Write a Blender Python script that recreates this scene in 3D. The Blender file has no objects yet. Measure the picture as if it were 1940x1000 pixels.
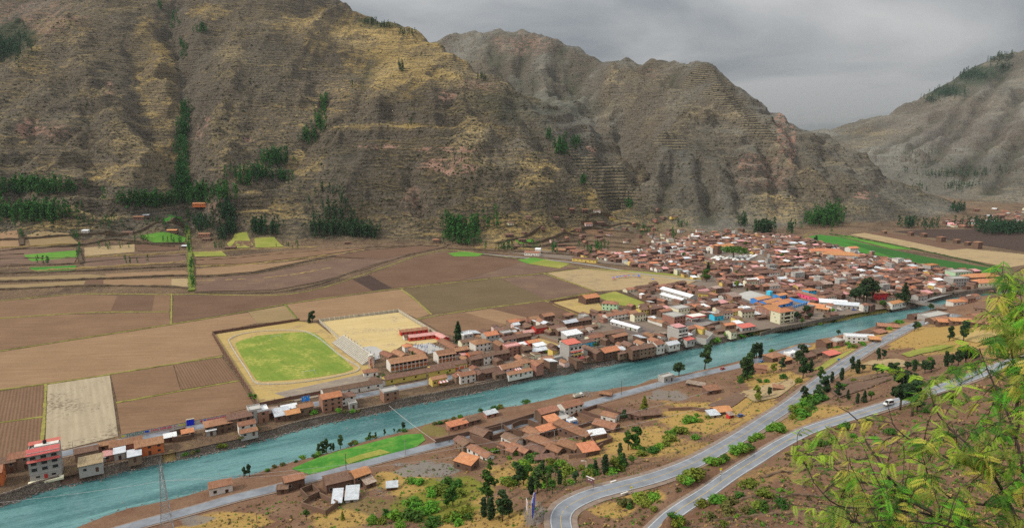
import bpy, bmesh, math, random
import numpy as np
from mathutils import Vector, Matrix, Euler
R = math.radians
rng = random.Random(7)
sc = bpy.context.scene
COL = sc.collection

# ------------------------------------------------------------------ camera
CAM_Z = 145.0            # metres above the valley floor
FPX = 1200.0             # focal length in pixels of the 1940 px wide photograph
PITCH = math.atan((500 - 285) / FPX)
cam_d = bpy.data.cameras.new('camera')
cam = bpy.data.objects.new('camera', cam_d)
COL.objects.link(cam)
cam.location = (0, 0, CAM_Z)
cam.rotation_euler = (math.pi / 2 - PITCH, 0, 0)
cam_d.sensor_width = 36.0
cam_d.lens = 36.0 * FPX / 1940.0
cam_d.clip_start = 0.1
cam_d.clip_end = 30000
sc.camera = cam

# ------------------------------------------------------------------ sky (overcast) and sun
SUN_EL, SUN_AZ = 40, 252          # degrees; azimuth clockwise from +y
world = bpy.data.worlds.new('World')
sc.world = world
world.use_nodes = True
wn, wl = world.node_tree.nodes, world.node_tree.links
wn.clear()
w_out = wn.new('ShaderNodeOutputWorld')
sky = wn.new('ShaderNodeTexSky')
sky.sky_type = 'NISHITA'
sky.sun_disc = False
sky.sun_elevation = R(SUN_EL)
sky.sun_rotation = R(SUN_AZ)
sky.altitude = 2900
bg_sky = wn.new('ShaderNodeBackground'); bg_sky.inputs[1].default_value = 0.08
wl.new(sky.outputs[0], bg_sky.inputs[0])
bg_cl = wn.new('ShaderNodeBackground'); bg_cl.inputs[1].default_value = 1.0
wmix = wn.new('ShaderNodeMixShader'); wmix.inputs[0].default_value = 0.965
wl.new(bg_sky.outputs[0], wmix.inputs[1]); wl.new(bg_cl.outputs[0], wmix.inputs[2])
wl.new(wmix.outputs[0], w_out.inputs[0])
tc = wn.new('ShaderNodeTexCoord')
sep = wn.new('ShaderNodeSeparateXYZ'); wl.new(tc.outputs['Generated'], sep.inputs[0])
def wmath(op, a, b=None, c=None, clamp=False):
    n = wn.new('ShaderNodeMath'); n.operation = op; n.use_clamp = clamp
    for i, v in enumerate((a, b, c)):
        if v is None: continue
        if isinstance(v, (int, float)): n.inputs[i].default_value = v
        else: wl.new(v, n.inputs[i])
    return n.outputs[0]
zup = wmath('MAXIMUM', sep.outputs[2], 0.0)
den = wmath('ADD', zup, 0.22)                      # cloud deck seen in perspective
cx = wmath('DIVIDE', sep.outputs[0], den); cy = wmath('DIVIDE', sep.outputs[1], den)
comb = wn.new('ShaderNodeCombineXYZ'); wl.new(cx, comb.inputs[0]); wl.new(cy, comb.inputs[1])
wl.new(wmath('MULTIPLY', sep.outputs[2], 3.0), comb.inputs[2])
wnoise = wn.new('ShaderNodeTexNoise'); wnoise.inputs['Scale'].default_value = 1.0
wnoise.inputs['Detail'].default_value = 7; wnoise.inputs['Roughness'].default_value = 0.5
wnoise.inputs['Distortion'].default_value = 0.5
wl.new(comb.outputs[0], wnoise.inputs['Vector'])
wramp = wn.new('ShaderNodeValToRGB')
wramp.color_ramp.elements[0].position = 0.36; wramp.color_ramp.elements[0].color = (0.55, 0.60, 0.635, 1)
wramp.color_ramp.elements[1].position = 0.63; wramp.color_ramp.elements[1].color = (1.26, 1.25, 1.22, 1)
wl.new(wnoise.outputs['Fac'], wramp.inputs[0])
lum = wmath('MULTIPLY_ADD', zup, 0.76, 0.088)       # overcast sky, steepened: many times brighter overhead, to light the ground
wmul = wn.new('ShaderNodeVectorMath'); wmul.operation = 'SCALE'
wl.new(wramp.outputs[0], wmul.inputs[0]); wl.new(lum, wmul.inputs['Scale'])
wl.new(wmul.outputs[0], bg_cl.inputs[0])

sun_d = bpy.data.lights.new('sun', 'SUN')
sun_d.energy = 1.5
sun_d.angle = R(10)
sun_d.color = (1.0, 0.93, 0.80)
sun = bpy.data.objects.new('sun', sun_d); COL.objects.link(sun)
_az, _el = R(SUN_AZ), R(SUN_EL)
sun_dir = Vector((math.sin(_az) * math.cos(_el), math.cos(_az) * math.cos(_el), math.sin(_el)))
sun.rotation_euler = (-sun_dir).to_track_quat('-Z', 'Y').to_euler()

sc.view_settings.view_transform = 'Standard'
sc.view_settings.look = 'None'
sc.view_settings.exposure = 1.02
sc.view_settings.gamma = 1.0
sc.view_settings.use_curve_mapping = False
sc.render.engine = 'CYCLES'
sc.cycles.use_denoising = False
sc.cycles.adaptive_threshold = 0.004
sc.cycles.max_bounces = 5
sc.cycles.diffuse_bounces = 2
sc.cycles.glossy_bounces = 2
sc.cycles.transparent_max_bounces = 8
sc.cycles.volume_bounces = 0

# ------------------------------------------------------------------ surveying helpers: sight lines from the camera point
CP, SP = math.cos(PITCH), math.sin(PITCH)
def ray(px, py):
    u = (px - 970) / FPX; v = -(py - 500) / FPX
    return (u, CP + v * SP, -SP + v * CP)
def at_z(px, py, z=0.0):
    d = ray(px, py); t = (z - CAM_Z) / d[2]
    return (d[0] * t, d[1] * t, z)
def at_y(px, py, Y):
    d = ray(px, py); t = Y / d[1]
    return (d[0] * t, Y, CAM_Z + d[2] * t)
def to_px(x, y, z):
    zz = z - CAM_Z
    dep = y * CP - zz * SP; up = y * SP + zz * CP
    return 970 + FPX * x / dep, 500 - FPX * up / dep

# ------------------------------------------------------------------ noise
def _hash(ix, iy, seed):
    h = (ix.astype(np.int64) * 374761393 + iy.astype(np.int64) * 668265263 + seed * 974634777) & 0x7fffffff
    h = ((h ^ (h >> 13)) * 1274126177) & 0x7fffffff
    return ((h ^ (h >> 16)) & 0xffff) / 65535.0
def vnoise(x, y, seed=0):
    ix = np.floor(x); iy = np.floor(y); fx = x - ix; fy = y - iy
    fx = fx * fx * fx * (fx * (fx * 6 - 15) + 10); fy = fy * fy * fy * (fy * (fy * 6 - 15) + 10)
    a = _hash(ix, iy, seed); b = _hash(ix + 1, iy, seed); c = _hash(ix, iy + 1, seed); d = _hash(ix + 1, iy + 1, seed)
    return (a + (b - a) * fx + (c - a) * fy + (a - b - c + d) * fx * fy) * 2 - 1
def fbm(x, y, octv=5, seed=0, gain=0.5):
    s = 0; a = 1; f = 1
    for k in range(octv):
        s = s + a * vnoise(x * f + k * 17.3, y * f - k * 9.1, seed + k); a *= gain; f *= 2.03
    return s
def ridged(x, y, octv=4, seed=0):
    s = 0; a = 1; f = 1
    for k in range(octv):
        s = s + a * (1 - 2 * np.abs(vnoise(x * f + k * 7.7, y * f + k * 3.3, seed + k))); a *= 0.5; f *= 2.1
    return s
class RBF:
    def __init__(s, pts, vals):
        p = np.asarray(pts, float) / 1000; n = len(p)
        d = np.linalg.norm(p[:, None] - p[None], axis=2)
        A = np.zeros((n + 3, n + 3)); A[:n, :n] = d + np.eye(n) * 1e-6
        A[:n, n] = 1; A[:n, n + 1:] = p; A[n:, :n] = A[:n, n:].T
        s.w = np.linalg.solve(A, np.concatenate([vals, [0, 0, 0]])); s.p = p
    def __call__(s, x, y):
        x = np.asarray(x, float) / 1000; y = np.asarray(y, float) / 1000
        o = s.w[-3] + s.w[-2] * x + s.w[-1] * y
        for (a, b), w in zip(s.p, s.w): o = o + w * np.sqrt((x - a) ** 2 + (y - b) ** 2 + 1e-6)
        return o

# ------------------------------------------------------------------ objects
THINGS = []
def link(o, parent=None):
    COL.objects.link(o)
    if parent is not None: o.parent = parent
    return o
def tag(o, label=None, cat=None, group=None, kind=None):
    if label: o['label'] = label
    if cat: o['category'] = cat
    if group: o['group'] = group
    if kind: o['kind'] = kind
    if cat: THINGS.append(o)
    return o
def thing(name, label, cat, loc=(0, 0, 0), rz=0.0, group=None):
    o = bpy.data.objects.new(name, None); COL.objects.link(o)
    o.empty_display_size = 0.5
    o.location = loc; o.rotation_euler = (0, 0, rz)
    return tag(o, label, cat, group)
def mesh_obj(name, me, parent=None, loc=None, rz=0.0, scale=None, kind=None):
    o = bpy.data.objects.new(name, me); link(o, parent)
    if loc is not None: o.location = loc
    if rz: o.rotation_euler = (0, 0, rz)
    if scale is not None: o.scale = scale
    if kind: o['kind'] = kind
    return o
class MB:
    """collects polygons, each with a material slot, for one mesh"""
    def __init__(s): s.v = []; s.f = []; s.m = []
    def add(s, vs, fs, m=0):
        o = len(s.v); s.v += [tuple(a) for a in vs]
        for f in fs: s.f.append(tuple(i + o for i in f)); s.m.append(m)
        return s
    def box(s, c, d, rz=0.0, m=0, taper=1.0):
        x, y, z = d[0] / 2, d[1] / 2, d[2] / 2; cs, sn = math.cos(rz), math.sin(rz)
        vs = []
        for sz, k in ((-1, 1.0), (1, taper)):
            for sx, sy in ((-1, -1), (1, -1), (1, 1), (-1, 1)):
                a, b = sx * x * k, sy * y * k
                vs.append((c[0] + a * cs - b * sn, c[1] + a * sn + b * cs, c[2] + sz * z))
        return s.add(vs, [(3, 2, 1, 0), (4, 5, 6, 7), (0, 1, 5, 4), (1, 2, 6, 5), (2, 3, 7, 6), (3, 0, 4, 7)], m)
    def beam(s, a, b, w, h=None, m=0):
        a = Vector(a); b = Vector(b); h = h or w; d = (b - a)
        if d.length < 1e-6: return s
        d.normalize(); up = Vector((0, 0, 1)) if abs(d.z) < 0.95 else Vector((1, 0, 0))
        sd = d.cross(up).normalized() * w / 2; u = sd.cross(d).normalized() * h / 2
        vs = [p + i * sd + j * u for p in (a, b) for i, j in ((-1, -1), (1, -1), (1, 1), (-1, 1))]
        return s.add(vs, [(0, 1, 2, 3), (7, 6, 5, 4), (4, 5, 1, 0), (5, 6, 2, 1), (6, 7, 3, 2), (7, 4, 0, 3)], m)
    def tube(s, pts, rad, n=6, m=0, cap=True):
        pts = [Vector(p) for p in pts]; vs = []; L = len(pts)
        for i, p in enumerate(pts):
            d = (pts[min(i + 1, L - 1)] - pts[max(i - 1, 0)]).normalized()
            up = Vector((0, 0, 1)) if abs(d.z) < 0.9 else Vector((1, 0, 0))
            a = d.cross(up).normalized(); b = a.cross(d)
            r = rad[i] if hasattr(rad, '__len__') else rad
            for k in range(n):
                t = 2 * math.pi * k / n; vs.append(p + a * math.cos(t) * r + b * math.sin(t) * r)
        fs = [(i * n + k, i * n + (k + 1) % n, (i + 1) * n + (k + 1) % n, (i + 1) * n + k) for i in range(L - 1) for k in range(n)]
        if cap: fs += [tuple(range(n))[::-1], tuple((L - 1) * n + k for k in range(n))]
        return s.add(vs, fs, m)
    def mesh(s, name, mats, smooth=False):
        me = bpy.data.meshes.new(name); me.from_pydata(s.v, [], s.f)
        for m in (mats if isinstance(mats, (list, tuple)) else [mats]): me.materials.append(m)
        me.polygons.foreach_set('material_index', s.m)
        if smooth: me.polygons.foreach_set('use_smooth', [True] * len(s.f))
        me.update(); return me
    def build(s, name, mats, parent=None, smooth=False, kind=None):
        return mesh_obj(name, s.mesh(name, mats, smooth), parent, kind=kind)

# ------------------------------------------------------------------ materials
class NT:
    def __init__(s, name):
        s.m = bpy.data.materials.new(name); s.m.use_nodes = True
        s.n = s.m.node_tree.nodes; s.l = s.m.node_tree.links
        s.b = s.n['Principled BSDF']; s.o = s.n['Material Output']
    def set(s, sock, v):
        if isinstance(v, bpy.types.NodeSocket): s.l.new(v, sock)
        elif isinstance(v, (int, float)) or sock.type != 'RGBA': sock.default_value = v
        else: sock.default_value = (*v[:3], 1)
    def new(s, t, **k):
        n = s.n.new(t)
        for a, v in k.items(): setattr(n, a, v)
        return n
    def math(s, op, a, b=None, c=None, clamp=False):
        n = s.new('ShaderNodeMath', operation=op, use_clamp=clamp)
        for i, v in enumerate((a, b, c)):
            if v is not None: s.set(n.inputs[i], v)
        return n.outputs[0]
    def mix(s, f, a, b, mode='MIX'):
        n = s.new('ShaderNodeMix', data_type='RGBA', blend_type=mode)
        s.set(n.inputs[0], f); s.set(n.inputs[6], a); s.set(n.inputs[7], b); return n.outputs[2]
    def pos(s): return s.new('ShaderNodeNewGeometry').outputs['Position']
    def obj(s): return s.new('ShaderNodeTexCoord').outputs['Object']
    def orand(s): return s.new('ShaderNodeObjectInfo').outputs['Random']
    def mapv(s, v, scale=(1, 1, 1), rot=(0, 0, 0), loc=(0, 0, 0)):
        n = s.new('ShaderNodeMapping'); s.l.new(v, n.inputs[0])
        n.inputs['Scale'].default_value = scale; n.inputs['Rotation'].default_value = rot; n.inputs['Location'].default_value = loc
        return n.outputs[0]
    def noise(s, v, scale=1.0, detail=4, rough=0.55, dist=0.0):
        n = s.new('ShaderNodeTexNoise'); s.l.new(v, n.inputs['Vector'])
        n.inputs['Scale'].default_value = scale; n.inputs['Detail'].default_value = detail
        n.inputs['Roughness'].default_value = rough; n.inputs['Distortion'].default_value = dist
        return n.outputs['Fac']
    def voro(s, v, scale, feature='F1', out='Distance'):
        n = s.new('ShaderNodeTexVoronoi', feature=feature); s.l.new(v, n.inputs['Vector'])
        n.inputs['Scale'].default_value = scale; return n.outputs[out]
    def wave(s, v, scale, dist=0.0, det=2, dirn='X', prof='SIN'):
        n = s.new('ShaderNodeTexWave', bands_direction=dirn, wave_profile=prof); s.l.new(v, n.inputs['Vector'])
        n.inputs['Scale'].default_value = scale; n.inputs['Distortion'].default_value = dist
        n.inputs['Detail'].default_value = det; n.inputs['Detail Scale'].default_value = 1.5
        return n.outputs['Fac']
    def ramp(s, f, stops):
        n = s.new('ShaderNodeValToRGB'); s.set(n.inputs[0], f)
        e = n.color_ramp.elements
        while len(e) < len(stops): e.new(0.5)
        for q, (p, c) in zip(e, stops):
            q.position = p; q.color = (c, c, c, 1) if isinstance(c, (int, float)) else (*c, 1)
        return n.outputs[0]
    def attr(s, name):
        n = s.new('ShaderNodeAttribute', attribute_name=name); return n
    def bump(s, h, strength=0.5, dist=1.0):
        n = s.new('ShaderNodeBump'); n.inputs['Strength'].default_value = strength; n.inputs['Distance'].default_value = dist
        s.set(n.inputs['Height'], h); s.l.new(n.outputs[0], s.b.inputs['Normal'])
    def done(s, col, rough=0.9, spec=0.2):
        s.set(s.b.inputs['Base Color'], col); s.set(s.b.inputs['Roughness'], rough)
        s.b.inputs['Specular IOR Level'].default_value = spec
        return s.m
def hsv_rand(t, col, hv=0.0, vv=0.3):
    n = t.new('ShaderNodeHueSaturation'); t.set(n.inputs['Color'], col)
    r = t.orand()
    t.set(n.inputs['Value'], t.math('MULTIPLY_ADD', r, 2 * vv, 1 - vv))
    r2 = t.math('FRACT', t.math('MULTIPLY', r, 17.31))
    t.set(n.inputs['Hue'], t.math('MULTIPLY_ADD', r2, 2 * hv, 0.5 - hv))
    return n.outputs[0]
def simple(name, c1, c2=None, scale=1.0, rough=0.9, spec=0.2, bump=0.0, rand=0.0, coord='pos', metal=0.0, detail=5):
    t = NT(name); v = t.pos() if coord == 'pos' else t.obj()
    f = t.ramp(t.noise(v, scale, detail, 0.6), [(0.33, 0.0), (0.67, 1.0)])
    col = t.mix(f, c1, c2 if c2 else tuple(a * 0.72 for a in c1))
    if rand: col = hsv_rand(t, col, 0.012, rand)
    if bump: t.bump(f, bump, 0.3)
    t.b.inputs['Metallic'].default_value = metal
    return t.done(col, rough, spec)

# ------------------------------------------------------------------ terrain: surveyed spot heights -> height field
WATER = -4.0
FAR_BANK = [(-300, 1060), (-100, 992), (0, 958), (35, 947), (70, 933), (115, 921), (150, 914), (196, 904), (231, 893), (280, 883), (308, 877), (350, 869), (420, 853), (455, 846),
    (485, 836), (520, 827), (555, 816), (590, 807.5), (625, 800), (660, 793), (695, 786.5), (730, 779.5), (747, 774), (800, 762.5), (824, 759), (856, 752), (880, 747.5), (909, 742), (950, 733), (1000, 720), (1060, 710.5),
    (1075, 709), (1091, 704), (1114, 698), (1137, 695), (1160, 691), (1168, 688), (1191, 684), (1215, 681), (1238, 677), (1261, 672), (1276, 667), (1292, 664), (1307, 660.5), (1331, 657), (1346, 654), (1360, 651.5),
    (1400, 642.7), (1412, 639), (1432, 635), (1462, 631), (1487, 627), (1511, 623), (1530, 619), (1548, 615.5), (1573, 611.8), (1598, 607.4), (1616, 603.7), (1640, 598.5), (1680, 592), (1721, 585.5),
    (1747, 580), (1760, 572), (1778, 568), (1801, 564.5), (1835, 560.5), (1900, 553), (1960, 547), (2050, 540), (2300, 525)]
NEAR_BANK = [(-400, 1230), (-100, 1090), (40, 1035), (140, 1000), (196, 977), (245, 961), (297, 951), (350, 939), (392, 926), (455, 902), (481, 898),
    (520, 883), (555, 874), (625, 856), (660, 846), (695, 834), (747, 821), (786, 809), (835, 795), (894, 785), (950, 771),
    (980, 768), (1040, 756), (1076, 746), (1136, 741), (1170, 734), (1204, 731), (1232, 719), (1260, 714), (1300, 709), (1348, 697),
    (1400, 684), (1450, 671), (1500, 660), (1550, 648), (1600, 635), (1627, 628), (1651, 621), (1671, 615), (1694, 610),
    (1725, 601), (1742, 594), (1769, 586), (1785, 578), (1800, 574), (1821, 566), (1860, 562), (1900, 557.5), (1960, 552), (2050, 546), (2300, 532)]
fbw = np.array([at_z(a, b, WATER) for a, b in FAR_BANK]); nbw = np.array([at_z(a, b, WATER) for a, b in NEAR_BANK])
def polar(w):
    th = np.arctan2(w[:, 0], w[:, 1]); r = np.hypot(w[:, 0], w[:, 1]); i = np.argsort(th); return th[i], r[i]
fb_t, fb_r = polar(fbw); nb_t, nb_r = polar(nbw)
far_r = lambda th: np.interp(th, fb_t, fb_r)
near_r = lambda th: np.interp(th, nb_t, nb_r)

ROAD_A = [(140, 1030), (240, 1000), (350, 970), (450, 942), (520, 925), (590, 906), (660, 887), (730, 868), (800, 850), (850, 838), (952, 812), (1010, 796),
          (1092, 772), (1140, 758), (1220, 736), (1280, 720), (1340, 706), (1396, 694), (1440, 681), (1490, 666), (1530, 653)]
ROAD_B = [(1075, 1040, 33), (1064, 1000, 32.3), (1062, 980, 31.8), (1072, 962, 31), (1095, 948, 30.3), (1130, 934, 29.6), (1180, 921, 28.8), (1240, 905, 27.8), (1300, 883, 26.4), (1345, 861, 25.2),
          (1400, 829, 23.3), (1450, 797, 21), (1500, 764, 18.5), (1570, 710, 13.5), (1640, 664, 8.5), (1700, 632, 4.5), (1730, 617, 2.6), (1770, 606, 1.4), (1815, 596, 0.8)]
ROAD_C = [(1235, 1012, 35), (1270, 978, 36), (1300, 957, 36.9), (1340, 932, 38), (1385, 900, 39), (1430, 872, 40), (1480, 841, 41), (1530, 816, 42), (1580, 799, 43), (1620, 787, 44), (1700, 762, 46), (1780, 736, 48), (1850, 711, 50), (1900, 692, 52), (1940, 680, 53), (2000, 664, 55), (2100, 640, 58)]
near_pts = []
def npx(lst):
    for a in lst: near_pts.append(at_z(*a))
npx([(a, b, 0.3) for a, b in ROAD_A])
ROAD_Aw = [at_z(a, b, 0.3) for a, b in ROAD_A]
npx(ROAD_B); npx(ROAD_C)
for a, b in NEAR_BANK: near_pts.append(at_z(a, b - 1, -2.2))
npx([(-200, 1250, 6), (100, 1100, 4), (350, 1000, 2), (450, 985, 4), (450, 1030, 8), (560, 960, 3), (560, 1000, 8), (650, 930, 2.5), (700, 950, 6), (700, 1000, 13), (800, 900, 3.5),
     (850, 960, 12), (900, 930, 11), (950, 900, 8), (900, 1000, 20), (980, 960, 22), (1000, 990, 27), (1020, 960, 28), (1050, 930, 27), (900, 850, 2.2), (1000, 850, 3.5), (1000, 900, 11), (1060, 880, 11),
     (1100, 910, 24), (1100, 800, 2), (1100, 850, 8), (1150, 800, 3.5), (1200, 850, 13), (1200, 760, 1.5), (1300, 760, 4), (1300, 800, 9.5), (1300, 850, 19), (1400, 720, 2.5), (1400, 760, 8), (1420, 800, 17.5),
     (1500, 690, 3), (1490, 740, 12), (1560, 690, 7.5), (1600, 650, 3), (1660, 632, 2.5), (1560, 665, 2.5),
     (1600, 720, 17), (1560, 745, 20), (1500, 800, 26), (1440, 840, 30), (1380, 870, 31), (1340, 900, 33.5), (1280, 935, 34.5), (1200, 950, 31.5), (1180, 985, 33),
     (1660, 690, 17), (1700, 680, 19), (1680, 720, 30), (1620, 755, 35), (1760, 700, 33), (1760, 650, 17), (1700, 650, 10), (1850, 650, 27), (1850, 685, 40), (1830, 620, 14), (1780, 620, 6), (1900, 610, 20), (1930, 570, 18), (1870, 580, 9), (1850, 575, 4),
     (1960, 640, 38), (1990, 600, 32), (2100, 560, 40), (1950, 550, 14),
     (1300, 1000, 39.5), (1350, 975, 42), (1400, 950, 43.5), (1480, 900, 44), (1500, 950, 46), (1560, 860, 44.5), (1600, 900, 47.5), (1620, 830, 45.6), (1700, 820, 48.5), (1800, 780, 52), (1900, 740, 55), (1940, 900, 54), (1800, 880, 51), (1700, 950, 50), (2050, 760, 60), (2050, 900, 60)])
near_pts += [(0, 0, 143.3), (0, 8, 138.5), (8, 8, 139), (-8, 8, 138), (0, 20, 129), (30, 20, 130), (-30, 20, 127), (0, 40, 111), (40, 40, 113), (-40, 40, 106), (100, 40, 114), (-100, 40, 95),
             (0, 80, 83), (60, 80, 86), (-60, 80, 76), (120, 80, 88), (-140, 90, 50), (0, 115, 62), (80, 115, 66), (-60, 120, 50), (150, 120, 70), (0, 138, 51), (60, 140, 53), (-40, 150, 38), (-100, 150, 28),
             (-200, 120, 25), (0, -40, 160), (150, 0, 150), (-150, 0, 110), (250, 60, 120), (-250, 60, 60), (300, 200, 75), (350, 350, 60)]
_np = np.array(near_pts)
near_rbf = RBF(_np[:, :2], _np[:, 2])

mount = []   # lists of spot heights: (px, py, 'z' or 'y', value)
def survey(lst, back=1.13, drop=0.30):
    out = []
    for q in lst:
        if q[2] == 'z': p = at_z(q[0], q[1], q[3]); out.append(p)
        else:
            p = at_y(q[0], q[1], q[3]); out.append(p)
            if len(q) > 4:
                k = back; out.append((p[0] * k, p[1] * k, p[2] - drop * (k - 1) * q[3] - 10))
    return np.array(out)
Z = lambda lst: [(a, b, 'z', c) for a, b, c in lst]
Y = lambda lst: [(a, b, 'y', c) for a, b, c in lst]
S = lambda lst: [(a, b, 'y', c, 1) for a, b, c in lst]
M1 = survey(Z([(-300, 450, 25), (-150, 450, 22), (0, 440, 25), (120, 440, 25), (250, 436, 21), (360, 440, 14), (430, 448, 8), (480, 462, 2), (600, 458, 2), (720, 458, 2), (840, 462, 2), (930, 468, 2), (1010, 458, 3), (1060, 435, 9), (1110, 402, 24), (1150, 376, 40), (1160, 352, 58),
    (-300, 560, -1), (0, 557, -.3), (200, 553, -.3), (365, 553, -.3), (0, 500, 9), (200, 497, 9), (360, 495, 6), (430, 480, 1), (500, 490, -2), (0, 640, -14), (300, 620, -14), (600, 540, -14), (720, 500, -9), (850, 495, -8), (1000, 510, -12), (1060, 480, -7), (1130, 450, -4), (1200, 445, -7), (1250, 520, -20), (1500, 500, -40), (900, 640, -25)]) +
  S([(620, -4, 2150), (660, 14, 2100), (700, 34, 2060), (750, 50, 2030), (800, 68, 2000), (840, 86, 1870), (880, 113, 1720), (910, 140, 1660), (1000, 182, 1600), (1080, 211, 1550), (1160, 244, 1500), (1212, 272, 1440), (1225, 296, 1380)]) +
  Y([(560, -40, 2230), (480, -90, 2400), (400, -60, 2400), (250, -60, 2500), (130, 40, 1780), (190, 28, 1830), (250, 24, 1900), (60, 76, 1740), (0, 123, 1690), (-60, 160, 1640),
     (110, 150, 1450), (100, 250, 1220), (90, 330, 1060), (0, 250, 1240), (0, 180, 1430), (0, 340, 1040), (-150, 300, 1150), (-200, 170, 1600), (-250, 60, 2100), (180, 120, 1540), (200, 250, 1250), (220, 350, 1030),
     (0, 20, 2500), (100, -10, 2500), (200, -30, 2450), (-100, -40, 2600), (20, 90, 2250), (40, 60, 2350),
     (255, 200, 1430), (290, 300, 1215), (325, 380, 1030), (345, 300, 1215), (345, 230, 1390), (338, 150, 1580), (330, 60, 1830), (318, 0, 2020),
     (290, 120, 1640), (260, 60, 1790), (420, 360, 1045), (420, 270, 1210), (440, 160, 1450), (470, 60, 1720), (480, -10, 1990), (390, 20, 1900), (390, 100, 1660),
     (600, 420, 1030), (610, 350, 1150), (560, 300, 1260), (500, 350, 1130), (560, 200, 1440), (600, 120, 1620), (560, 10, 1990),
     (740, 186, 1400), (720, 230, 1310), (640, 200, 1440), (640, 290, 1220), (700, 305, 1175), (700, 272, 1240), (850, 335, 1115), (850, 278, 1215), (890, 292, 1185), (780, 400, 1040), (780, 340, 1120), (900, 405, 1045), (940, 360, 1095), (960, 262, 1250), (880, 170, 1480), (850, 130, 1640), (800, 120, 1690), (700, 100, 1790), (660, 50, 1950),
     (990, 300, 1210), (1040, 350, 1130), (1060, 280, 1300), (1030, 400, 1060), (1115, 300, 1310), (1180, 300, 1350), (1140, 350, 1230), (1195, 320, 1310), (1100, 335, 1220), (1070, 240, 1430)]))
M2 = survey(Z([(1150, 384, 38), (1180, 402, 22), (1250, 430, 6), (1300, 440, 3), (1370, 445, 2), (1450, 441, 2), (1520, 433, 1), (1600, 427, 1), (1700, 421, 1), (1760, 416, 1), (1826, 402, .5), (1100, 420, 10),
    (1000, 480, -8), (1200, 470, -10), (1350, 475, -12), (1520, 460, -12), (1700, 440, -10), (1850, 420, -10), (1870, 390, -12), (1900, 370, -60), (1500, 600, -60), (1000, 600, -40)]) +
  S([(1330, 118, 1960), (1355, 124, 1940), (1372, 145, 1910), (1410, 170, 1860), (1450, 200, 1800), (1500, 231, 1760), (1560, 251, 1720), (1600, 281, 1680), (1650, 311, 1640), (1700, 345, 1600), (1760, 366, 1560), (1800, 380, 1540),
     (1270, 119, 2100), (1240, 111, 2200), (1190, 108, 2350), (1150, 119, 2500), (1100, 90, 2700), (1065, 80, 2800), (1030, 68, 2900), (992, 55, 2950), (960, 62, 3000), (930, 60, 3050), (870, 65, 3100), (830, 78, 3150), (780, 90, 3200)]) +
  Y([(1235, 290, 1420), (1200, 350, 1290), (1172, 372, 1230), (1305, 278, 1450), (1290, 350, 1270), (1345, 285, 1440), (1340, 400, 1180), (1400, 340, 1300), (1400, 300, 1370), (1440, 350, 1300), (1450, 295, 1420), (1450, 400, 1230), (1500, 330, 1390), (1550, 300, 1500), (1560, 400, 1260), (1500, 410, 1220), (1520, 370, 1320), (1650, 385, 1320), (1640, 335, 1480), (1730, 390, 1380),
     (1400, 200, 1730), (1360, 215, 1640), (1300, 230, 1600), (1380, 250, 1540), (1460, 250, 1580), (1250, 268, 1500), (1330, 160, 1790),
     (1180, 180, 2000), (1230, 160, 2000), (1290, 165, 1850), (1240, 215, 1740), (1100, 170, 2250), (1000, 130, 2500), (900, 110, 2800), (1050, 200, 2050), (1150, 230, 1850), (1200, 255, 1700), (1215, 270, 1600), (950, 150, 2450), (1060, 130, 2500), (860, 120, 2750), (990, 85, 2780)]))
M3 = survey(Z([(1850, 391, 1), (1790, 388, 0), (1900, 386, 2), (1860, 386, 2), (1960, 384, 3), (2100, 384, 5), (1850, 400, -6), (1950, 410, -14), (2100, 420, -16), (1700, 400, -40), (1500, 380, -60)]) +
  S([(1500, 252, 3500), (1560, 246, 3500), (1600, 239, 3500), (1650, 224, 3500), (1700, 205, 3520), (1740, 190, 3550), (1780, 165, 3600), (1840, 125, 3650), (1890, 96, 3700), (1940, 71, 3750), (2060, 15, 3800), (2250, -60, 3850)]) +
  Y([(1940, 200, 2800), (1860, 220, 2850), (1800, 250, 2800), (1700, 270, 2800), (1620, 295, 2600), (1700, 310, 2400), (1750, 330, 2200), (1850, 340, 2050), (1800, 368, 1950),
     (1940, 315, 1950), (1890, 350, 1850), (1850, 372, 1830), (1940, 365, 1780), (2060, 250, 2000), (2100, 330, 1800), (2000, 180, 3000), (1880, 140, 3300), (1900, 250, 2500), (1960, 265, 2250)]))
def low(lst): return np.array([(at_y(a, 300, b)[0], b, c) for a, b, c in lst], float)
M1 = np.concatenate([M1, low([(1290, 1400, -60), (1400, 1250, -60), (1400, 1600, -110), (1300, 1900, -60), (1215, 2000, 60), (1100, 2200, 150), (1230, 1700, -10), (1500, 2500, -250), (1700, 1600, -250), (1000, 2700, 150), (1800, 3200, -350), (620, 3000, 450), (850, 2600, 220), (1250, 1300, -30), (1210, 1250, -12), (1400, 4300, -300), (0, 3500, 700), (1230, 1480, 0)])])
M2 = np.concatenate([M2, low([(300, 2000, -250), (700, 1600, -200), (0, 1200, -200), (0, 3000, -300), (400, 3500, -200), (900, 1400, -90), (1000, 1250, -90), (1090, 1300, -50), (1130, 1550, -10), (1100, 1750, 10), (1040, 1900, 60), (960, 2050, 80), (850, 2100, 20), (700, 2600, -50), (800, 2450, 60), (1900, 1750, -90), (1850, 2200, -170), (1750, 2000, -120), (1650, 2600, -170), (1500, 2900, -150), (1400, 2600, -20), (1250, 3000, 150), (1940, 3500, -300), (1000, 4200, 100), (1120, 1420, -30), (1600, 2050, -60)])])
M3 = np.concatenate([M3, low([(1300, 1500, -350), (1500, 1400, -250), (1650, 1500, -160), (1750, 1700, -70), (1560, 2200, -150), (1450, 2900, -150), (1000, 3000, -500), (0, 2000, -700), (1350, 3500, -150), (1000, 1000, -400), (1600, 4300, 100), (500, 4300, -600)])])
RB = [RBF(m[:, :2], m[:, 2] - 0) for m in (M1, M2, M3)]

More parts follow.
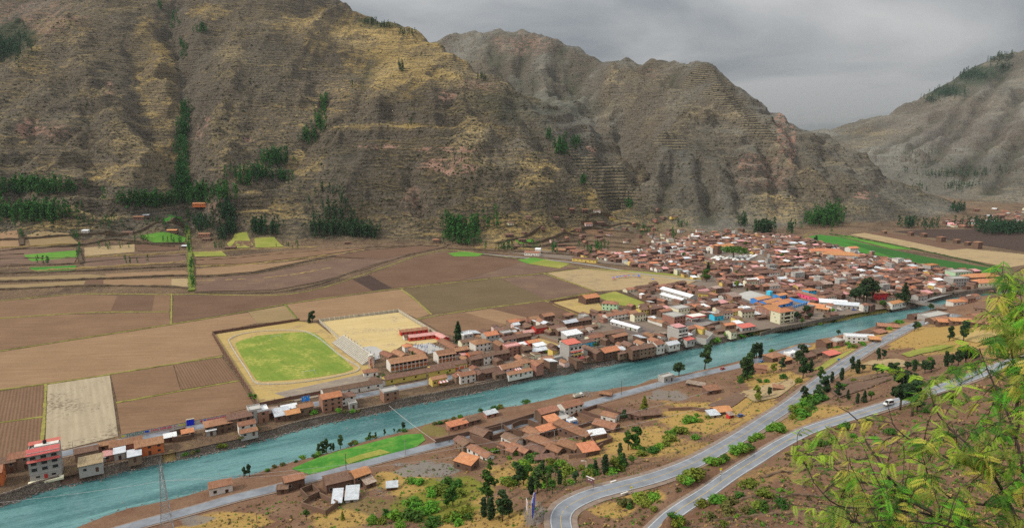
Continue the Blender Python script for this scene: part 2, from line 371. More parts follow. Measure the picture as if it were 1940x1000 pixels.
def detail(x, y, k):
    wx = x + 40 * vnoise(x / 210, y / 210, 5 + k); wy = y + 40 * vnoise(x / 210, y / 210, 8 + k)
    a = ridged(wx / 340 + k * 3, wy / 560, 3, 11 + k) * 22 + ridged(wx / 120, wy / 230 + k, 3, 31 + k) * 10 + fbm(x / 34, y / 34, 4, 51 + k) * 3.8
    return a
def mountains(x, y):
    hs = []
    for k, r in enumerate(RB):
        h = r(x, y); m = np.clip((h - 6) / 55, 0, 1)
        hs.append(h + m * (detail(x, y, k) - 2))
    return np.maximum(np.maximum(hs[0], hs[1]), hs[2]), np.argmax(np.stack(hs), 0)
# the fit is made so that the ridge lines keep their surveyed heights after the relief is added
for k, m in enumerate((M1, M2, M3)):
    msk = np.clip((m[:, 2] - 6) / 55, 0, 1)
    RB[k] = RBF(m[:, :2], m[:, 2] - msk * (detail(m[:, 0], m[:, 1], k) - 2))

def grid_faces(nr, nt):
    i = np.arange(nr - 1)[:, None] * nt + np.arange(nt - 1)[None]
    return np.stack([i, i + nt, i + nt + 1, i + 1], -1).reshape(-1, 4)
def grid_mesh(name, X, Yy, Zz, mat, attrs={}, keep=None, smooth=True):
    nr, nt = X.shape; co = np.stack([X, Yy, Zz], -1).reshape(-1, 3).astype(np.float32)
    f = grid_faces(nr, nt)
    if keep is not None: f = f[keep]
    me = bpy.data.meshes.new(name)
    me.vertices.add(len(co)); me.vertices.foreach_set('co', co.ravel())
    me.loops.add(f.size); me.loops.foreach_set('vertex_index', f.ravel().astype(np.int32))
    me.polygons.add(len(f)); me.polygons.foreach_set('loop_start', np.arange(0, f.size, 4, dtype=np.int32))
    me.polygons.foreach_set('use_smooth', np.full(len(f), smooth))
    me.update(calc_edges=True)
    for k, v in attrs.items():
        a = me.attributes.new(k, 'FLOAT', 'POINT'); a.data.foreach_set('value', v.reshape(-1).astype(np.float32))
    me.materials.append(mat)
    return me

# far side: from the embankment across the valley floor and up the mountains
NT_F = 860
thF = np.linspace(R(-45), R(44.5), NT_F)
rb = far_r(thF) + 1.0
r1 = np.maximum(650.0, rb + 30)
def seg(a, b, n, end=False):
    t = np.linspace(0, 1, n, endpoint=end)[:, None]; return a * (1 - t) + b * t
RF = np.concatenate([seg(rb, r1, 16), seg(r1, np.full(NT_F, 1010.0), 80), seg(np.full(NT_F, 1010.0), np.full(NT_F, 2500.0), 440), seg(np.full(NT_F, 2500.0), np.full(NT_F, 4400.0), 110, True)])
XF = RF * np.sin(thF)[None]; YF = RF * np.cos(thF)[None]
HM, WHICH = mountains(XF, YF)
# flat-topped farming terraces (real steps) where the old terraces are
def blob(x, y, c, rad):
    return np.clip(1.4 - np.hypot((x - c[0]) / rad[0], (y - c[1]) / rad[1]) * 1.4, 0, 1)
TERR = [((1150, 320), 1300, (75, 95)), ((1385, 210), 1700, (80, 120)), ((1440, 262), 1560, (60, 60)), ((1260, 275), 1480, (60, 60)), ((1110, 270), 1340, (50, 50)), ((1340, 150), 1850, (90, 90)),
        ((240, 120), 1650, (70, 260)), ((290, 260), 1340, (50, 160)), ((400, 40), 1850, (90, 140)), ((880, 130), 1660, (90, 110)), ((800, 100), 1780, (130, 90))]
terr = np.zeros_like(XF)
for (px, py), yy, rad in TERR:
    p = at_y(px, py, yy); terr = np.maximum(terr, blob(XF, YF, p, rad) * (1.0 if px > 1100 else 0.30))
st = 6.2; q = HM / st; fl = np.floor(q); fr = q - fl
HT = (fl + np.clip((fr - 0.62) / 0.38, 0, 1) - (q - HM / st)) * st
HM = HM + (HT - HM) * np.clip(terr * 1.6, 0, 1) * np.clip((HM - 20) / 20, 0, 1)
# lesser ancient terracing all over the slopes
st2 = 7.0; q = HM / st2 + 0.8 * fbm(XF / 90, YF / 90, 3, 78); fr = q - np.floor(q)
HM = HM + (np.clip((fr - 0.5) / 0.5, 0, 1) - fr) * st2 * 0.45 * np.clip((HM - 30) / 40, 0, 1) * (1 - np.clip(terr * 2, 0, 1)) * np.clip(fbm(XF / 140, YF / 140, 2, 79) + 0.7, 0, 1)
# cliff bands in the lower walls
st3 = 38.0; q = HM / st3 + 0.55 * fbm(XF / 130, YF / 130, 3, 83); fr = q - np.floor(q)
band = np.clip((HM - 35) / 25, 0, 1) * np.clip((290 - HM) / 60, 0, 1) * np.clip(fbm(XF / 170, YF / 170, 3, 84) * 1.3 + .45, 0, 1) * (1 - np.clip(terr * 2, 0, 1))
HM = HM + (np.clip((fr - 0.66) / 0.34, 0, 1) - fr) * st3 * 0.62 * band
ZF = np.maximum(HM, 0.0)
# gullies worn into the slopes and spurs left standing between them
def polyline_dist(x, y, line, carry):
    best = np.full(x.shape, 1e9); val = np.zeros(x.shape)
    for (a, b), (ca, cb) in zip(zip(line[:-1], line[1:]), zip(carry[:-1], carry[1:])):
        dx, dy = b[0] - a[0], b[1] - a[1]; L2 = dx * dx + dy * dy + 1e-9
        t = np.clip(((x - a[0]) * dx + (y - a[1]) * dy) / L2, 0, 1)
        d = np.hypot(x - a[0] - t * dx, y - a[1] - t * dy); m = d < best
        best = np.where(m, d, best); val = np.where(m, ca + (cb - ca) * t, val)
    return best, val
def hit_far(px, py):
    d = ray(px, py); th = math.atan2(d[0], d[1]); k = d[2] / math.hypot(d[0], d[1])
    j = min(max(int((th - thF[0]) / (thF[1] - thF[0])), 0), NT_F - 1); e = ZF[:, j] - (CAM_Z + k * RF[:, j]); m = np.where(e > 0)[0]
    r = RF[m[0], j] if len(m) else 2500.0
    return r * math.sin(th), r * math.cos(th)
GULLY = [([(318, 6), (330, 60), (340, 130), (348, 200), (350, 280), (346, 350), (346, 400)], -30, 42), ([(250, 90), (272, 180), (302, 250), (334, 330)], -14, 30), ([(440, 190), (405, 290), (380, 360)], -12, 28), ([(600, 150), (612, 200), (600, 250), (560, 300), (520, 335)], -16, 32), ([(700, 110), (690, 170), (650, 230)], -9, 28),
    ([(1130, 235), (1190, 268), (1212, 300), (1185, 345), (1165, 380)], -26, 34), ([(778, 315), (790, 360), (805, 405)], -13, 15), ([(990, 215), (1050, 285), (1085, 330)], -16, 30), ([(905, 200), (960, 290), (985, 380)], -12, 28), ([(70, 200), (40, 290), (30, 380)], -12, 28), ([(180, 180), (170, 290), (190, 390)], -10, 22), ([(480, 160), (470, 250), (450, 330)], -9, 24),
    ([(1330, 295), (1342, 345), (1345, 420)], -16, 20), ([(1452, 285), (1468, 340), (1480, 420)], -15, 20), ([(1385, 300), (1398, 345), (1400, 410)], -10, 14), ([(1495, 238), (1512, 285), (1520, 350)], -12, 15), ([(1560, 290), (1580, 350), (1600, 410)], -10, 18), ([(1275, 300), (1262, 350), (1250, 410)], -10, 16),
    ([(1080, 130), (1130, 185), (1180, 225), (1208, 262)], -45, 75), ([(1232, 125), (1200, 180), (1180, 215)], -18, 40), ([(1000, 75), (985, 130), (1000, 165)], -22, 45), ([(925, 75), (945, 130), (985, 170)], -18, 40), ([(1060, 90), (1050, 140), (1080, 180)], -18, 40), ([(1290, 125), (1250, 190), (1215, 240)], -14, 35),
    ([(1905, 125), (1830, 235), (1770, 300)], -22, 36), ([(1935, 175), (1870, 275), (1830, 330)], -22, 36), ([(1845, 165), (1790, 250), (1720, 290)], -14, 30), ([(1938, 250), (1905, 320), (1880, 365)], -20, 32), ([(1780, 215), (1720, 262), (1660, 290)], -12, 30),
    ([(125, 45), (150, 130), (215, 235), (290, 330)], 16, 42), ([(745, 188), (700, 232), (625, 255)], 11, 36), ([(1366, 185), (1350, 215), (1300, 232), (1240, 288)], 15, 42), ([(1372, 208), (1440, 262), (1530, 340), (1620, 400)], 16, 36), ([(860, 150), (890, 250), (880, 320)], 10, 40), ([(440, 70), (420, 200), (425, 330)], 10, 40), ([(1160, 130), (1150, 190), (1140, 225)], 16, 38)]
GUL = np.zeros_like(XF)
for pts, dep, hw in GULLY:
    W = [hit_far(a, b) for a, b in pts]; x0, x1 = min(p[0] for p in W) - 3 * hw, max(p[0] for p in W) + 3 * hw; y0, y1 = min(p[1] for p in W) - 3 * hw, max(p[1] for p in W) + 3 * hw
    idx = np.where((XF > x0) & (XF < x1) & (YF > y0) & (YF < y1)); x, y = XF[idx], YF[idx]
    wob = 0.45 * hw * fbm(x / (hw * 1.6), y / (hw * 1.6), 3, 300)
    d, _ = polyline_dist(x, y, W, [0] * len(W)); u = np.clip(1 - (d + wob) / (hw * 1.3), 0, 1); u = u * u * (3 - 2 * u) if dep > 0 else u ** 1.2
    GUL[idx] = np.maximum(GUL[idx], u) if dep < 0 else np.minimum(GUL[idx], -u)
    HM[idx] += dep * 1.55 * u * np.clip((HM[idx] - 12) / 40, 0, 1)
ZF = np.maximum(HM, 0.0)
# near side: right bank and the hill the camera stands on
NT_N = 640
thN = np.linspace(R(-56), R(54), NT_N)
rn = near_r(thN)
RN = np.concatenate([seg(np.full(NT_N, 0.8), np.full(NT_N, 110.0), 70), seg(np.full(NT_N, 110.0), rn - 5, 300), seg(rn - 5, rn, 8), np.stack([rn + 0.8, rn + 4])])
XN = RN * np.sin(thN)[None]; YN = RN * np.cos(thN)[None]
ZN = near_rbf(XN, YN)
dist_bank = rn[None] - RN
rough = fbm(XN / 18, YN / 18, 4, 91) * 0.55 + fbm(XN / 4, YN / 4, 3, 95) * 0.13
hillw = np.clip((ZN - 2) / 6, 0, 1)
ZN = ZN + rough * (0.25 + 0.9 * hillw)
# ploughed contour terraces on the near slope
q = ZN / 1.9 + fbm(XN / 40, YN / 40, 2, 97) * 0.5; fr = q - np.floor(q)
ZN = ZN + (np.clip((fr - .7) / .3, 0, 1) - fr) * 1.5 * np.clip((ZN - 40) / 4, 0, 1) * np.clip((70 - ZN) / 8, 0, 1)
# flatten the road beds
def smooth_line(pts, step=4.0):
    P_ = [Vector(p) for p in pts]; out = []
    for i in range(len(P_) - 1):
        p0 = P_[max(i - 1, 0)]; p1 = P_[i]; p2 = P_[i + 1]; p3 = P_[min(i + 2, len(P_) - 1)]
        n = max(1, int((p2 - p1).length / step))
        for k in range(n):
            t = k / n
            out.append(0.5 * ((2 * p1) + (-p0 + p2) * t + (2 * p0 - 5 * p1 + 4 * p2 - p3) * t * t + (-p0 + 3 * p1 - 3 * p2 + p3) * t ** 3))
    out.append(P_[-1]); return out
RB_W = smooth_line([at_z(*p) for p in ROAD_B]); RC_W = smooth_line([at_z(*p) for p in ROAD_C]); RA_W = smooth_line(ROAD_Aw)
mN = RN > 100
def flatten(Zz, line, half, soft, off):
    idx = np.where(mN); x = XN[idx]; y = YN[idx]
    d, v = polyline_dist(x, y, [(p.x, p.y) for p in line[::3]] + [(line[-1].x, line[-1].y)], [p.z for p in line[::3]] + [line[-1].z])
    w = np.clip((half + soft - d) / soft, 0, 1); w = w * w * (3 - 2 * w)
    Zz[idx] = Zz[idx] * (1 - w) + (v + off) * w
    return Zz
ZN = flatten(ZN, RB_W, 6.5, 7, -0.12); ZN = flatten(ZN, RC_W, 5.2, 6, -0.12); ZN = flatten(ZN, RA_W, 5, 5, -0.12)
# banks the upper road is cut into: a ridge beyond it and a lip on the near side
def bump_along(off, i0, i1, amp, sig):
    L = [p for p in RC_W if i0 < to_px(p.x, p.y, p.z)[0] < i1]; Q = []
    for a, b in zip(L[:-1], L[1:]): d = (b - a).normalized(); Q.append((a.x - d.y * off, a.y + d.x * off))
    idx = np.where(mN); d, t = polyline_dist(XN[idx], YN[idx], Q, [k / (len(Q) - 1) for k in range(len(Q))])
    ZN[idx] += amp * np.exp(-(d / sig) ** 2) * np.clip(np.minimum(t, 1 - t) * 6 + (.6 if off < 0 else 0), 0, 1)
bump_along(10.5, 1255, 1500, 3.6, 4.2); bump_along(-6.6, 1225, 1640, 2.0, 2.6); bump_along(-3.9, 1225, 1300, 6.0, 2.1)
w = np.clip(dist_bank / 5, 0, 1); ZN = np.where(dist_bank < 5, -4.4 + (ZN + 4.4) * w ** 0.6, ZN)
ZN[-2] = -5.2; ZN[-1] = -7.5

def lookup(x, y):
    """height of the ground at a world point"""
    th = math.atan2(x, y); r = math.hypot(x, y)
    if r > float(far_r(th)) + 0.5: T, RR, ZZ = thF, RF, ZF
    elif r < float(near_r(th)) + 1.0: T, RR, ZZ = thN, RN, ZN
    else: return WATER
    if T[0] > th or T[-1] < th: return 0.0
    f = (th - T[0]) / (T[1] - T[0]); j = min(int(f), len(T) - 2); f -= j
    return float(np.interp(r, RR[:, j], ZZ[:, j]) * (1 - f) + np.interp(r, RR[:, j + 1], ZZ[:, j + 1]) * f)
def hit(px, py):
    """the ground point seen along a sight line"""
    d = ray(px, py); th = math.atan2(d[0], d[1]); k = d[2] / math.hypot(d[0], d[1])
    for T, RR, ZZ in ((thN, RN, ZN), (thF, RF, ZF)):
        if th < T[0] or th > T[-1]: continue
        f = (th - T[0]) / (T[1] - T[0]); j = min(int(f), len(T) - 2); f -= j
        r = RR[:, j] * (1 - f) + RR[:, j + 1] * f; z = ZZ[:, j] * (1 - f) + ZZ[:, j + 1] * f
        e = z - (CAM_Z + k * r); m = np.where(e > 0)[0]
        if RR is RN: m = m[r[m] > 60]
        if len(m):
            i = m[0]
            if i == 0: rr = r[0]
            else: t = e[i - 1] / (e[i - 1] - e[i]); rr = r[i - 1] + (r[i] - r[i - 1]) * t
            return (rr * math.sin(th), rr * math.cos(th), CAM_Z + k * rr)
        rw = (WATER - CAM_Z) / k if k < 0 else 1e9
        if RR is RN and rw < float(far_r(th)) + .5: rr = min(rw, float(near_r(th)) - 1.2); return (rr * math.sin(th), rr * math.cos(th), WATER + 1.0)
    return at_z(px, py, WATER)

# ------------------------------------------------------------------ land cover (what grows where), in world coordinates
def pixel_of(X, Yy, Zz):
    zz = Zz - CAM_Z; dep = np.maximum(Yy * CP - zz * SP, 1.0)
    return 970 + FPX * X / dep, 500 - FPX * (Yy * SP + zz * CP) / dep
PXF = pixel_of(XF, YF, ZF); PXN = pixel_of(XN, YN, ZN)
nzF = (fbm(XF / 45, YF / 45, 4, 201), fbm(XF / 45, YF / 45, 4, 231)); nzN = (fbm(XN / 9, YN / 9, 4, 211), fbm(XN / 9, YN / 9, 4, 241))
def cover(X, Yy, spots, shape):
    """land-cover patches mapped from the photograph, with ragged edges"""
    (A, B), (na, nb) = (PXF, nzF) if X is XF else (PXN, nzN)
    out = np.zeros(shape)
    for px, py, w, h, amt in spots:
        c = hit(px, py); rr = math.hypot(c[0], c[1])
        e = ((A - px) / w + na * 0.28) ** 2 + ((B - py) / h + nb * 0.28) ** 2
        e = e + ((np.hypot(X, Yy) / rr - 1) / 0.5) ** 2
        out = np.maximum(out, np.clip(1.6 - 1.15 * e, 0, 1) * amt)
    return out
grassF = cover(XF, YF, [(640, 60, 90, 45, .8), (740, 90, 100, 50, 1), (830, 125, 80, 35, 1), (760, 140, 70, 40, .8), (400, 22, 45, 14, 1.0), (280, 90, 35, 50, .8), (300, 150, 40, 70, .9), (310, 210, 30, 60, .8), (310, 290, 30, 60, .8), (100, 60, 60, 30, .5),
    (50, 110, 60, 30, .5), (610, 190, 60, 30, .3), (740, 185, 40, 12, .9), (720, 240, 120, 8, .8), (580, 310, 40, 20, .8), (1150, 380, 60, 30, .7), (1050, 420, 80, 25, .6), (520, 390, 60, 25, .5), (250, 330, 70, 20, .6), (1450, 400, 70, 30, .6), (1250, 420, 90, 20, .5), (1350, 220, 50, 6, .8),
    (960, 440, 60, 30, .6), (1000, 240, 30, 40, .4), (1010, 330, 40, 40, .5), (900, 240, 60, 10, .5), (100, 410, 120, 20, .5), (1650, 250, 60, 8, .3), (1350, 440, 120, 12, .4), (1180, 350, 16, 30, .7)], XF.shape)
rockF = cover(XF, YF, [(850, 315, 45, 16, 1), (850, 284, 60, 5, 1), (720, 278, 40, 4, .9), (55, 245, 30, 20, .8), (110, 250, 30, 20, .5), (210, 170, 8, 22, .6), (1480, 245, 10, 60, .9), (1500, 280, 8, 60, .8), (1420, 310, 40, 20, .6), (1640, 370, 22, 8, .8), (375, 250, 10, 14, .8), (390, 230, 8, 14, .7), (470, 265, 12, 5, .8),
    (850, 183, 18, 10, .6), (1120, 285, 12, 12, .8), (900, 160, 40, 10, .4), (1440, 330, 50, 40, .35), (990, 85, 60, 20, .4), (780, 380, 20, 30, .4), (1230, 140, 20, 10, .3), (60, 30, 100, 40, .4)], XF.shape)
greenF = cover(XF, YF, [(20, 75, 50, 40, 1), (1840, 140, 70, 20, 1.0), (1790, 170, 40, 14, 1), (1830, 325, 40, 12, .6), (720, 45, 60, 10, .8), (960, 200, 80, 30, .3), (1070, 200, 80, 30, .3)], XF.shape)
bareF = cover(XF, YF, [(1800, 240, 120, 50, .45), (1880, 220, 60, 50, .4)], XF.shape)
hz = np.clip((HM - 1) / 7, 0, 1); hz[(PXF[0] < 480) & (PXF[1] > 452)] = 0
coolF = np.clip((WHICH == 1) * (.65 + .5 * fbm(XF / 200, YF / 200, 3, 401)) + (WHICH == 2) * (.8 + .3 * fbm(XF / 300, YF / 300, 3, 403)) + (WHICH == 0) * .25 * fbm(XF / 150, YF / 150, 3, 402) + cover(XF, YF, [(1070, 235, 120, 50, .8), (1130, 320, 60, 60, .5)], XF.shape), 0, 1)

# ------------------------------------------------------------------ materials of the land
def mountain_mat():
    t = NT('mountain_ground'); p = t.pos()
    n_fine = t.noise(p, 0.16, 7, 0.65); n_mid = t.noise(p, 0.022, 6, 0.6); n_big = t.noise(p, 0.004, 4, 0.5)
    strat = t.noise(t.mapv(p, (0.012, 0.012, 0.16)), 1.0, 6, 0.62, 0.4)      # streaks along the contours: old terrace edges
    shrub = t.mix(t.ramp(n_fine, [(0.42, 0), (0.62, 1)]), (0.034, 0.031, 0.022), (0.145, 0.112, 0.070))
    col = t.mix(t.ramp(n_mid, [(0.35, 0), (0.7, 1)]), shrub, t.mix(n_fine, (0.070, 0.058, 0.042), (0.20, 0.155, 0.098)))
    g = t.attr('grass').outputs['Fac']
    gm = t.math('ADD', t.math('MULTIPLY', g, 0.46), t.ramp(strat, [(0.46, 0), (0.72, 0.5)]))
    gm = t.math('ADD', gm, t.math('MULTIPLY', t.ramp(n_fine, [(0.5, 0), (0.62, 1)]), t.math('MULTIPLY_ADD', g, 0.5, 0.10)))
    col = t.mix(t.ramp(gm, [(0.18, 0), (0.70, 0.92)]), col, t.mix(n_mid, (0.30, 0.205, 0.075), (0.44, 0.315, 0.115)))
    sepz = t.new('ShaderNodeSeparateXYZ'); t.l.new(p, sepz.inputs[0])
    ph = t.math('FRACT', t.math('ADD', t.math('MULTIPLY', sepz.outputs[2], 0.155), t.math('MULTIPLY', n_mid, 5.0)))       # old terrace walls and the dry grass on their lips
    pm = t.ramp(t.noise(t.mapv(p, (0.03, 0.03, 0.06), loc=(3, 9, 2)), 1.0, 4, 0.6), [(0.40, 0), (0.60, 1)])
    col = t.mix(t.math('MULTIPLY', t.math('MULTIPLY', t.ramp(ph, [(0.60, 0), (0.72, 1), (0.92, 1), (1.0, 0)]), pm), 0.75), col, (0.026, 0.023, 0.017))
    col = t.mix(t.math('MULTIPLY', t.math('MULTIPLY', t.ramp(ph, [(0.0, 1), (0.20, 0.7), (0.32, 0)]), pm), t.math('MULTIPLY_ADD', g, 0.5, 0.42)), col, (0.34, 0.245, 0.105))
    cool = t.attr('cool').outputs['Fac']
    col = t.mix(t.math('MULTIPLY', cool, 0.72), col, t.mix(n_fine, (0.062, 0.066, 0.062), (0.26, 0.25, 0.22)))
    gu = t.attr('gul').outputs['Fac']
    col = t.mix(t.math('MULTIPLY', t.ramp(gu, [(0.1, 0), (0.8, 0.8)]), t.ramp(n_fine, [(0.3, 0.35), (0.6, 1)])), col, t.mix(n_fine, (0.020, 0.026, 0.014), (0.055, 0.056, 0.030)))  # gully shrub tint, darkened to paint in occlusion-like shade
    col = t.mix(t.math('MULTIPLY', t.ramp(t.math('MULTIPLY', gu, -1.0), [(0.1, 0), (0.9, 0.55)]), t.ramp(n_fine, [(0.42, 0), (0.6, 1)])), col, (0.36, 0.27, 0.13))
    big = t.new('ShaderNodeHueSaturation'); t.l.new(col, big.inputs['Color']); t.l.new(t.math('MULTIPLY_ADD', t.ramp(n_big, [(.33, 0), (.67, 1)]), 0.75, 0.66), big.inputs['Value']); col = big.outputs[0]
    terr = t.attr('terr').outputs['Fac']
    nz = t.new('ShaderNodeSeparateXYZ'); t.l.new(t.new('ShaderNodeNewGeometry').outputs['True Normal'], nz.inputs[0])
    steep = t.ramp(nz.outputs[2], [(0.62, 1), (0.80, 0)])
    col = t.mix(t.math('MULTIPLY', steep, t.ramp(n_fine, [(0.3, 0.35), (0.6, 0.8)])), col, t.mix(n_fine, (0.060, 0.052, 0.042), (0.20, 0.165, 0.13)))
    tf = t.ramp(terr, [(0.15, 0), (0.5, 1)])
    fz = t.math('FRACT', t.math('ADD', t.math('MULTIPLY', sepz.outputs[2], 1 / 6.2), 0.08))
    step = t.ramp(fz, [(0.0, 1), (0.20, 1), (0.30, 0), (0.92, 0), (1.0, 1)])
    col = t.mix(t.math('MULTIPLY', tf, t.ramp(n_fine, [(0.25, 0.55), (0.6, 0.95)])), col, t.mix(step, t.mix(n_fine, (0.045, 0.040, 0.034), (0.12, 0.105, 0.09)), t.mix(n_mid, (0.20, 0.165, 0.10), (0.36, 0.28, 0.15))))
    rk = t.attr('rock').outputs['Fac']
    rn_ = t.ramp(t.noise(t.mapv(p, (0.05, 0.05, 0.10)), 1.0, 6, 0.65), [(0.47, 0), (0.56, 1)])
    col = t.mix(t.math('MULTIPLY', rn_, t.ramp(rk, [(0.1, 0), (0.7, 1)])), col, t.mix(n_fine, (0.21, 0.115, 0.085), (0.43, 0.27, 0.20)))
    br = t.attr('bare').outputs['Fac']
    col = t.mix(t.math('MULTIPLY', br, t.ramp(n_mid, [(0.3, 0.2), (0.7, 0.85)])), col, t.mix(n_fine, (0.16, 0.125, 0.105), (0.23, 0.185, 0.16)))
    gr = t.attr('green').outputs['Fac']
    col = t.mix(t.math('MULTIPLY', gr, t.ramp(n_fine, [(0.3, 0.4), (0.6, 0.95)])), col, t.mix(n_fine, (0.012, 0.028, 0.014), (0.035, 0.06, 0.025)))
    hgt = t.attr('hgt').outputs['Fac']
    soil = t.mix(t.ramp(n_mid, [(0.3, 0), (0.7, 1)]), (0.150, 0.094, 0.063), (0.22, 0.150, 0.092))
    soil = t.mix(t.math('MULTIPLY', t.ramp(strat, [(0.40, 1), (0.50, 0)]), 0.6), soil, (0.07, 0.05, 0.036))
    soil = t.mix(t.ramp(n_fine, [(0.55, 0), (0.7, 0.8)]), soil, (0.30, 0.22, 0.085))
    col = t.mix(hgt, soil, col)
    h = t.math('ADD', t.math('MULTIPLY', n_fine, 0.9), t.math('MULTIPLY', strat, 1.6))
    h = t.math('ADD', h, t.math('MULTIPLY', n_mid, 2.0)); t.bump(h, 1.0, 9.0)
    return t.done(col, 0.95, 0.1)
M_mount = mountain_mat()
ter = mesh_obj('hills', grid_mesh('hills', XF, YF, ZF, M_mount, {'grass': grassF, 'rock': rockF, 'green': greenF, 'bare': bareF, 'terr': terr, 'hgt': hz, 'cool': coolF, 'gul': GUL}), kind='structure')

grassN = cover(XN, YN, [(850, 940, 90, 35, 1), (760, 910, 60, 20, 1), (900, 990, 100, 30, .8), (980, 900, 60, 25, .7), (640, 985, 60, 20, .7), (1160, 965, 40, 16, 1), (1220, 940, 40, 16, .7), (1200, 840, 110, 30, .7), (1330, 790, 90, 30, .8), (1420, 770, 60, 20, .8), (1470, 720, 60, 20, .8), (1800, 640, 110, 35, .8),
    (1700, 640, 50, 20, .8), (1340, 855, 70, 18, .6), (1500, 800, 60, 25, .5), (1450, 690, 40, 10, .7), (1560, 660, 60, 8, .8), (1450, 900, 60, 20, .35), (450, 985, 70, 15, .9), (380, 1000, 50, 8, .8), (1900, 640, 60, 40, .8), (1570, 780, 60, 15, .6), (1640, 700, 60, 20, .4)], XN.shape)
greenN = cover(XN, YN, [(870, 925, 70, 26, .85), (820, 960, 90, 28, .85), (1250, 800, 70, 20, .3), (1780, 660, 40, 8, .9), (1310, 880, 60, 12, .5), (1400, 860, 60, 12, .4), (700, 960, 60, 20, .5), (1060, 910, 80, 15, .5), (940, 970, 60, 30, .4), (820, 815, 40, 12, .6), (760, 815, 60, 8, .4)], XN.shape)
gravN = cover(XN, YN, [(800, 890, 60, 16, 1), (1260, 750, 50, 12, .7), (850, 905, 25, 12, .5), (380, 985, 40, 12, .7), (1010, 975, 26, 30, .7)], XN.shape)
def near_mat():
    t = NT('hillside_ground'); p = t.pos()
    nf = t.noise(p, 0.9, 7, 0.68); nm = t.noise(p, 0.09, 6, 0.62); nv = t.noise(p, 3.0, 4, 0.7)
    soil = t.mix(t.ramp(nm, [(0.3, 0), (0.7, 1)]), (0.165, 0.086, 0.052), (0.255, 0.155, 0.096))
    soil = t.mix(t.ramp(nf, [(0.35, 0.0), (0.7, 1)]), t.mix(0.40, soil, (0.045, 0.027, 0.02)), soil)
    soil = t.mix(t.ramp(nv, [(0.60, 0), (0.72, 0.55)]), soil, (0.25, 0.18, 0.12))
    g = t.attr('grass').outputs['Fac']
    gf = t.ramp(t.math('ADD', t.math('MULTIPLY', g, 0.62), t.math('MULTIPLY', t.math('ADD', nm, nf), 0.42)), [(0.52, 0), (0.84, 0.95)])
    col = t.mix(gf, soil, t.mix(nf, (0.23, 0.135, 0.04), (0.46, 0.31, 0.10)))
    e = t.attr('green').outputs['Fac']
    ef = t.ramp(t.math('ADD', t.math('MULTIPLY', e, 0.6), t.math('MULTIPLY', nf, 0.6)), [(0.52, 0), (0.8, 0.9)])
    col = t.mix(ef, col, t.mix(nv, (0.055, 0.085, 0.012), (0.22, 0.23, 0.03)))
    v = t.attr('gravel').outputs['Fac']
    col = t.mix(t.ramp(t.math('ADD', t.math('MULTIPLY', v, 0.8), t.math('MULTIPLY', nf, 0.3)), [(0.5, 0), (0.75, 0.9)]), col, t.mix(nv, (0.13, 0.115, 0.10), (0.24, 0.22, 0.20)))
    t.bump(t.math('ADD', nf, t.math('MULTIPLY', nv, 0.3)), 0.8, 0.8)
    return t.done(col, 0.95, 0.1)
M_near = near_mat()
mesh_obj('hillside', grid_mesh('hillside', XN, YN, ZN, M_near, {'grass': grassN, 'green': greenN, 'gravel': gravN}), kind='structure')
MB().add([(-9000, -6000, -45), (9000, -6000, -45), (9000, 9000, -45), (-9000, 9000, -45)], [(0, 1, 2, 3)]).build('ground', simple('deep_ground', (0.12, 0.08, 0.06), None, 0.01), kind='structure')

# ------------------------------------------------------------------ river
def water_mat():
    t = NT('river_water'); p = t.pos()
    q = t.mapv(p, (1, 1, 1), (0, 0, R(-29)))
    n1 = t.noise(t.mapv(q, (0.10, 0.28, 1)), 1.0, 5, 0.6, 0.6); n2 = t.noise(t.mapv(q, (0.5, 1.1, 1)), 1.0, 4, 0.65)
    n3 = t.noise(t.mapv(q, (0.012, 0.06, 1)), 1.0, 4, 0.55, 0.4)
    col = t.mix(t.ramp(n3, [(0.36, 0), (0.64, 1)]), (0.030, 0.106, 0.110), (0.098, 0.220, 0.220))
    n4 = t.noise(t.mapv(q, (0.03, 0.22, 1), loc=(5, 2, 0)), 1.0, 5, 0.65, 0.8)
    col = t.mix(t.math('MULTIPLY', t.ramp(n4, [(0.55, 0), (0.70, 1)]), 0.6), col, (0.012, 0.058, 0.066)); col = t.mix(t.math('MULTIPLY', t.ramp(n4, [(0.30, 1), (0.42, 0)]), 0.5), col, (0.15, 0.32, 0.30))
    n5 = t.noise(t.mapv(q, (0.45, 1.3, 1), loc=(1, 7, 0)), 1.0, 3, 0.7)
    col = t.mix(t.math('MULTIPLY', t.ramp(n5, [(0.52, 0), (0.68, 1)]), 0.34), col, (0.20, 0.35, 0.345)); col = t.mix(t.math('MULTIPLY', t.ramp(n5, [(0.32, 1), (0.46, 0)]), 0.25), col, (0.012, 0.07, 0.075))
    foam = t.math('MULTIPLY', t.ramp(n2, [(0.655, 0), (0.72, 1)]), t.ramp(n3, [(0.50, 0), (0.62, 1)]))
    col = t.mix(t.math('MULTIPLY', foam, 0.8), col, (0.55, 0.62, 0.6))
    t.bump(t.math('ADD', t.math('MULTIPLY', n1, 1.0), t.math('MULTIPLY', n2, 0.5)), 0.5, 0.6)
    t.b.inputs['IOR'].default_value = 1.33
    return t.done(col, 0.20, 0.6)
thW = np.linspace(R(-54), R(50), 260)
rw0 = near_r(thW) - 1.6; rw1 = far_r(thW) + 1.5
RW = np.stack([rw0 + (rw1 - rw0) * k / 6 for k in range(7)])
mesh_obj('river', grid_mesh('river', RW * np.sin(thW), RW * np.cos(thW), np.full(RW.shape, WATER), water_mat()), kind='structure')

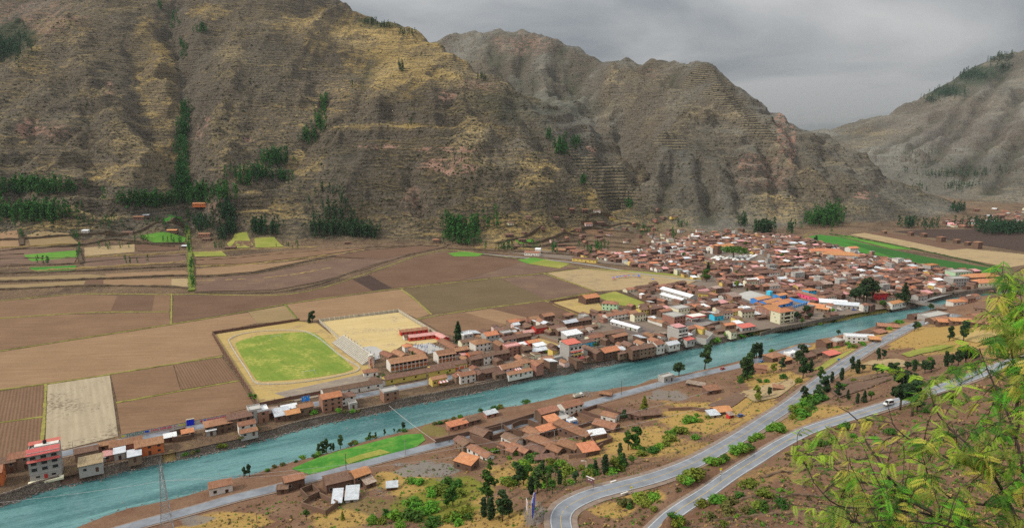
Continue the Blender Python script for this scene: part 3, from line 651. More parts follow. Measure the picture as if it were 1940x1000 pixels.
# ------------------------------------------------------------------ ribbons (roads, bunds, kerbs, walls) and sheets (fields)
def ribbon(name, line, width, mat, dz=0.1, height=0.0, drape=True, parent=None, kind='structure', step=4.0, jitter=0.0, smooth=True, off=0.0, crown=0.0, z0=None, build=True):
    L = smooth_line(line, step) if smooth else [Vector(p) for p in line]
    mb = MB(); n = len(L); rows = []
    for i, p in enumerate(L):
        d = L[min(i + 1, n - 1)] - L[max(i - 1, 0)]; d.z = 0; d.normalize(); s = Vector((-d.y, d.x, 0))
        w = width * (1 + (rng.uniform(-jitter, jitter) if jitter else 0)); hh = height * (1 + (rng.uniform(-jitter, jitter) if jitter else 0))
        c = p + s * off
        r = []
        for k in (-1, 1):
            q = c + s * (k * w / 2); zb = (lookup(q.x, q.y) if drape else q.z) if z0 is None else z0
            r.append((q.x, q.y, zb + dz))
        if not drape or height == 0: zc = max(r[0][2], r[1][2])
        else: zc = max(r[0][2], r[1][2])
        rows.append((r[0], r[1], zc, hh))
    for (a0, b0, z0_, h0), (a1, b1, z1_, h1) in zip(rows[:-1], rows[1:]):
        if height == 0:
            mb.add([a0, a1, b1, b0], [(0, 3, 2, 1)] if True else [])
        else:
            e = 0.5
            vs = [(a0[0], a0[1], a0[2] - e), (b0[0], b0[1], b0[2] - e), (b1[0], b1[1], b1[2] - e), (a1[0], a1[1], a1[2] - e),
                  (a0[0], a0[1], z0_ + h0), (b0[0], b0[1], z0_ + h0), (b1[0], b1[1], z1_ + h1), (a1[0], a1[1], z1_ + h1)]
            if crown:
                for k in (4, 5, 6, 7):
                    o_ = vs[k]; m_ = [((vs[4][0] + vs[5][0]) / 2, (vs[4][1] + vs[5][1]) / 2), ((vs[6][0] + vs[7][0]) / 2, (vs[6][1] + vs[7][1]) / 2)][k > 5]
                    vs[k] = (o_[0] + (m_[0] - o_[0]) * crown, o_[1] + (m_[1] - o_[1]) * crown, o_[2])
            mb.add(vs, [(4, 5, 6, 7), (0, 4, 7, 3), (1, 2, 6, 5)])
            if (a0 == rows[0][0]): mb.add(vs, [(0, 1, 5, 4)])
            if (a1 == rows[-1][0]): mb.add(vs, [(3, 7, 6, 2)])
    if not build: return mb
    o = mb.build(name, mat, parent)
    if kind: o['kind'] = kind
    return o
def px_line(pts, z=0.0): return [at_z(a, b, z) for a, b in pts]
def px_hit(pts): return [hit(a, b) for a, b in pts]
def sheet(name, pts, mat, dz=0.06, flat=True, step=12.0, attrs=None, kind='structure'):
    """a field: outline surveyed from the picture, laid on the ground"""
    step = step if flat else (4.0 if pts[0][1] > 650 else 10.0)
    W = [at_z(a, b, 0) for a, b in pts] if flat else [hit(a, b) for a, b in pts]
    bm = bmesh.new()
    if not flat:
        W2 = []
        for a, b in zip(W, W[1:] + W[:1]):
            n = max(1, int(math.hypot(a[0] - b[0], a[1] - b[1]) / step))
            for k in range(n): W2.append((a[0] + (b[0] - a[0]) * k / n, a[1] + (b[1] - a[1]) * k / n, 0))
        W = W2
    vs = [bm.verts.new((p[0], p[1], dz)) for p in W]
    f = bm.faces.new(vs); f.normal_update()
    if f.normal.z < 0: f.normal_flip()
    bmesh.ops.triangulate(bm, faces=bm.faces[:])
    if not flat:
        for _ in range(4):
            long = [e for e in bm.edges if e.calc_length() > step]
            if long: bmesh.ops.subdivide_edges(bm, edges=long, cuts=1, use_grid_fill=False); bmesh.ops.triangulate(bm, faces=bm.faces[:])
        for v in bm.verts: v.co.z = lookup(v.co.x, v.co.y) + dz
    me = bpy.data.meshes.new(name); bm.to_mesh(me); bm.free(); me.materials.append(mat)
    return mesh_obj(name, me, kind=kind)

# ------------------------------------------------------------------ fields
def field_mat(name, c1, c2, ang=0.0, stripe=0.0, period=2.2, blot=(0.4, 0.7), c3=None, rough=0.95, nscale=0.03, amt3=0.7):
    t = NT(name); p = t.pos()
    nb_ = t.noise(p, nscale, 5, 0.6); nf = t.noise(p, 0.5, 5, 0.7); nv = t.noise(p, 2.2, 3, 0.6)
    q = t.mapv(p, (1, 1, 1), (0, 0, -ang))
    st = t.noise(t.mapv(q, (0.03, 0.35, 1)), 1.0, 3, 0.6)        # uneven passes of the plough
    col = t.mix(t.ramp(nb_, [(0.3, 0), (0.7, 1)]), c1, c2)
    col = t.mix(t.math('MULTIPLY', t.ramp(st, [(0.35, 0), (0.65, 1)]), 0.45), col, tuple(a * 0.72 for a in c1))
    if stripe:
        w = t.wave(q, 1.0 / period * 0.5, 0.6, 2, 'Y')
        col = t.mix(t.math('MULTIPLY', w, stripe), col, tuple(a * 0.45 for a in c1))
    col = t.mix(t.math('MULTIPLY', t.ramp(nf, [(0.5, 0), (0.75, 1)]), 0.35), col, tuple(a * 1.35 for a in c2))
    if c3: col = t.mix(t.math('MULTIPLY', t.ramp(t.math('ADD', t.math('MULTIPLY', nf, .5), t.math('MULTIPLY', nb_, .5)), [(blot[0], 0), (blot[1], 1)]), amt3), col, c3)
    t.bump(t.math('ADD', nf, nv), 0.5, 0.35)
    return t.done(col, rough, 0.1)
def dirang(a, b):
    A, B = at_z(*a), at_z(*b); return math.atan2(B[1] - A[1], B[0] - A[0])
aH = dirang((100, 594), (500, 583)); aV = dirang((84, 790), (87, 729)); aS = dirang((350, 690), (400, 740))
F_brown = field_mat('soil_brown', (0.160, 0.093, 0.054), (0.210, 0.128, 0.076), aH)
F_brownv = field_mat('soil_brown_furrowed', (0.172, 0.100, 0.060), (0.20, 0.122, 0.076), aV, 0.55, 2.6)
F_dark = field_mat('soil_dark', (0.115, 0.066, 0.042), (0.152, 0.090, 0.058), aH)
F_vdark = field_mat('soil_very_dark', (0.060, 0.038, 0.030), (0.072, 0.046, 0.036), aV, 0.4, 2.5)
F_tan = field_mat('soil_tan', (0.222, 0.136, 0.076), (0.272, 0.174, 0.099), aH)
F_tany = field_mat('soil_tan_yellow', (0.215, 0.150, 0.076), (0.265, 0.190, 0.098), aH)
F_pale = field_mat('soil_pale_stubble', (0.33, 0.265, 0.180), (0.40, 0.335, 0.235), aV, 0.15, 5, (0.52, 0.60), (0.12, 0.088, 0.062), amt3=0.8)
F_olive = field_mat('soil_olive', (0.125, 0.090, 0.048), (0.155, 0.112, 0.062), dirang((760, 548), (950, 528)), 0.35, 6)
F_red = field_mat('soil_reddish', (0.125, 0.076, 0.056), (0.155, 0.098, 0.072), aH, c3=(0.20, 0.135, 0.075), blot=(.5, .66))
F_straw = field_mat('straw_field', (0.30, 0.215, 0.115), (0.42, 0.315, 0.170), 0.4, c3=(0.17, 0.125, 0.085), blot=(0.50, 0.58), nscale=0.05)
F_strawy = field_mat('dry_grass_field', (0.35, 0.25, 0.09), (0.45, 0.33, 0.13), 0.4, c3=(0.22, 0.15, 0.085), blot=(0.5, 0.6), nscale=0.06)
F_dirtf = field_mat('dry_school_field', (0.44, 0.33, 0.15), (0.54, 0.42, 0.21), 0.4, c3=(0.26, 0.19, 0.13), blot=(0.53, 0.60), nscale=0.045)
F_green = field_mat('green_crop', (0.038, 0.150, 0.020), (0.062, 0.205, 0.030), dirang((1560, 446), (1700, 480)), 0.22, 5)
F_dgreen = field_mat('dark_green_crop', (0.026, 0.098, 0.018), (0.042, 0.130, 0.024), dirang((1560, 446), (1700, 480)), 0.3, 6)
F_bgreen = field_mat('bright_green_crop', (0.07, 0.195, 0.024), (0.12, 0.26, 0.036), aH, 0.0, c3=(0.17, 0.19, 0.045), blot=(.52, .66), nscale=.05)
F_olivg = field_mat('green_yellow_pasture', (0.17, 0.20, 0.035), (0.27, 0.26, 0.06), aH, c3=(0.34, 0.28, 0.08), blot=(.5, .62))
F_pitch = field_mat('pitch_turf', (0.13, 0.20, 0.030), (0.22, 0.25, 0.045), aS, c3=(0.42, 0.36, 0.10), blot=(0.52, 0.62), nscale=0.06, amt3=0.7)
F_yard = field_mat('bare_yard', (0.20, 0.165, 0.135), (0.27, 0.225, 0.185), 0.3, c3=(0.34, 0.26, 0.16), blot=(.5, .65), nscale=.06)
F_conc = field_mat('concrete_court', (0.36, 0.35, 0.33), (0.43, 0.42, 0.395), 0.3, nscale=.08)
F_town = field_mat('town_ground', (0.155, 0.118, 0.092), (0.235, 0.195, 0.160), 0.3, c3=(0.11, 0.075, 0.055), blot=(.48, .62), nscale=.05)
_lay = [0]
def fl(n, pts, m, dz=0.06):
    _lay[0] += 1; return sheet(n, pts, m, dz + 0.006 * _lay[0])
fl('ploughed_field', [(-200, 584), (0, 571), (144, 558), (222, 560), (210, 589), (120, 594), (0, 602), (-200, 612)], F_brown)
fl('ploughed_field', [(222, 560), (293, 559), (288, 589), (210, 590)], F_dark)
fl('ploughed_field', [(293, 559), (323, 559), (321, 589), (288, 589)], F_brown)
fl('ploughed_field', [(-200, 614), (0, 604), (120, 596), (320, 592), (323, 613), (93, 649), (0, 663), (-200, 690)], F_brown)
fl('ploughed_field', [(329, 560), (400, 559), (526, 560), (540, 575), (500, 582), (327, 612)], F_dark)
fl('ploughed_field', [(527, 560), (602, 549), (667, 529), (706, 551), (560, 573), (541, 575)], F_dark)
fl('ploughed_field', [(667, 529), (700, 521), (743, 546), (706, 551)], F_vdark)
fl('ploughed_field', [(-200, 694), (0, 667), (93, 652), (324, 616), (470, 592), (487, 612), (401, 632), (423, 672), (315, 691), (210, 708), (85, 726), (0, 737), (-200, 770)], F_tan)
fl('stubble_field', [(470, 591), (540, 579), (566, 608), (487, 612)], F_tany)
fl('ploughed_field', [(543, 577), (745, 550), (760, 549), (796, 577), (814, 595), (790, 603), (756, 588), (608, 606), (568, 607)], F_tan)
fl('ploughed_field', [(702, 520), (790, 487), (848, 477), (890, 482), (1000, 494), (870, 532), (745, 546)], F_dark)
fl('ploughed_field', [(1000, 494), (1050, 500), (1098, 507), (1030, 516), (900, 529), (872, 532)], F_red)
fl('ploughed_field', [(890, 481), (935, 480), (1010, 492), (1000, 494)], F_vdark)
fl('ploughed_field', [(762, 549), (900, 533), (945, 528), (1045, 564), (1030, 569), (850, 592), (820, 594), (797, 575)], F_olive)
fl('ploughed_field', [(948, 527), (1030, 520), (1127, 552), (1036, 568)], F_red)
fl('harvested_field', [(1034, 517), (1108, 509), (1330, 527), (1300, 540), (1200, 548), (1131, 552)], F_straw)
fl('harvested_field', [(1108, 508), (1180, 512), (1345, 524), (1330, 527)], F_olivg, 0.08)
fl('ploughed_field', [(796, 606), (850, 596), (880, 592), (960, 615), (900, 632), (870, 640), (840, 632)], F_brown)
fl('ploughed_field', [(880, 592), (930, 585), (1015, 606), (960, 615)], F_tan)
fl('ploughed_field', [(930, 585), (1030, 571), (1098, 597), (1015, 606)], F_dark)
fl('dry_pasture', [(1046, 572), (1100, 562), (1128, 567), (1148, 590), (1100, 596)], F_strawy)
fl('green_pasture', [(1128, 561), (1165, 552), (1222, 573), (1214, 584), (1168, 577)], F_olivg)
fl('ploughed_field', [(-200, 774), (0, 742), (84, 729), (82, 788), (0, 799), (-200, 828)], F_brownv)
fl('ploughed_field', [(-200, 832), (0, 802), (82, 791), (78, 838), (40, 864), (0, 870), (-200, 905)], F_brownv)
fl('stubble_field', [(90, 729), (208, 711), (224, 826), (120, 852), (86, 842)], F_pale)
fl('ploughed_field', [(210, 710), (328, 692), (342, 739), (222, 761)], F_brown)
fl('ploughed_field', [(330, 691), (421, 678), (452, 720), (343, 738)], F_brownv)
fl('ploughed_field', [(221, 765), (343, 742), (454, 723), (484, 770), (360, 800), (230, 823)], F_brown)
fl('school_field', [(607, 609), (755, 592), (843, 645), (800, 655), (770, 650), (735, 672), (700, 665), (655, 664)], F_dirtf, 0.08)
fl('stadium_ground', [(405, 634), (565, 609), (600, 612), (700, 690), (718, 722), (640, 745), (490, 769)], F_strawy, 0.04)
fl('stadium_ground', [(520, 745), (600, 728), (690, 708), (735, 715), (640, 745), (560, 760)], F_yard, 0.08)
PITCH_ = [(446, 655), (447, 650), (462, 643), (490, 636), (515, 633.5), (551, 630), (588, 629.5), (598, 632), (612, 642), (630, 659), (652, 681), (669, 697), (669, 700), (652, 706), (601, 715), (544, 720.5), (496, 723), (486, 720), (478, 709), (465, 688)]
fl('football_pitch', PITCH_, F_pitch, 0.12)
fl('school_court', [(672, 662), (700, 656), (712, 657), (737, 672), (730, 676), (706, 684)], F_conc, 0.13)
fl('school_court', [(775, 656), (812, 650), (845, 662), (815, 670), (803, 673)], F_conc, 0.13)
fl('crop_field', [(1520, 451), (1552, 444.5), (1592, 449), (1700, 478), (1800, 497), (1904, 511), (1870, 518), (1841, 517), (1772, 505.5), (1700, 490), (1630, 479)], F_green)
fl('crop_field', [(1600, 459), (1660, 467), (1760, 488), (1875, 508), (1850, 516), (1772, 504), (1680, 484)], F_dgreen, 0.12)
fl('crop_field', [(1574, 443.5), (1610, 447), (1700, 466), (1729, 473), (1690, 472)], F_bgreen, 0.15)
fl('harvested_field', [(1610, 445), (1640, 441), (1700, 448), (1800, 468), (1940, 482), (1990, 495), (1912, 507), (1729, 472), (1700, 464)], F_straw)
fl('ploughed_field', [(1630, 440), (1690, 441), (1850, 470), (1800, 474), (1700, 453)], F_dark, 0.1)
fl('ploughed_field', [(1690, 438.5), (1760, 435), (1880, 434), (2050, 434), (2050, 485), (1940, 477), (1850, 463), (1760, 449)], F_vdark, 0.1)
fl('green_pasture', [(1665, 492), (1700, 490), (1740, 502), (1690, 500)], F_bgreen, 0.1)
fl('green_pasture', [(848, 480), (880, 477), (917, 481), (905, 486), (860, 486)], F_bgreen, 0.14)
fl('green_pasture', [(980, 493), (1010, 488), (1034, 492), (1000, 500)], F_bgreen, 0.14)
fl('green_pasture', [(1000, 500), (1034, 492), (1080, 500), (1060, 509)], F_olivg, 0.12)
# the town stands on trodden earth and paving
fl('town_ground', [(850, 650), (980, 620), (1100, 598), (1214, 585), (1225, 572), (1180, 548), (1300, 541), (1340, 528), (1200, 505), (1000, 484), (960, 478), (1080, 472), (1200, 478), (1240, 462), (1300, 448), (1480, 446), (1520, 452), (1630, 482), (1772, 508), (1860, 520), (1900, 535), (1890, 547), (1835, 553), (1778, 561), (1758, 565), (1744, 570), (1720, 577), (1640, 591), (1548, 607), (1462, 622),
    (1400, 633), (1346, 643), (1292, 653), (1238, 664), (1168, 676), (1114, 686), (1060, 697), (1000, 705), (950, 717), (900, 727), (870, 700)], F_town, 0.10)
for pts, m in [([(0, 470), (130, 470), (150, 478), (140, 500), (0, 505)], F_red), ([(45, 484), (146, 475), (148, 488), (60, 496)], F_bgreen), ([(55, 507), (145, 503), (142, 512), (62, 515)], F_green), ([(50, 445), (130, 442), (150, 462), (60, 470)], F_tany), ([(0, 440), (38, 436), (40, 466), (0, 472)], F_tan),
               ([(262, 447), (310, 440), (352, 450), (350, 459), (290, 460)], F_bgreen), ([(310, 414), (344, 412), (348, 422), (315, 424)], F_green), ([(160, 470), (255, 463), (255, 478), (160, 486)], F_straw), ([(160, 490), (350, 480), (355, 500), (160, 508)], F_red), ([(255, 464), (340, 466), (340, 474), (260, 476)], F_dark),
               ([(430, 462), (445, 443), (468, 440), (480, 465), (470, 470), (435, 470)], F_olivg), ([(437, 467), (445, 457), (475, 457), (478, 468)], F_dark), ([(482, 452), (520, 450), (540, 468), (484, 470)], F_olivg), ([(365, 478), (420, 476), (430, 486), (370, 487)], F_olivg), ([(395, 384), (418, 382), (420, 402), (394, 403)], F_red),
               ([(-60, 528), (60, 524), (170, 520), (200, 523), (200, 529), (60, 532), (-60, 536)], F_tany), ([(200, 520), (350, 513), (360, 520), (200, 530)], F_tan), ([(0, 540), (60, 538), (163, 532), (160, 541), (60, 545), (0, 549)], F_tany), ([(163, 531), (196, 530), (196, 541), (158, 541)], F_dark), ([(196, 531), (325, 529), (325, 542), (196, 540)], F_tan), ([(325, 529), (358, 528), (362, 545), (325, 544)], F_straw),
               ([(370, 528), (480, 522), (640, 492), (720, 490), (780, 480), (700, 508), (600, 535), (520, 550), (370, 553)], F_red), ([(372, 510), (460, 502), (520, 500), (600, 490), (480, 515), (372, 522)], F_tan), ([(372, 490), (520, 478), (620, 472), (700, 470), (600, 485), (480, 498), (372, 502)], F_brown),
               ([(675, 476), (718, 474), (725, 480), (690, 487)], F_green), ([(612, 486), (690, 475), (800, 466), (840, 470), (720, 492)], F_dark), ([(1105, 435), (1160, 432), (1170, 440), (1110, 442)], F_brown), ([(975, 455), (1010, 453), (1012, 460), (985, 462)], F_bgreen), ([(1090, 434), (1110, 432), (1112, 438), (1092, 438)], F_green)]:
    _lay[0] += 1; sheet('terraced_field', pts, m, 0.35 + .03 * (_lay[0] % 12), flat=False)
F_crop = field_mat('alfalfa', (0.035, 0.155, 0.020), (0.085, 0.260, 0.036), .6, c3=(0.17, 0.22, 0.05), blot=(.50, .64), nscale=.12)
# the crop beside the river on the right bank
sheet('crop_field', [(553, 888), (600, 868), (640, 855), (695, 841), (740, 829), (770, 823), (800, 822), (806, 834), (790, 846), (760, 855), (700, 871), (650, 882), (610, 894), (585, 899)], F_crop, 0.3, flat=False)
sheet('dry_pasture', [(652, 872), (690, 860), (720, 852), (740, 858), (690, 870), (660, 880)], F_olivg, 0.5, flat=False)

# ------------------------------------------------------------------ grassy bunds, earth banks, roads
M_bund = simple('bund_grass', (0.27, 0.235, 0.06), (0.155, 0.145, 0.035), 0.35, bump=.5)
M_bundg = simple('bund_green', (0.16, 0.19, 0.03), (0.08, 0.10, 0.02), 0.4, bump=.5)
M_bank = simple('earth_bank', (0.052, 0.036, 0.026), (0.11, 0.075, 0.04), 0.25, bump=.6)
M_strawb = simple('straw_bank', (0.36, 0.26, 0.09), (0.20, 0.135, 0.06), 0.3, bump=.5)
BUNDS = [[(-200, 692), (0, 665), (93, 650.5), (324, 614.5), (400, 602), (500, 584), (540, 576.5), (640, 562), (745, 548), (900, 531), (1030, 518), (1104, 509)],
         [(-200, 613), (0, 603), (120, 595), (200, 591.5), (320, 590.5)], [(325, 557), (325, 585), (324, 614)], [(-200, 583), (0, 570), (144, 557.5), (325, 558), (369, 556.5), (400, 558), (526, 559), (602, 547.5), (670, 526.5), (724, 508), (789, 485.5), (846, 474), (890, 478), (980, 490), (1104, 508)],
         [(-200, 772), (0, 739), (87, 727.5), (210, 709), (315, 691.5), (421, 675)], [(87, 728), (84, 790), (79, 840)], [(-200, 830), (0, 800.5), (83, 789.5)], [(220, 763), (343, 740.5), (454, 721)],
         [(1030, 518), (1080, 535), (1129, 552.5)], [(760, 548), (780, 562), (796, 576), (818, 596)], [(790, 605), (850, 594), (900, 586.5), (1033, 569.5)], [(1033, 570), (1126, 554)], [(540, 577), (567, 609)], [(1098, 598), (1033, 570)], [(1104, 509), (1200, 520), (1330, 530)], [(1520, 450), (1540, 440), (1600, 438)]]
for i, b in enumerate(BUNDS):
    m = M_bundg if i in (12,) else M_bund
    ribbon('grass_bund', px_line(b), 2.3, m, 0.0, 0.45, step=5, jitter=0.4, crown=0.5)
for b, w, h, m in [([(-100, 522), (60, 517), (200, 512), (355, 505)], 3.5, 1.2, M_bank), ([(-100, 536), (0, 534), (190, 529), (350, 523), (362, 524)], 3.5, 1.2, M_bank), ([(-100, 552), (0, 549), (160, 542), (325, 544), (365, 549)], 3.5, 1.0, M_bank), ([(0, 502), (140, 500), (250, 490), (350, 484)], 3, 1.0, M_bank),
                  ([(160, 487), (350, 478)], 3, 1.2, M_strawb), ([(0, 477), (140, 466), (220, 455), (330, 468)], 3.5, 1.4, M_bank), ([(0, 484), (45, 482)], 3, 1, M_bank), ([(370, 524), (480, 517), (600, 492), (700, 474), (800, 464)], 3.2, .9, M_bank), ([(370, 505), (480, 500), (600, 487), (690, 474)], 3.5, .9, M_strawb),
                  ([(600, 540), (690, 508), (790, 480), (846, 468)], 3, .8, M_bank), ([(370, 556), (520, 554), (600, 540)], 3, .8, M_bank), ([(850, 472), (960, 477), (1080, 484), (1180, 497), (1290, 514), (1345, 524)], 4, 1.6, M_bank), ([(950, 470), (1100, 466), (1230, 474)], 4, 1.6, M_bank), ([(1000, 462), (1050, 450), (1100, 447), (1200, 452)], 3.5, 1.5, M_bank), ([(940, 462), (1000, 447), (1025, 430)], 3, 1.5, M_bank), ([(1100, 422), (1180, 424), (1230, 432)], 3, 1.5, M_bank), ([(-60, 494), (60, 490), (150, 489)], 3, 1.2, M_bank), ([(0, 456), (60, 452), (150, 446), (240, 444)], 4, 1.5, M_bank), ([(0, 471), (50, 468), (150, 462)], 3, 1.2, M_strawb), ([(60, 514), (200, 506), (350, 497)], 3, 1.2, M_strawb), ([(240, 462), (300, 462), (350, 462)], 3, 1.4, M_bank), ([(200, 446), (260, 440), (350, 432)], 4, 1.4, M_bank), ([(370, 494), (480, 486), (600, 476), (720, 468), (830, 466)], 3, .9, M_bank), ([(372, 480), (480, 472), (600, 468)], 3, .9, M_strawb), ([(370, 532), (480, 528), (560, 520), (640, 505)], 2.5, .7, M_strawb), ([(38, 436), (42, 466)], 4, 1.5, M_bank), ([(148, 470), (155, 500)], 4, 2, M_bank), ([(355, 430), (360, 480), (364, 552)], 5, 1.5, M_bundg), ([(900, 470), (1000, 472), (1100, 480)], 3, 1.2, M_strawb), ([(1020, 468), (1090, 458), (1180, 462), (1235, 470)], 3, 1.5, M_bank), ([(1080, 440), (1140, 436), (1200, 442)], 3, 1.5, M_bank), ([(1110, 412), (1160, 410)], 3, 1.4, M_bank)]:
    ribbon('earth_bank', px_hit(b), w * 1.5, m, -0.2, h * 1.35, step=6, jitter=0.45, crown=0.35)
ribbon('crop_hedge', px_line([(1572, 443.5), (1640, 455), (1729, 472), (1800, 487), (1884, 507)]), 2.5, simple('hedge', (0.02, 0.045, 0.015), (0.05, 0.08, 0.02), .5, bump=.5), 0, 1.6, step=4, jitter=.5, crown=.3)

def asphalt(name, c1, c2, wet=0.5):
    t = NT(name); p = t.pos(); n = t.noise(p, 0.12, 5, 0.6); nf = t.noise(p, 3, 4, 0.7)
    col = t.mix(t.ramp(n, [(.38, 0), (.60, 1)]), tuple(a * .7 for a in c1), c2)
    col = t.mix(t.math('MULTIPLY', nf, 0.35), col, tuple(a * .6 for a in c1))
    r = t.ramp(n, [(0.38, 0.16), (0.62, 0.55)])
    t.bump(nf, 0.12, 0.05)
    return t.done(col, r, 0.5)
M_road = asphalt('wet_asphalt', (0.165, 0.183, 0.212), (0.225, 0.243, 0.270))
M_gravel = simple('road_verge', (0.175, 0.125, 0.098), (0.25, 0.19, 0.15), 0.5, bump=.3)
M_white = simple('road_paint', (0.62, 0.62, 0.60), (0.45, 0.45, 0.43), 0.6, 0.6)
M_yellow = simple('yellow_paint', (0.55, 0.36, 0.06), (0.38, 0.26, 0.06), 0.6, 0.6)
def road(name, line, width, verge, lines=True, yellow=False, dz=0.22):
    if verge: ribbon('road_verge', line, verge, M_gravel, dz - 0.12, drape=False, step=3)
    o = ribbon(name, line, width, M_road, dz, drape=False, step=3)
    if lines:
        for s in (-1, 1): ribbon('edge_line', line, 0.14, M_white, dz + 0.02, drape=False, step=3, off=s * (width / 2 - 0.35))
    if yellow: ribbon('centre_line', line, 0.17, M_yellow, dz + 0.02, drape=False, step=3)
    return o
_pz = lambda L: [tuple(p) for p in L]
road('road', _pz(RB_W), 6.7, 10.5, True, True)
road('road', _pz(RC_W), 5.2, 7.4, True, True)
road('road', _pz(RA_W), 6.0, 8.0, False)
ROAD_D = [(-200, 915), (0, 882), (52, 873), (126, 858), (196, 842.5), (315, 820), (385, 806), (440, 795), (502, 782.5), (604, 764), (674, 751), (716, 743), (754, 735), (810, 724), (905, 703.5), (1000, 687), (1103, 668), (1137, 661), (1200, 648.5), (1260, 633), (1330, 618), (1400, 604)]
road('road', px_line(ROAD_D), 6.5, 9.0, False, dz=0.14)
STREETS = [[(1120, 664), (1060, 648), (1000, 640), (930, 655)], [(1200, 648), (1160, 625), (1110, 605), (1040, 612)], [(1290, 626), (1230, 600), (1170, 588)], [(1330, 618), (1290, 590), (1230, 562), (1190, 548)], [(880, 478), (980, 487), (1090, 498), (1200, 516), (1290, 529), (1345, 532)], [(1345, 533), (1420, 520), (1500, 508)], [(1300, 575), (1380, 555), (1450, 540)],
           [(1400, 604), (1470, 622), (1540, 606)], [(1540, 606), (1620, 585), (1700, 570), (1735, 572)], [(1735, 574), (1800, 556), (1880, 545)]]
for s_ in STREETS: ribbon('street', px_line(s_), 5.5, simple('street_paving', (0.20, 0.19, 0.18), (0.28, 0.265, 0.25), .2) if s_ is STREETS[0] else bpy.data.materials['street_paving'], 0.16, drape=False, step=6)

# plots and stony bunds on the near slope
M_tb = simple('terrace_bund', (.15, .10, .06), (.075, .05, .036), .5, bump=.5)
for n_, pts, m in [('ploughed_plot', [(1572, 742), (1600, 732), (1690, 712), (1700, 716), (1640, 738), (1590, 754)], F_red), ('ploughed_plot', [(1580, 726), (1640, 712), (1690, 706), (1690, 710), (1600, 730)], F_red), ('meadow', [(1705, 672), (1730, 664), (1790, 654), (1806, 656), (1760, 668), (1720, 677)], F_olivg), ('meadow', [(1536, 702), (1560, 690), (1612, 664), (1622, 662), (1590, 682), (1556, 704)], F_olivg), ('harvested_plot', [(1400, 745), (1440, 732), (1500, 718), (1512, 724), (1490, 742), (1430, 762)], F_straw), ('harvested_plot', [(1340, 768), (1400, 742), (1420, 748), (1380, 775)], F_red), ('harvested_plot', [(1620, 690), (1700, 680), (1760, 688), (1700, 698)], F_straw), ('meadow', [(1800, 640), (1850, 626), (1900, 632), (1850, 650)], F_strawy)]:
    sheet(n_, pts, m, 0.45, flat=False)
for pts in ([(1400, 948), (1480, 942), (1576, 938), (1660, 925), (1734, 910), (1820, 880)], [(1340, 985), (1440, 975), (1540, 972), (1640, 960), (1740, 945)], [(1440, 905), (1500, 893), (1570, 880), (1646, 868), (1740, 850), (1840, 820)], [(1490, 862), (1560, 848), (1646, 842), (1720, 826), (1800, 800)], [(1570, 738), (1630, 724), (1690, 712)], [(1580, 752), (1640, 738), (1704, 716)], [(1290, 1000), (1380, 998), (1480, 1000)]):
    ribbon('terrace_bund', px_hit(pts), 1.0, M_tb, -.2, .6, step=1.5, jitter=.7, crown=.5)

# ------------------------------------------------------------------ building materials
def roof_mat(name, c1, c2, rand=0.18, metal=False, streak=0.6):
    t = NT(name); p = t.obj()
    s = t.noise(t.mapv(p, (2.6, 0.35, 0.35)), 1.0, 4, 0.65); n = t.noise(t.mapv(p, (1, 1, 1), loc=(7, 3, 1)), 0.55, 5, 0.65); nv = t.noise(p, 4.0, 2, 0.6)
    col = t.mix(t.ramp(n, [(.35, 0), (.65, 1)]), c1, c2)
    col = t.mix(t.math('MULTIPLY', t.ramp(s, [(.4, 0), (.65, 1)]), streak), col, tuple(a * .55 for a in c1))
    col = t.mix(t.math('MULTIPLY', t.ramp(nv, [(.55, 0), (.7, 1)]), .35), col, tuple(min(1, a * 1.5) for a in c2))
    col = hsv_rand(t, col, 0.010, rand)
    w = t.wave(p, 0.5 / (0.30 if not metal else 0.18), 0.0, 0, 'X')
    t.bump(w, 0.6, 0.12)
    return t.done(col, 0.45 if metal else 0.9, 0.4 if metal else 0.15)
def wall_mat(name, c, rand=0.12, grime=0.45, c2=None):
    t = NT(name); p = t.obj()
    n = t.noise(p, 0.6, 6, 0.65); nv = t.noise(p, 3.5, 3, 0.6)
    col = t.mix(t.math('MULTIPLY', t.ramp(n, [(.42, 0), (.72, 1)]), grime), c, c2 or (0.16, 0.12, 0.09))
    col = t.mix(t.math('MULTIPLY', nv, 0.2), col, tuple(a * .6 for a in c))
    if rand: col = hsv_rand(t, col, 0.008, rand)
    t.bump(nv, 0.35, 0.05)
    return t.done(col, 0.92, 0.15)
def brick_mat(name, c1, c2, mortar, scale=1.0):
    t = NT(name); p = t.obj()
    sp = t.new('ShaderNodeSeparateXYZ'); t.l.new(p, sp.inputs[0])
    cb = t.new('ShaderNodeCombineXYZ'); t.l.new(t.math('ADD', sp.outputs[0], sp.outputs[1]), cb.inputs[0]); t.l.new(sp.outputs[2], cb.inputs[1])
    b = t.new('ShaderNodeTexBrick'); t.l.new(cb.outputs[0], b.inputs['Vector']); b.inputs['Scale'].default_value = scale
    b.inputs['Brick Width'].default_value = 0.6; b.inputs['Row Height'].default_value = 0.3; b.inputs['Mortar Size'].default_value = 0.02
    b.inputs['Color1'].default_value = (*c1, 1); b.inputs['Color2'].default_value = (*c2, 1); b.inputs['Mortar'].default_value = (*mortar, 1)
    n = t.noise(p, 0.8, 5, 0.6)
    col = t.mix(t.math('MULTIPLY', t.ramp(n, [(.4, 0), (.7, 1)]), .5), b.outputs['Color'], tuple(a * .6 for a in c1))
    return t.done(hsv_rand(t, col, 0.01, 0.12), 0.92, 0.1)
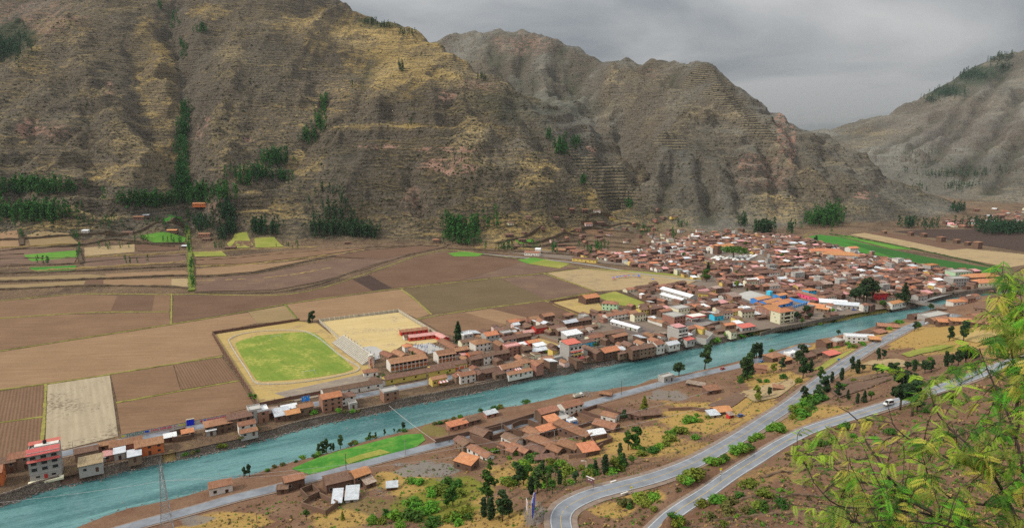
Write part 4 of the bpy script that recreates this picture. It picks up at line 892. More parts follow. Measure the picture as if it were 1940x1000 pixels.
RM = dict(old=roof_mat('old_tiles', (0.150, 0.088, 0.064), (0.225, 0.135, 0.095)), tile=roof_mat('clay_tiles', (0.265, 0.125, 0.075), (0.36, 0.19, 0.115)),
          orange=roof_mat('orange_tiles', (0.46, 0.185, 0.085), (0.56, 0.26, 0.13), 0.14, streak=.45), tin=roof_mat('zinc_sheet', (0.46, 0.49, 0.53), (0.62, 0.65, 0.69), 0.12, True, .3),
          white=roof_mat('white_sheet', (0.68, 0.70, 0.72), (0.78, 0.79, 0.80), 0.05, True, .15), rust=roof_mat('rusty_sheet', (0.27, 0.17, 0.12), (0.42, 0.33, 0.27), 0.15, True),
          red=roof_mat('red_sheet', (0.55, 0.10, 0.07), (0.62, 0.16, 0.12), 0.08, True, .3), pink=roof_mat('pink_sheet', (0.55, 0.24, 0.22), (0.62, 0.33, 0.30), 0.08, True, .3), grey=wall_mat('concrete_slab', (0.40, 0.385, 0.36), 0.1, .4, (0.26, 0.24, 0.22)),
          ochre=roof_mat('ochre_sheet', (0.28, 0.19, 0.10), (0.38, 0.28, 0.17), 0.1, True), blue=roof_mat('blue_sheet', (0.06, 0.20, 0.55), (0.09, 0.28, 0.62), .05, True, .2))
WM = dict(adobe=wall_mat('adobe', (0.150, 0.090, 0.064), 0.2, .5, (0.09, 0.055, 0.04)), earth=wall_mat('pale_adobe', (0.245, 0.165, 0.115), 0.15, .5, (0.13, 0.085, 0.06)), white=wall_mat('whitewash', (0.66, 0.63, 0.58), 0.08, .4, (0.36, 0.29, 0.23)), cream=wall_mat('cream_render', (0.66, 0.63, 0.46), .04, .2, (0.4, 0.36, 0.26)),
          conc=wall_mat('grey_concrete', (0.38, 0.365, 0.345), 0.12, .4, (0.24, 0.22, 0.20)), yellow=wall_mat('yellow_render', (0.62, 0.47, 0.13), 0.1, .3), orange=wall_mat('orange_render', (0.56, 0.15, 0.05), 0.06, .25), blue=wall_mat('blue_render', (0.06, 0.25, 0.66), 0.06, .15, (0.10, 0.2, 0.4)), cyan=wall_mat('cyan_render', (0.06, 0.46, 0.70), 0.03, .12, (0.1, 0.3, 0.4)),
          pink=wall_mat('pink_render', (0.75, 0.10, 0.22), 0.05, .15, (0.4, 0.1, 0.12)), rose=wall_mat('pale_pink_render', (0.68, 0.50, 0.46), .05, .3), red=wall_mat('red_render', (0.52, 0.06, 0.04), 0.08, .2, (0.25, 0.05, 0.04)), brick=brick_mat('clay_brick', (0.34, 0.155, 0.10), (0.27, 0.12, 0.08), (0.33, 0.29, 0.26)), green=wall_mat('pale_green_render', (0.42, 0.60, 0.40), .05, .25))
M_pane = simple('dark_opening', (0.012, 0.012, 0.014), (0.022, 0.022, 0.024), 2, 0.35, 0.4)
M_frame = simple('window_frame', (0.42, 0.38, 0.33), (0.3, 0.26, 0.22), 2, 0.7)
M_door = simple('door_wood', (0.10, 0.05, 0.03), (0.06, 0.03, 0.02), 3, 0.7, rand=.3, coord='obj')
M_doorb = simple('door_blue', (0.02, 0.05, 0.32), None, 3, 0.6); M_doorr = simple('door_red', (0.42, 0.04, 0.03), None, 3, 0.6)
def win_mesh():
    a = MB(); a.box((0, 0, .5), (1.0, .06, 1.0), m=0)
    f = MB()
    for x in (-.54, .54): f.box((x, -.02, .5), (.09, .12, 1.16))
    for z in (-.04, 1.04): f.box((0, -.02, z), (.99, .12, .09))
    return a.mesh('window_pane', M_pane), f.mesh('window_frame', M_frame)
ME_pane, ME_frame = win_mesh()
ME_door = MB().box((0, 0, .5), (1, .08, 1)).mesh('door', M_door); ME_doorb = MB().box((0, 0, .5), (1, .08, 1)).mesh('door', M_doorb); ME_doorr = MB().box((0, 0, .5), (1, .08, 1)).mesh('door', M_doorr)
def add_window(parent, x, y, z, w, h, rz=0.0, framed=False):
    o = mesh_obj('window', ME_pane, parent, (x, y, z), rz, (w, 1, h))
    if framed: mesh_obj('frame', ME_frame, o)
    return o
def add_door(parent, x, y, z, w, h, rz=0.0, me=None): return mesh_obj('door', me or ME_door, parent, (x, y, z), rz, (w, 1, h))

def roof_geo(mb, kind, w, d, h, pitch, m, ov=0.45, th=0.16, x0=0, y0=0, z0=0):
    """roof shell on a w x d box of wall height h (ridge along x)"""
    X, Y_ = w / 2 + ov * .7, d / 2 + ov
    if kind == 'gable':
        r = d / 2 * pitch; dz = ov * pitch
        for s in (-1, 1):
            vs = [(-X, s * Y_, h - dz), (X, s * Y_, h - dz), (X, 0, h + r), (-X, 0, h + r)]
            vs += [(a, b, c + th) for a, b, c in vs]
            fs = [(0, 3, 2, 1), (4, 5, 6, 7), (0, 1, 5, 4), (1, 2, 6, 5), (3, 0, 4, 7)]
            if s > 0: fs = [f[::-1] for f in fs]
            mb.add([(a + x0, b + y0, c + z0) for a, b, c in vs], fs, m)
    elif kind == 'shed':
        r = d * pitch
        vs = [(-X, -Y_, h - ov * pitch), (X, -Y_, h - ov * pitch), (X, Y_, h + r + ov * pitch), (-X, Y_, h + r + ov * pitch)]
        vs += [(a, b, c + th) for a, b, c in vs]
        mb.add([(a + x0, b + y0, c + z0) for a, b, c in vs], [(3, 2, 1, 0), (4, 5, 6, 7), (0, 1, 5, 4), (1, 2, 6, 5), (2, 3, 7, 6), (3, 0, 4, 7)], m)
    elif kind == 'hip':
        r = min(w, d) / 2 * pitch; k = min(w, d) / 2; dz = ov * pitch
        if w >= d: a_, b_ = (-(w / 2 - k), 0), (w / 2 - k, 0)
        else: a_, b_ = (0, -(d / 2 - k)), (0, d / 2 - k)
        X = w / 2 + ov
        vs = [(-X, -Y_, h - dz), (X, -Y_, h - dz), (X, Y_, h - dz), (-X, Y_, h - dz), (a_[0], a_[1], h + r), (b_[0], b_[1], h + r), (-X, -Y_, h - dz - th), (X, -Y_, h - dz - th), (X, Y_, h - dz - th), (-X, Y_, h - dz - th)]
        fs = [(0, 1, 5, 4), (2, 3, 4, 5), (1, 2, 5), (3, 0, 4)] if w >= d else [(0, 1, 4), (1, 2, 5, 4), (2, 3, 5), (3, 0, 4, 5)]
        fs += [(6, 7, 1, 0), (7, 8, 2, 1), (8, 9, 3, 2), (9, 6, 0, 3), (9, 8, 7, 6)]
        mb.add([(a + x0, b + y0, c + z0) for a, b, c in vs], fs, m)
    else:
        mb.box((x0, y0, z0 + h + .1), (w + .3, d + .3, .2), m=m)
        t_ = .18
        for s in (-1, 1):
            mb.box((x0, y0 + s * (d / 2 - t_ / 2), z0 + h + .55), (w, t_, .7), m=m); mb.box((x0 + s * (w / 2 - t_ / 2), y0, z0 + h + .55), (t_, d - 2 * t_ - .01, .7), m=m)
def wall_geo(mb, kind, w, d, h, pitch, m, x0=0, y0=0, z0=0, base=1.5):
    X, Y_ = w / 2, d / 2; b = -base
    lo = [(-X, -Y_, b), (X, -Y_, b), (X, Y_, b), (-X, Y_, b)]
    if kind == 'gable':
        r = Y_ * pitch
        vs = lo + [(-X, -Y_, h), (X, -Y_, h), (X, Y_, h), (-X, Y_, h), (-X, 0, h + r), (X, 0, h + r)]
        fs = [(0, 1, 5, 4), (2, 3, 7, 6), (1, 2, 6, 9, 5), (3, 0, 4, 8, 7)]
    elif kind == 'shed':
        r = d * pitch
        vs = lo + [(-X, -Y_, h), (X, -Y_, h), (X, Y_, h + r), (-X, Y_, h + r)]
        fs = [(0, 1, 5, 4), (2, 3, 7, 6), (1, 2, 6, 5), (3, 0, 4, 7)]
    else:
        vs = lo + [(-X, -Y_, h), (X, -Y_, h), (X, Y_, h), (-X, Y_, h)]
        fs = [(0, 1, 5, 4), (2, 3, 7, 6), (1, 2, 6, 5), (3, 0, 4, 7), (4, 5, 6, 7)]
    mb.add([(a + x0, c + y0, e + z0) for a, c, e in vs], fs, m)
DESC = {}
HOUSES = []      # footprints already taken: x, y, radius
WALLW = dict(adobe='brown adobe', earth='pale adobe', white='white', cream='cream', conc='grey concrete', yellow='yellow', orange='orange', blue='blue', cyan='cyan', pink='bright pink', rose='pale pink', red='red', brick='brick', green='pale green')
ROOFW = dict(old='old tile', tile='clay tile', orange='orange tile', tin='zinc', white='white sheet', rust='rusty sheet', red='red', pink='pink', grey='flat', ochre='ochre sheet', blue='blue sheet')
def house(px, py, w, d, h, kind='gable', wall='adobe', roof='old', rz=31, storeys=1, label=None, pitch=0.42, name='house', cat='house', group=None, wins=True, loc=None, door=None, framed=False, upper=None, lower_z=None, balcony=False, awning=None):
    p = loc or hit(px, py)
    rz = R(rz)
    zs = [lookup(p[0] + math.cos(rz) * a * w / 2 - math.sin(rz) * b * d / 2, p[1] + math.sin(rz) * a * w / 2 + math.cos(rz) * b * d / 2) for a in (-1, 1) for b in (-1, 1)]
    zs = [z for z in zs if z > -1.5] or [0.0]
    z = lower_z if lower_z is not None else max(min(zs), (sum(zs) / len(zs)) - 0.6) + 0.1
    t = thing(name, label, cat, (p[0], p[1], z), rz, group)
    DESC[t.name] = (WALLW[wall], ROOFW[roof], storeys)
    mb = MB(); wall_geo(mb, kind, w, d, h, pitch, 0); wo = mb.build('wall', WM[wall], t)
    mb = MB(); roof_geo(mb, kind, w, d, h, pitch, 0); ro = mb.build('roof', RM[roof], t)
    HOUSES.append((p[0], p[1], max(w, d) * 0.44))
    if wins:
        sh = h / storeys; n = max(1, min(6, int(w / 3.2)))
        for s in range(storeys):
            for k in range(n):
                x = (k + .5 - n / 2) * w / n
                if s == 0 and k == n // 2: add_door(t, x, -d / 2, 0.02, 1.2, min(2.2, sh - .4), 0, door)
                else: add_window(t, x, -d / 2, s * sh + sh * .36, min(1.3, w / n * .5), min(1.2, sh * .42), 0, framed)
            m = max(1, int(d / 4))
            for k in range(m):
                if rng.random() < .6: add_window(t, w / 2, (k + .5 - m / 2) * d / m, s * sh + sh * .36, 1.0, min(1.1, sh * .4), math.pi / 2)
    if balcony:
        b = MB(); sh = h / storeys
        b.box((0, -d / 2 - .6, sh + .05), (w, 1.2, .14)); b.box((0, -d / 2 - 1.17, sh + .55), (w, .08, .85)); b.build('balcony', WM['white'], t)
    if awning:
        a = MB(); ax, aw, az, am = awning
        vs = [(ax - aw / 2, -d / 2 - 2.6, az - .7), (ax + aw / 2, -d / 2 - 2.6, az - .7), (ax + aw / 2, -d / 2 + .02, az), (ax - aw / 2, -d / 2 + .02, az)]
        n = 6
        for k in range(n):
            x0_, x1_ = ax - aw / 2 + aw * k / n, ax - aw / 2 + aw * (k + 1) / n
            q = [(x0_, -d / 2 - 2.6, az - .7), (x1_, -d / 2 - 2.6, az - .7), (x1_, -d / 2 - .05, az), (x0_, -d / 2 - .05, az)]
            a.add(q + [(x, y, zz + .08) for x, y, zz in q], [(3, 2, 1, 0), (4, 5, 6, 7), (0, 1, 5, 4), (1, 2, 6, 5), (3, 0, 4, 7)], k % 2 if am == 'stripe' else 0)
        for sx in (-1, 1): a.beam((ax + sx * (aw / 2 - .1), -d / 2 - 2.5, 0), (ax + sx * (aw / 2 - .1), -d / 2 - 2.5, az - .7), .1, m=0)
        a.build('awning', [RM['red'], RM['white']], t)
    return t
def wall_run(name, pts, h, th, mat, label, cat='wall', flat=True, pillars=None, group=None, base=0.6, panel=None):
    """a free-standing wall along a surveyed line; optional pillars and coloured panels are parts"""
    P_ = [at_z(a, b, 0) for a, b in pts] if flat else [hit(a, b) for a, b in pts]
    o0 = P_[0]
    t = thing(name, label, cat, o0, 0, group)
    mb = MB(); pil = []
    for a, b in zip(P_[:-1], P_[1:]):
        a = Vector(a); b = Vector(b); L = (b - a).length; n = max(1, int(L / 6)); d = (b - a).normalized()
        for k in range(n):
            s, e = a + (b - a) * (k / n), a + (b - a) * ((k + 1) / n)
            if not flat: s.z = lookup(s.x, s.y); e.z = lookup(e.x, e.y)
            q = (d.cross(Vector((0, 0, 1)))) * th / 2
            vs = []
            for p_ in (s, e):
                for sg in (-1, 1):
                    for zz in (-base, h): vs.append(((p_ + q * sg).x - o0[0], (p_ + q * sg).y - o0[1], p_.z + zz - o0[2]))
            mb.add(vs, [(0, 1, 5, 4), (3, 2, 6, 7), (1, 3, 7, 5), (0, 2, 3, 1), (5, 7, 6, 4)])
        if pillars:
            m = max(1, int(L / pillars[0]))
            for k in range(m + 1): pil.append((a + (b - a) * (k / m), math.atan2(d.y, d.x), L / m))
    mb.build('wall', mat, t)
    if pillars:
        me = MB().box((0, 0, (h + .25) / 2), (pillars[1], pillars[1], h + .25)).mesh('pillar', pillars[2])
        for c, a_, L in pil: mesh_obj('pillar', me, t, (c.x - o0[0], c.y - o0[1], c.z - o0[2]), a_)
    if panel:
        me = {}
        for (c, a_, L), (c2, a2, L2) in zip(pil[:-1], pil[1:]):
            m_ = (c + c2) / 2; LL = (c2 - c).length
            if LL > pillars[0] * 1.8: continue
            k = round(LL, 1)
            if k not in me: me[k] = MB().box((0, 0, h * .52), (LL - pillars[1] - .1, th + .08, h * .72)).mesh('panel', panel)
            mesh_obj('panel', me[k], t, (m_.x - o0[0], m_.y - o0[1], m_.z - o0[2]), a_)
    return t

# ------------------------------------------------------------------ houses along the river, surveyed one by one
_g1 = 'riverside houses on the far bank'; _g2 = 'houses on the near bank'
SPEC = [
 (-8, 915, 7, 9, 7.0, 'gable', 'orange', 'tile', 31, 2, 'orange walled house cut by the left picture edge', _g1),
 (17, 890, 7, 8, 5.6, 'gable', 'adobe', 'old', 31, 2, 'dark brown adobe house squeezed beside the orange edge house', _g1),
 (41, 883, 9, 8, 6.4, 'gable', 'earth', 'tile', 31, 2, 'earth walled house with pinkish tiles left of the four storey building', _g1),
 (166, 866, 10, 7, 4.6, 'gable', 'earth', 'old', 31, 1, 'house with sagging tile roof and white gable right of the bare lot', _g1),
 (174, 889, 10, 8, 4.6, 'shed', 'conc', 'ochre', 31, 1, 'open sided shed with ochre sheet roof standing on the stone quay', _g1),
 (205, 850, 8, 5, 3.4, 'gable', 'brick', 'tile', 31, 1, 'low tiled outbuilding right of the blue street gate', _g1),
 (212, 868, 7, 4.5, 3.0, 'shed', 'brick', 'pink', 31, 1, 'lean-to with faded pink sheet roof in a riverside yard', _g1),
 (228, 866, 5, 6, 3.8, 'shed', 'conc', 'tin', 31, 1, 'small shed with pale blue sheet roof below the long tile roof', _g1),
 (241, 853, 15, 8, 5.2, 'gable', 'brick', 'tile', 31, 1, 'long brick house with weathered tiles in front of the green wall lettering', _g1),
 (256, 872, 6, 6, 3.6, 'shed', 'earth', 'tin', 31, 1, 'zinc roofed shed with two orange patches on the quay', _g1),
 (192, 873, 4, 4, 2.6, 'shed', 'conc', 'white', 31, 1, 'tiny hut with white sheet roof beside the ochre shed', _g1),
 (284, 855, 13, 9, 5.6, 'gable', 'orange', 'tile', 31, 2, 'tiled house with red lower storey and green lawn terrace on the quay', _g1),
 (323, 834, 6, 4, 2.8, 'shed', 'adobe', 'white', 31, 1, 'lone white sheet lean-to left of the open walled yard', _g1),
 (356, 826, 6, 4, 2.8, 'shed', 'adobe', 'orange', 31, 1, 'small orange lean-to inside the open walled yard', _g1),
 (414, 815, 14, 9, 5.4, 'hip', 'adobe', 'tile', 31, 2, 'brown hipped house with white porch sheet right of the walled yard', _g1),
 (400, 822, 5, 5, 3.2, 'shed', 'conc', 'white', 31, 1, 'white sheet porch hut against the brown hipped house', _g1),
 (454, 806, 13, 9, 6.6, 'gable', 'earth', 'old', 31, 2, 'tall old tile house with white roof valley beside the blue wall lettering', _g1),
 (468, 817, 9, 6, 5.4, 'gable', 'white', 'tile', 31, 2, 'white terrace house with reddish roof stepping down to the quay', _g1),
 (472, 826, 9, 3.5, 2.8, 'shed', 'conc', 'tile', 31, 1, 'lowest tiled lean-to under the white terrace house', _g1),
 (483, 797, 7, 8, 8.0, 'flat', 'conc', 'grey', 31, 3, 'unfinished grey three storey house with a yellow shutter', _g1),
 (498, 795, 6, 8, 7.0, 'flat', 'brick', 'white', 31, 2, 'narrow brick house with white roof terrace beside the yellow shutter house', _g1),
 (518, 787, 6, 6, 3.2, 'shed', 'adobe', 'rust', 31, 1, 'rusty patched hut left of the pale blue zinc roof', _g1),
 (534, 792, 9, 9, 3.6, 'shed', 'adobe', 'tin', 31, 1, 'workshop under large pale blue zinc sheets by the road', _g1),
 (549, 781, 9, 5, 3.4, 'shed', 'conc', 'white', 31, 1, 'shed with white roof sheets behind the small orange roof', _g1),
 (554, 791, 8, 7, 3.9, 'gable', 'adobe', 'orange', 31, 1, 'small house with bright orange roof among white sheets', _g1),
 (578, 781, 9, 7, 4.6, 'gable', 'earth', 'tile', 31, 1, 'lone square tiled house with bushes just left of an empty lot', _g1),
 (627, 773, 12, 9, 8.6, 'gable', 'brick', 'orange', 31, 3, 'raw brick house with two bright orange roofs near the blue road sign', _g1),
 (656, 763, 10, 8, 5.6, 'hip', 'white', 'old', 31, 2, 'old tile house with white ridge right of the raw brick house', _g1),
 (668, 772, 5, 4, 3.0, 'flat', 'conc', 'grey', 31, 1, 'small concrete annex on the quay with blue tank', _g1),
 (738, 756, 10, 8, 6.4, 'flat', 'brick', 'grey', 31, 2, 'two storey brick shell with pale slab roof where the river cable starts', _g1),
 (830, 727, 11, 6, 4.8, 'gable', 'yellow', 'tile', 31, 1, 'yellow house with tiled roof and red and white awning', _g1),
 (883, 722, 12, 7, 5.6, 'gable', 'white', 'tile', 31, 2, 'white house with pale roof panel above the stone quay', _g1),
 (872, 722, 6, 9, 4.6, 'gable', 'earth', 'tile', 121, 1, 'short tiled wing joined to the white quay house', _g1),
 (929, 712, 15, 8, 4.4, 'gable', 'adobe', 'old', 31, 1, 'brown walled house with leafy courtyard on the quay', _g1),
 (944, 716, 8, 6, 4.0, 'gable', 'earth', 'old', 31, 1, 'small tiled wing inside the leafy quay courtyard', _g1),
 (966, 706, 17, 9, 5.6, 'gable', 'rose', 'tile', 31, 2, 'pale pink house with red and white striped canopy', _g1),
 (984, 715, 20, 4, 3.0, 'shed', 'white', 'tile', 31, 1, 'long low white outbuilding at the edge of the quay', _g1),
 (991, 700, 9, 8, 6.6, 'hip', 'cream', 'tile', 31, 2, 'cream house with fresh clay tiles right of the striped canopy', _g1),
 (1018, 695, 8, 7, 4.2, 'gable', 'earth', 'tile', 31, 1, 'low tiled house left of a garden court on the quay', _g1),
 (1034, 690, 10, 7, 5.0, 'gable', 'white', 'tile', 31, 2, 'white porch house with reddish tiles beside the garden court', _g1),
 (1054, 686, 8, 5, 4.0, 'flat', 'conc', 'grey', 31, 1, 'grey garage box left of the brick tower house', _g1),
 (1152, 675, 15, 10, 5.6, 'gable', 'adobe', 'orange', 31, 2, 'big brown house with broad orange roof and white columns over the river', _g1),
 (1108, 656, 14, 7, 4.0, 'gable', 'cyan', 'old', 31, 1, 'house with bright cyan front and brown tiles', 'houses of the town'),
 (1190, 663, 10, 8, 5.0, 'gable', 'earth', 'old', -60, 2, 'old tile house with a round white gable window above the river', _g1),
 (1213, 660, 9, 7, 5.0, 'gable', 'white', 'tile', -60, 2, 'white gabled house in the row of three above the river', _g1),
 (1240, 656, 9, 8, 5.4, 'gable', 'white', 'tile', -60, 2, 'white gabled house with reddish tiles left of the grey apartment block', _g1),
 (1303, 656, 9, 6, 4.4, 'shed', 'conc', 'red', 31, 1, 'riverside hut with red and white striped roof', _g1),
 (1296, 641, 12, 7, 3.4, 'shed', 'brick', 'white', 31, 1, 'white sheeted shed right of the grey apartment block', _g1),
 (1306, 631, 10, 7, 5.2, 'gable', 'brick', 'tile', 31, 2, 'tiled brick house behind the white sheeted shed', _g1),
 (910, 662, 13, 10, 6.2, 'hip', 'white', 'tile', 31, 2, 'white two storey villa with hipped brown roof near the tall conifer', 'houses of the town'),
 (928, 648, 11, 9, 6.6, 'gable', 'conc', 'orange', 31, 2, 'grey house with orange upper roof beside the tilled field', 'houses of the town'),
 (883, 650, 8, 8, 7.6, 'flat', 'conc', 'white', 31, 3, 'grey flat roofed house right of the tall conifer', 'houses of the town'),
 (897, 679, 9, 6, 4.0, 'gable', 'orange', 'tile', 31, 1, 'little orange garden house behind the school wall', 'houses of the town'),
 (970, 672, 11, 8, 7.0, 'flat', 'brick', 'pink', 31, 3, 'three storey brick house with pinkish roof terrace', 'houses of the town'),
 (1009, 656, 10, 6, 4.0, 'gable', 'red', 'orange', 31, 1, 'low house with orange roof left of the straw yard', 'houses of the town'),
 (1022, 661, 9, 5, 3.2, 'shed', 'conc', 'white', 31, 1, 'white sheet roof in front of the straw yard corner', 'houses of the town'),
 (1022, 630, 11, 7, 5.0, 'gable', 'red', 'old', 31, 1, 'house with red painted front above the straw yard', 'houses of the town'),
 (972, 618, 10, 7, 4.6, 'gable', 'earth', 'orange', 31, 1, 'earth house with orange roof at the edge of the tilled field', 'houses of the town'),
 (1036, 608, 11, 8, 5.4, 'gable', 'adobe', 'tile', 31, 2, 'adobe house standing highest on the tilled field edge', 'houses of the town'),
 (1116, 573, 17, 12, 5.8, 'gable', 'adobe', 'orange', 31, 2, 'large brown house with broad orange roof alone in straw field', 'houses of the town'),
 (1156, 586, 14, 9, 6.4, 'hip', 'green', 'tile', -20, 2, 'white and green two storey house below the large orange roof', 'houses of the town'),
 (1083, 641, 15, 8, 4.2, 'shed', 'conc', 'white', 31, 1, 'hall with one large white sheet roof and trees beside it', 'houses of the town'),
 (1166, 606, 24, 7, 5.4, 'gable', 'white', 'tile', 31, 2, 'long arcaded white house behind the dark plaza', 'houses of the town'),
 (1196, 602, 9, 7, 5.2, 'gable', 'orange', 'tile', 31, 2, 'orange house at the right end of the arcaded house', 'houses of the town'),
 (1217, 596, 10, 7, 5.4, 'gable', 'yellow', 'old', 31, 2, 'yellow house with brown roof above the plaza corner', 'houses of the town'),
 (1165, 638, 15, 7, 4.4, 'gable', 'cream', 'old', 31, 1, 'cream and red house in the street left of the dark plaza', 'houses of the town'),
 (1186, 622, 30, 6, 3.4, 'gable', 'conc', 'white', -52, 1, 'long white market roof along the dark plaza', 'houses of the town'),
 (1284, 562, 44, 9, 4.4, 'gable', 'conc', 'white', -62, 1, 'longest white sheet roof pointing away from the yellow gate house', 'houses of the town'),
 (1275, 570, 30, 7, 4.0, 'gable', 'conc', 'white', -62, 1, 'second white sheet roof left of the longest one', 'houses of the town'),
 (1276, 616, 13, 14, 9.0, 'flat', 'brick', 'grey', 31, 3, 'three storey brick and concrete block left of the petrol canopy', 'houses of the town'),
 (1287, 597, 14, 11, 7.2, 'flat', 'cream', 'grey', 31, 2, 'pale two storey block with slab roof behind the brick block', 'houses of the town'),
 (1357, 606, 10, 7, 4.6, 'gable', 'cyan', 'old', 22, 1, 'cyan row house right of the petrol canopy', 'houses of the town'),
 (1372, 602, 13, 7, 5.0, 'gable', 'white', 'old', 22, 2, 'white row house between the cyan and yellow fronts', 'houses of the town'),
 (1391, 598, 16, 7, 5.0, 'gable', 'yellow', 'tile', 22, 2, 'yellow row house left of the cream building', 'houses of the town'),
 (1410, 594, 9, 7, 5.4, 'flat', 'white', 'white', 22, 2, 'white boxy row house with turquoise sign', 'houses of the town'),
 (1336, 564, 13, 8, 4.8, 'gable', 'yellow', 'old', -20, 1, 'yellow gate house right of the long white roofs', 'houses of the town'),
 (1389, 573, 11, 10, 7.0, 'shed', 'brick', 'rust', 22, 2, 'half built brick house left of the pale sports court', 'houses of the town'),
 (1380, 622, 12, 6, 4.0, 'gable', 'earth', 'orange', 22, 1, 'tiled house with skylights above the river left of the cream building', _g1),
 (1413, 625, 16, 7, 3.6, 'shed', 'conc', 'red', 25, 1, 'open restaurant under long red and white roof by the river', _g1),
 (1397, 618, 8, 6, 3.6, 'shed', 'conc', 'white', 25, 1, 'white canvas roof behind the riverside restaurant', _g1),
 (1362, 632, 8, 5, 3.0, 'gable', 'adobe', 'old', 25, 1, 'small ruined adobe in the overgrown river yard', _g1),
 (1345, 625, 7, 5, 3.0, 'gable', 'adobe', 'old', 25, 1, 'roofless looking adobe hut left in the overgrown river yard', _g1),
 (1530, 566, 24, 7, 4.6, 'gable', 'pink', 'tile', -68, 1, 'bright pink house front with long brown roof', 'houses of the town'),
 (1551, 573, 14, 7, 5.0, 'gable', 'pink', 'tile', 30, 1, 'shorter bright pink corner house with tan roof', 'houses of the town'),
 (1533, 560, 11, 8, 6.4, 'hip', 'cyan', 'orange', 22, 2, 'house with light blue upper storey and orange roof behind the pink fronts', 'houses of the town'),
 (1569, 570, 15, 7, 5.0, 'gable', 'white', 'old', 30, 2, 'white house with blue doors right of the pink corner house', 'houses of the town'),
 (1578, 580, 24, 9, 4.0, 'shed', 'conc', 'white', -20, 1, 'broad white market shed near the river trees', 'houses of the town'),
 (1603, 584, 22, 8, 3.8, 'shed', 'conc', 'tin', -20, 1, 'zinc market shed with blue stall in front', 'houses of the town'),
 (1547, 584, 16, 7, 3.6, 'gable', 'earth', 'orange', -40, 1, 'orange roofed cottage among trees above the river', _g1),
 (1558, 590, 12, 6, 3.4, 'gable', 'earth', 'orange', -40, 1, 'second orange roofed cottage nearer the river', _g1),
 (1663, 566, 14, 11, 7.0, 'hip', 'red', 'tile', 10, 2, 'bright red house right of the big dark trees', 'houses of the town'),
 (1696, 580, 25, 8, 4.6, 'gable', 'white', 'orange', 30, 1, 'white riverside restaurant with orange roof beside the bridge', _g1),
 (1613, 480, 16, 10, 8.0, 'gable', 'white', 'orange', 20, 3, 'white three storey house at the corner of the green field', 'houses of the town'),
 (1566, 483, 44, 16, 6.0, 'hip', 'cream', 'orange', -15, 1, 'long hall with fresh orange roof near the green field', 'houses of the town'),
 (1592, 490, 44, 18, 6.0, 'hip', 'rose', 'orange', -15, 1, 'second orange roofed hall overlapping the first', 'houses of the town'),
 (1855, 531, 40, 14, 5.4, 'hip', 'earth', 'orange', 12, 1, 'long orange roof at the far right of town', 'houses of the town'),
 (1868, 541, 34, 14, 5.0, 'hip', 'cream', 'orange', 12, 1, 'nearer orange roof at the far right of town', 'houses of the town'),
 (1814, 525, 22, 14, 7.0, 'flat', 'green', 'grey', 12, 2, 'pale green building behind the grey block at right', 'houses of the town'),
 (1810, 543, 20, 12, 9.6, 'flat', 'conc', 'grey', 12, 3, 'windowed grey concrete block above the river bend', 'houses of the town'),
 (1762, 515, 14, 10, 8.6, 'flat', 'conc', 'orange', 20, 3, 'grey house with orange top at the edge of the green field', 'houses of the town'),
 (1700, 502, 10, 9, 8.0, 'flat', 'white', 'grey', 20, 3, 'white tall house between two green meadows', 'houses of the town'),
 # right bank
 (419, 931, 10, 6.5, 4.6, 'gable', 'white', 'tile', 26, 1, 'white house with clay roof alone between river and road', _g2),
 (557, 922, 9, 6, 5.0, 'gable', 'adobe', 'tile', 30, 1, 'adobe house with reddish roof on the road bank at left', _g2),
 (537, 932, 5, 4.5, 3.0, 'gable', 'adobe', 'old', 10, 1, 'little sunken hut beside the reddish roofed adobe', _g2),
 (640, 922, 12, 9, 5.4, 'gable', 'adobe', 'old', 28, 1, 'high walled adobe house with two skylights in dark tiles', _g2),
 (640, 950, 4, 9, 2.8, 'shed', 'adobe', 'tin', 10, 1, 'narrow zinc roofed lean-to below the high adobe wall', _g2),
 (668, 944, 5.5, 9, 2.8, 'shed', 'conc', 'tin', 10, 1, 'wide zinc roof on posts right of the narrow one', _g2),
 (682, 915, 8, 7, 6.2, 'gable', 'adobe', 'orange', 40, 2, 'tower like adobe house with bright orange roof by the road', _g2),
 (699, 920, 5, 5, 3.0, 'shed', 'adobe', 'rust', 40, 1, 'patched sheet annex of the bright orange house', _g2),
 (743, 925, 5, 4, 2.2, 'shed', 'adobe', 'tin', 10, 1, 'lone low zinc hut at the edge of the gravel lot', _g2),
 (866, 810, 12, 5, 3.0, 'shed', 'brick', 'orange', 32, 1, 'long shed with patchy orange roof on the river side of the road', _g2),
 (892, 802, 11, 5, 3.0, 'gable', 'adobe', 'old', 32, 1, 'old tile shed next to the patchy orange one', _g2),
 (930, 788, 8, 4, 2.6, 'shed', 'brick', 'tin', 32, 1, 'short zinc roof over a wall by the road', _g2),
 (874, 846, 6, 6, 5.0, 'gable', 'earth', 'old', -58, 2, 'left gable of the paired adobe houses by the road', _g2),
 (884, 852, 6, 7, 4.6, 'gable', 'earth', 'old', -58, 2, 'right gable of the paired adobe houses by the road', _g2),
 (910, 862, 16, 5, 3.2, 'gable', 'white', 'tile', -48, 1, 'long low white house with fresh tiles running downhill', _g2),
 (912, 834, 10, 8, 5.6, 'gable', 'adobe', 'old', -40, 1, 'tall blank walled adobe house with dark tiles', _g2),
 (884, 884, 10, 7, 4.4, 'shed', 'adobe', 'orange', -30, 1, 'blank adobe box with orange roof standing alone in the grass', _g2),
 (970, 840, 11, 6, 4.0, 'gable', 'white', 'old', -48, 1, 'white walled house with dark tiles in the walled settlement', _g2),
 (965, 856, 10, 7, 3.6, 'gable', 'earth', 'tile', -40, 1, 'tiled house with white sheet corner near the bushes', _g2),
 (985, 858, 12, 5, 3.4, 'gable', 'adobe', 'tile', -45, 1, 'narrow tiled wing running towards the trees', _g2),
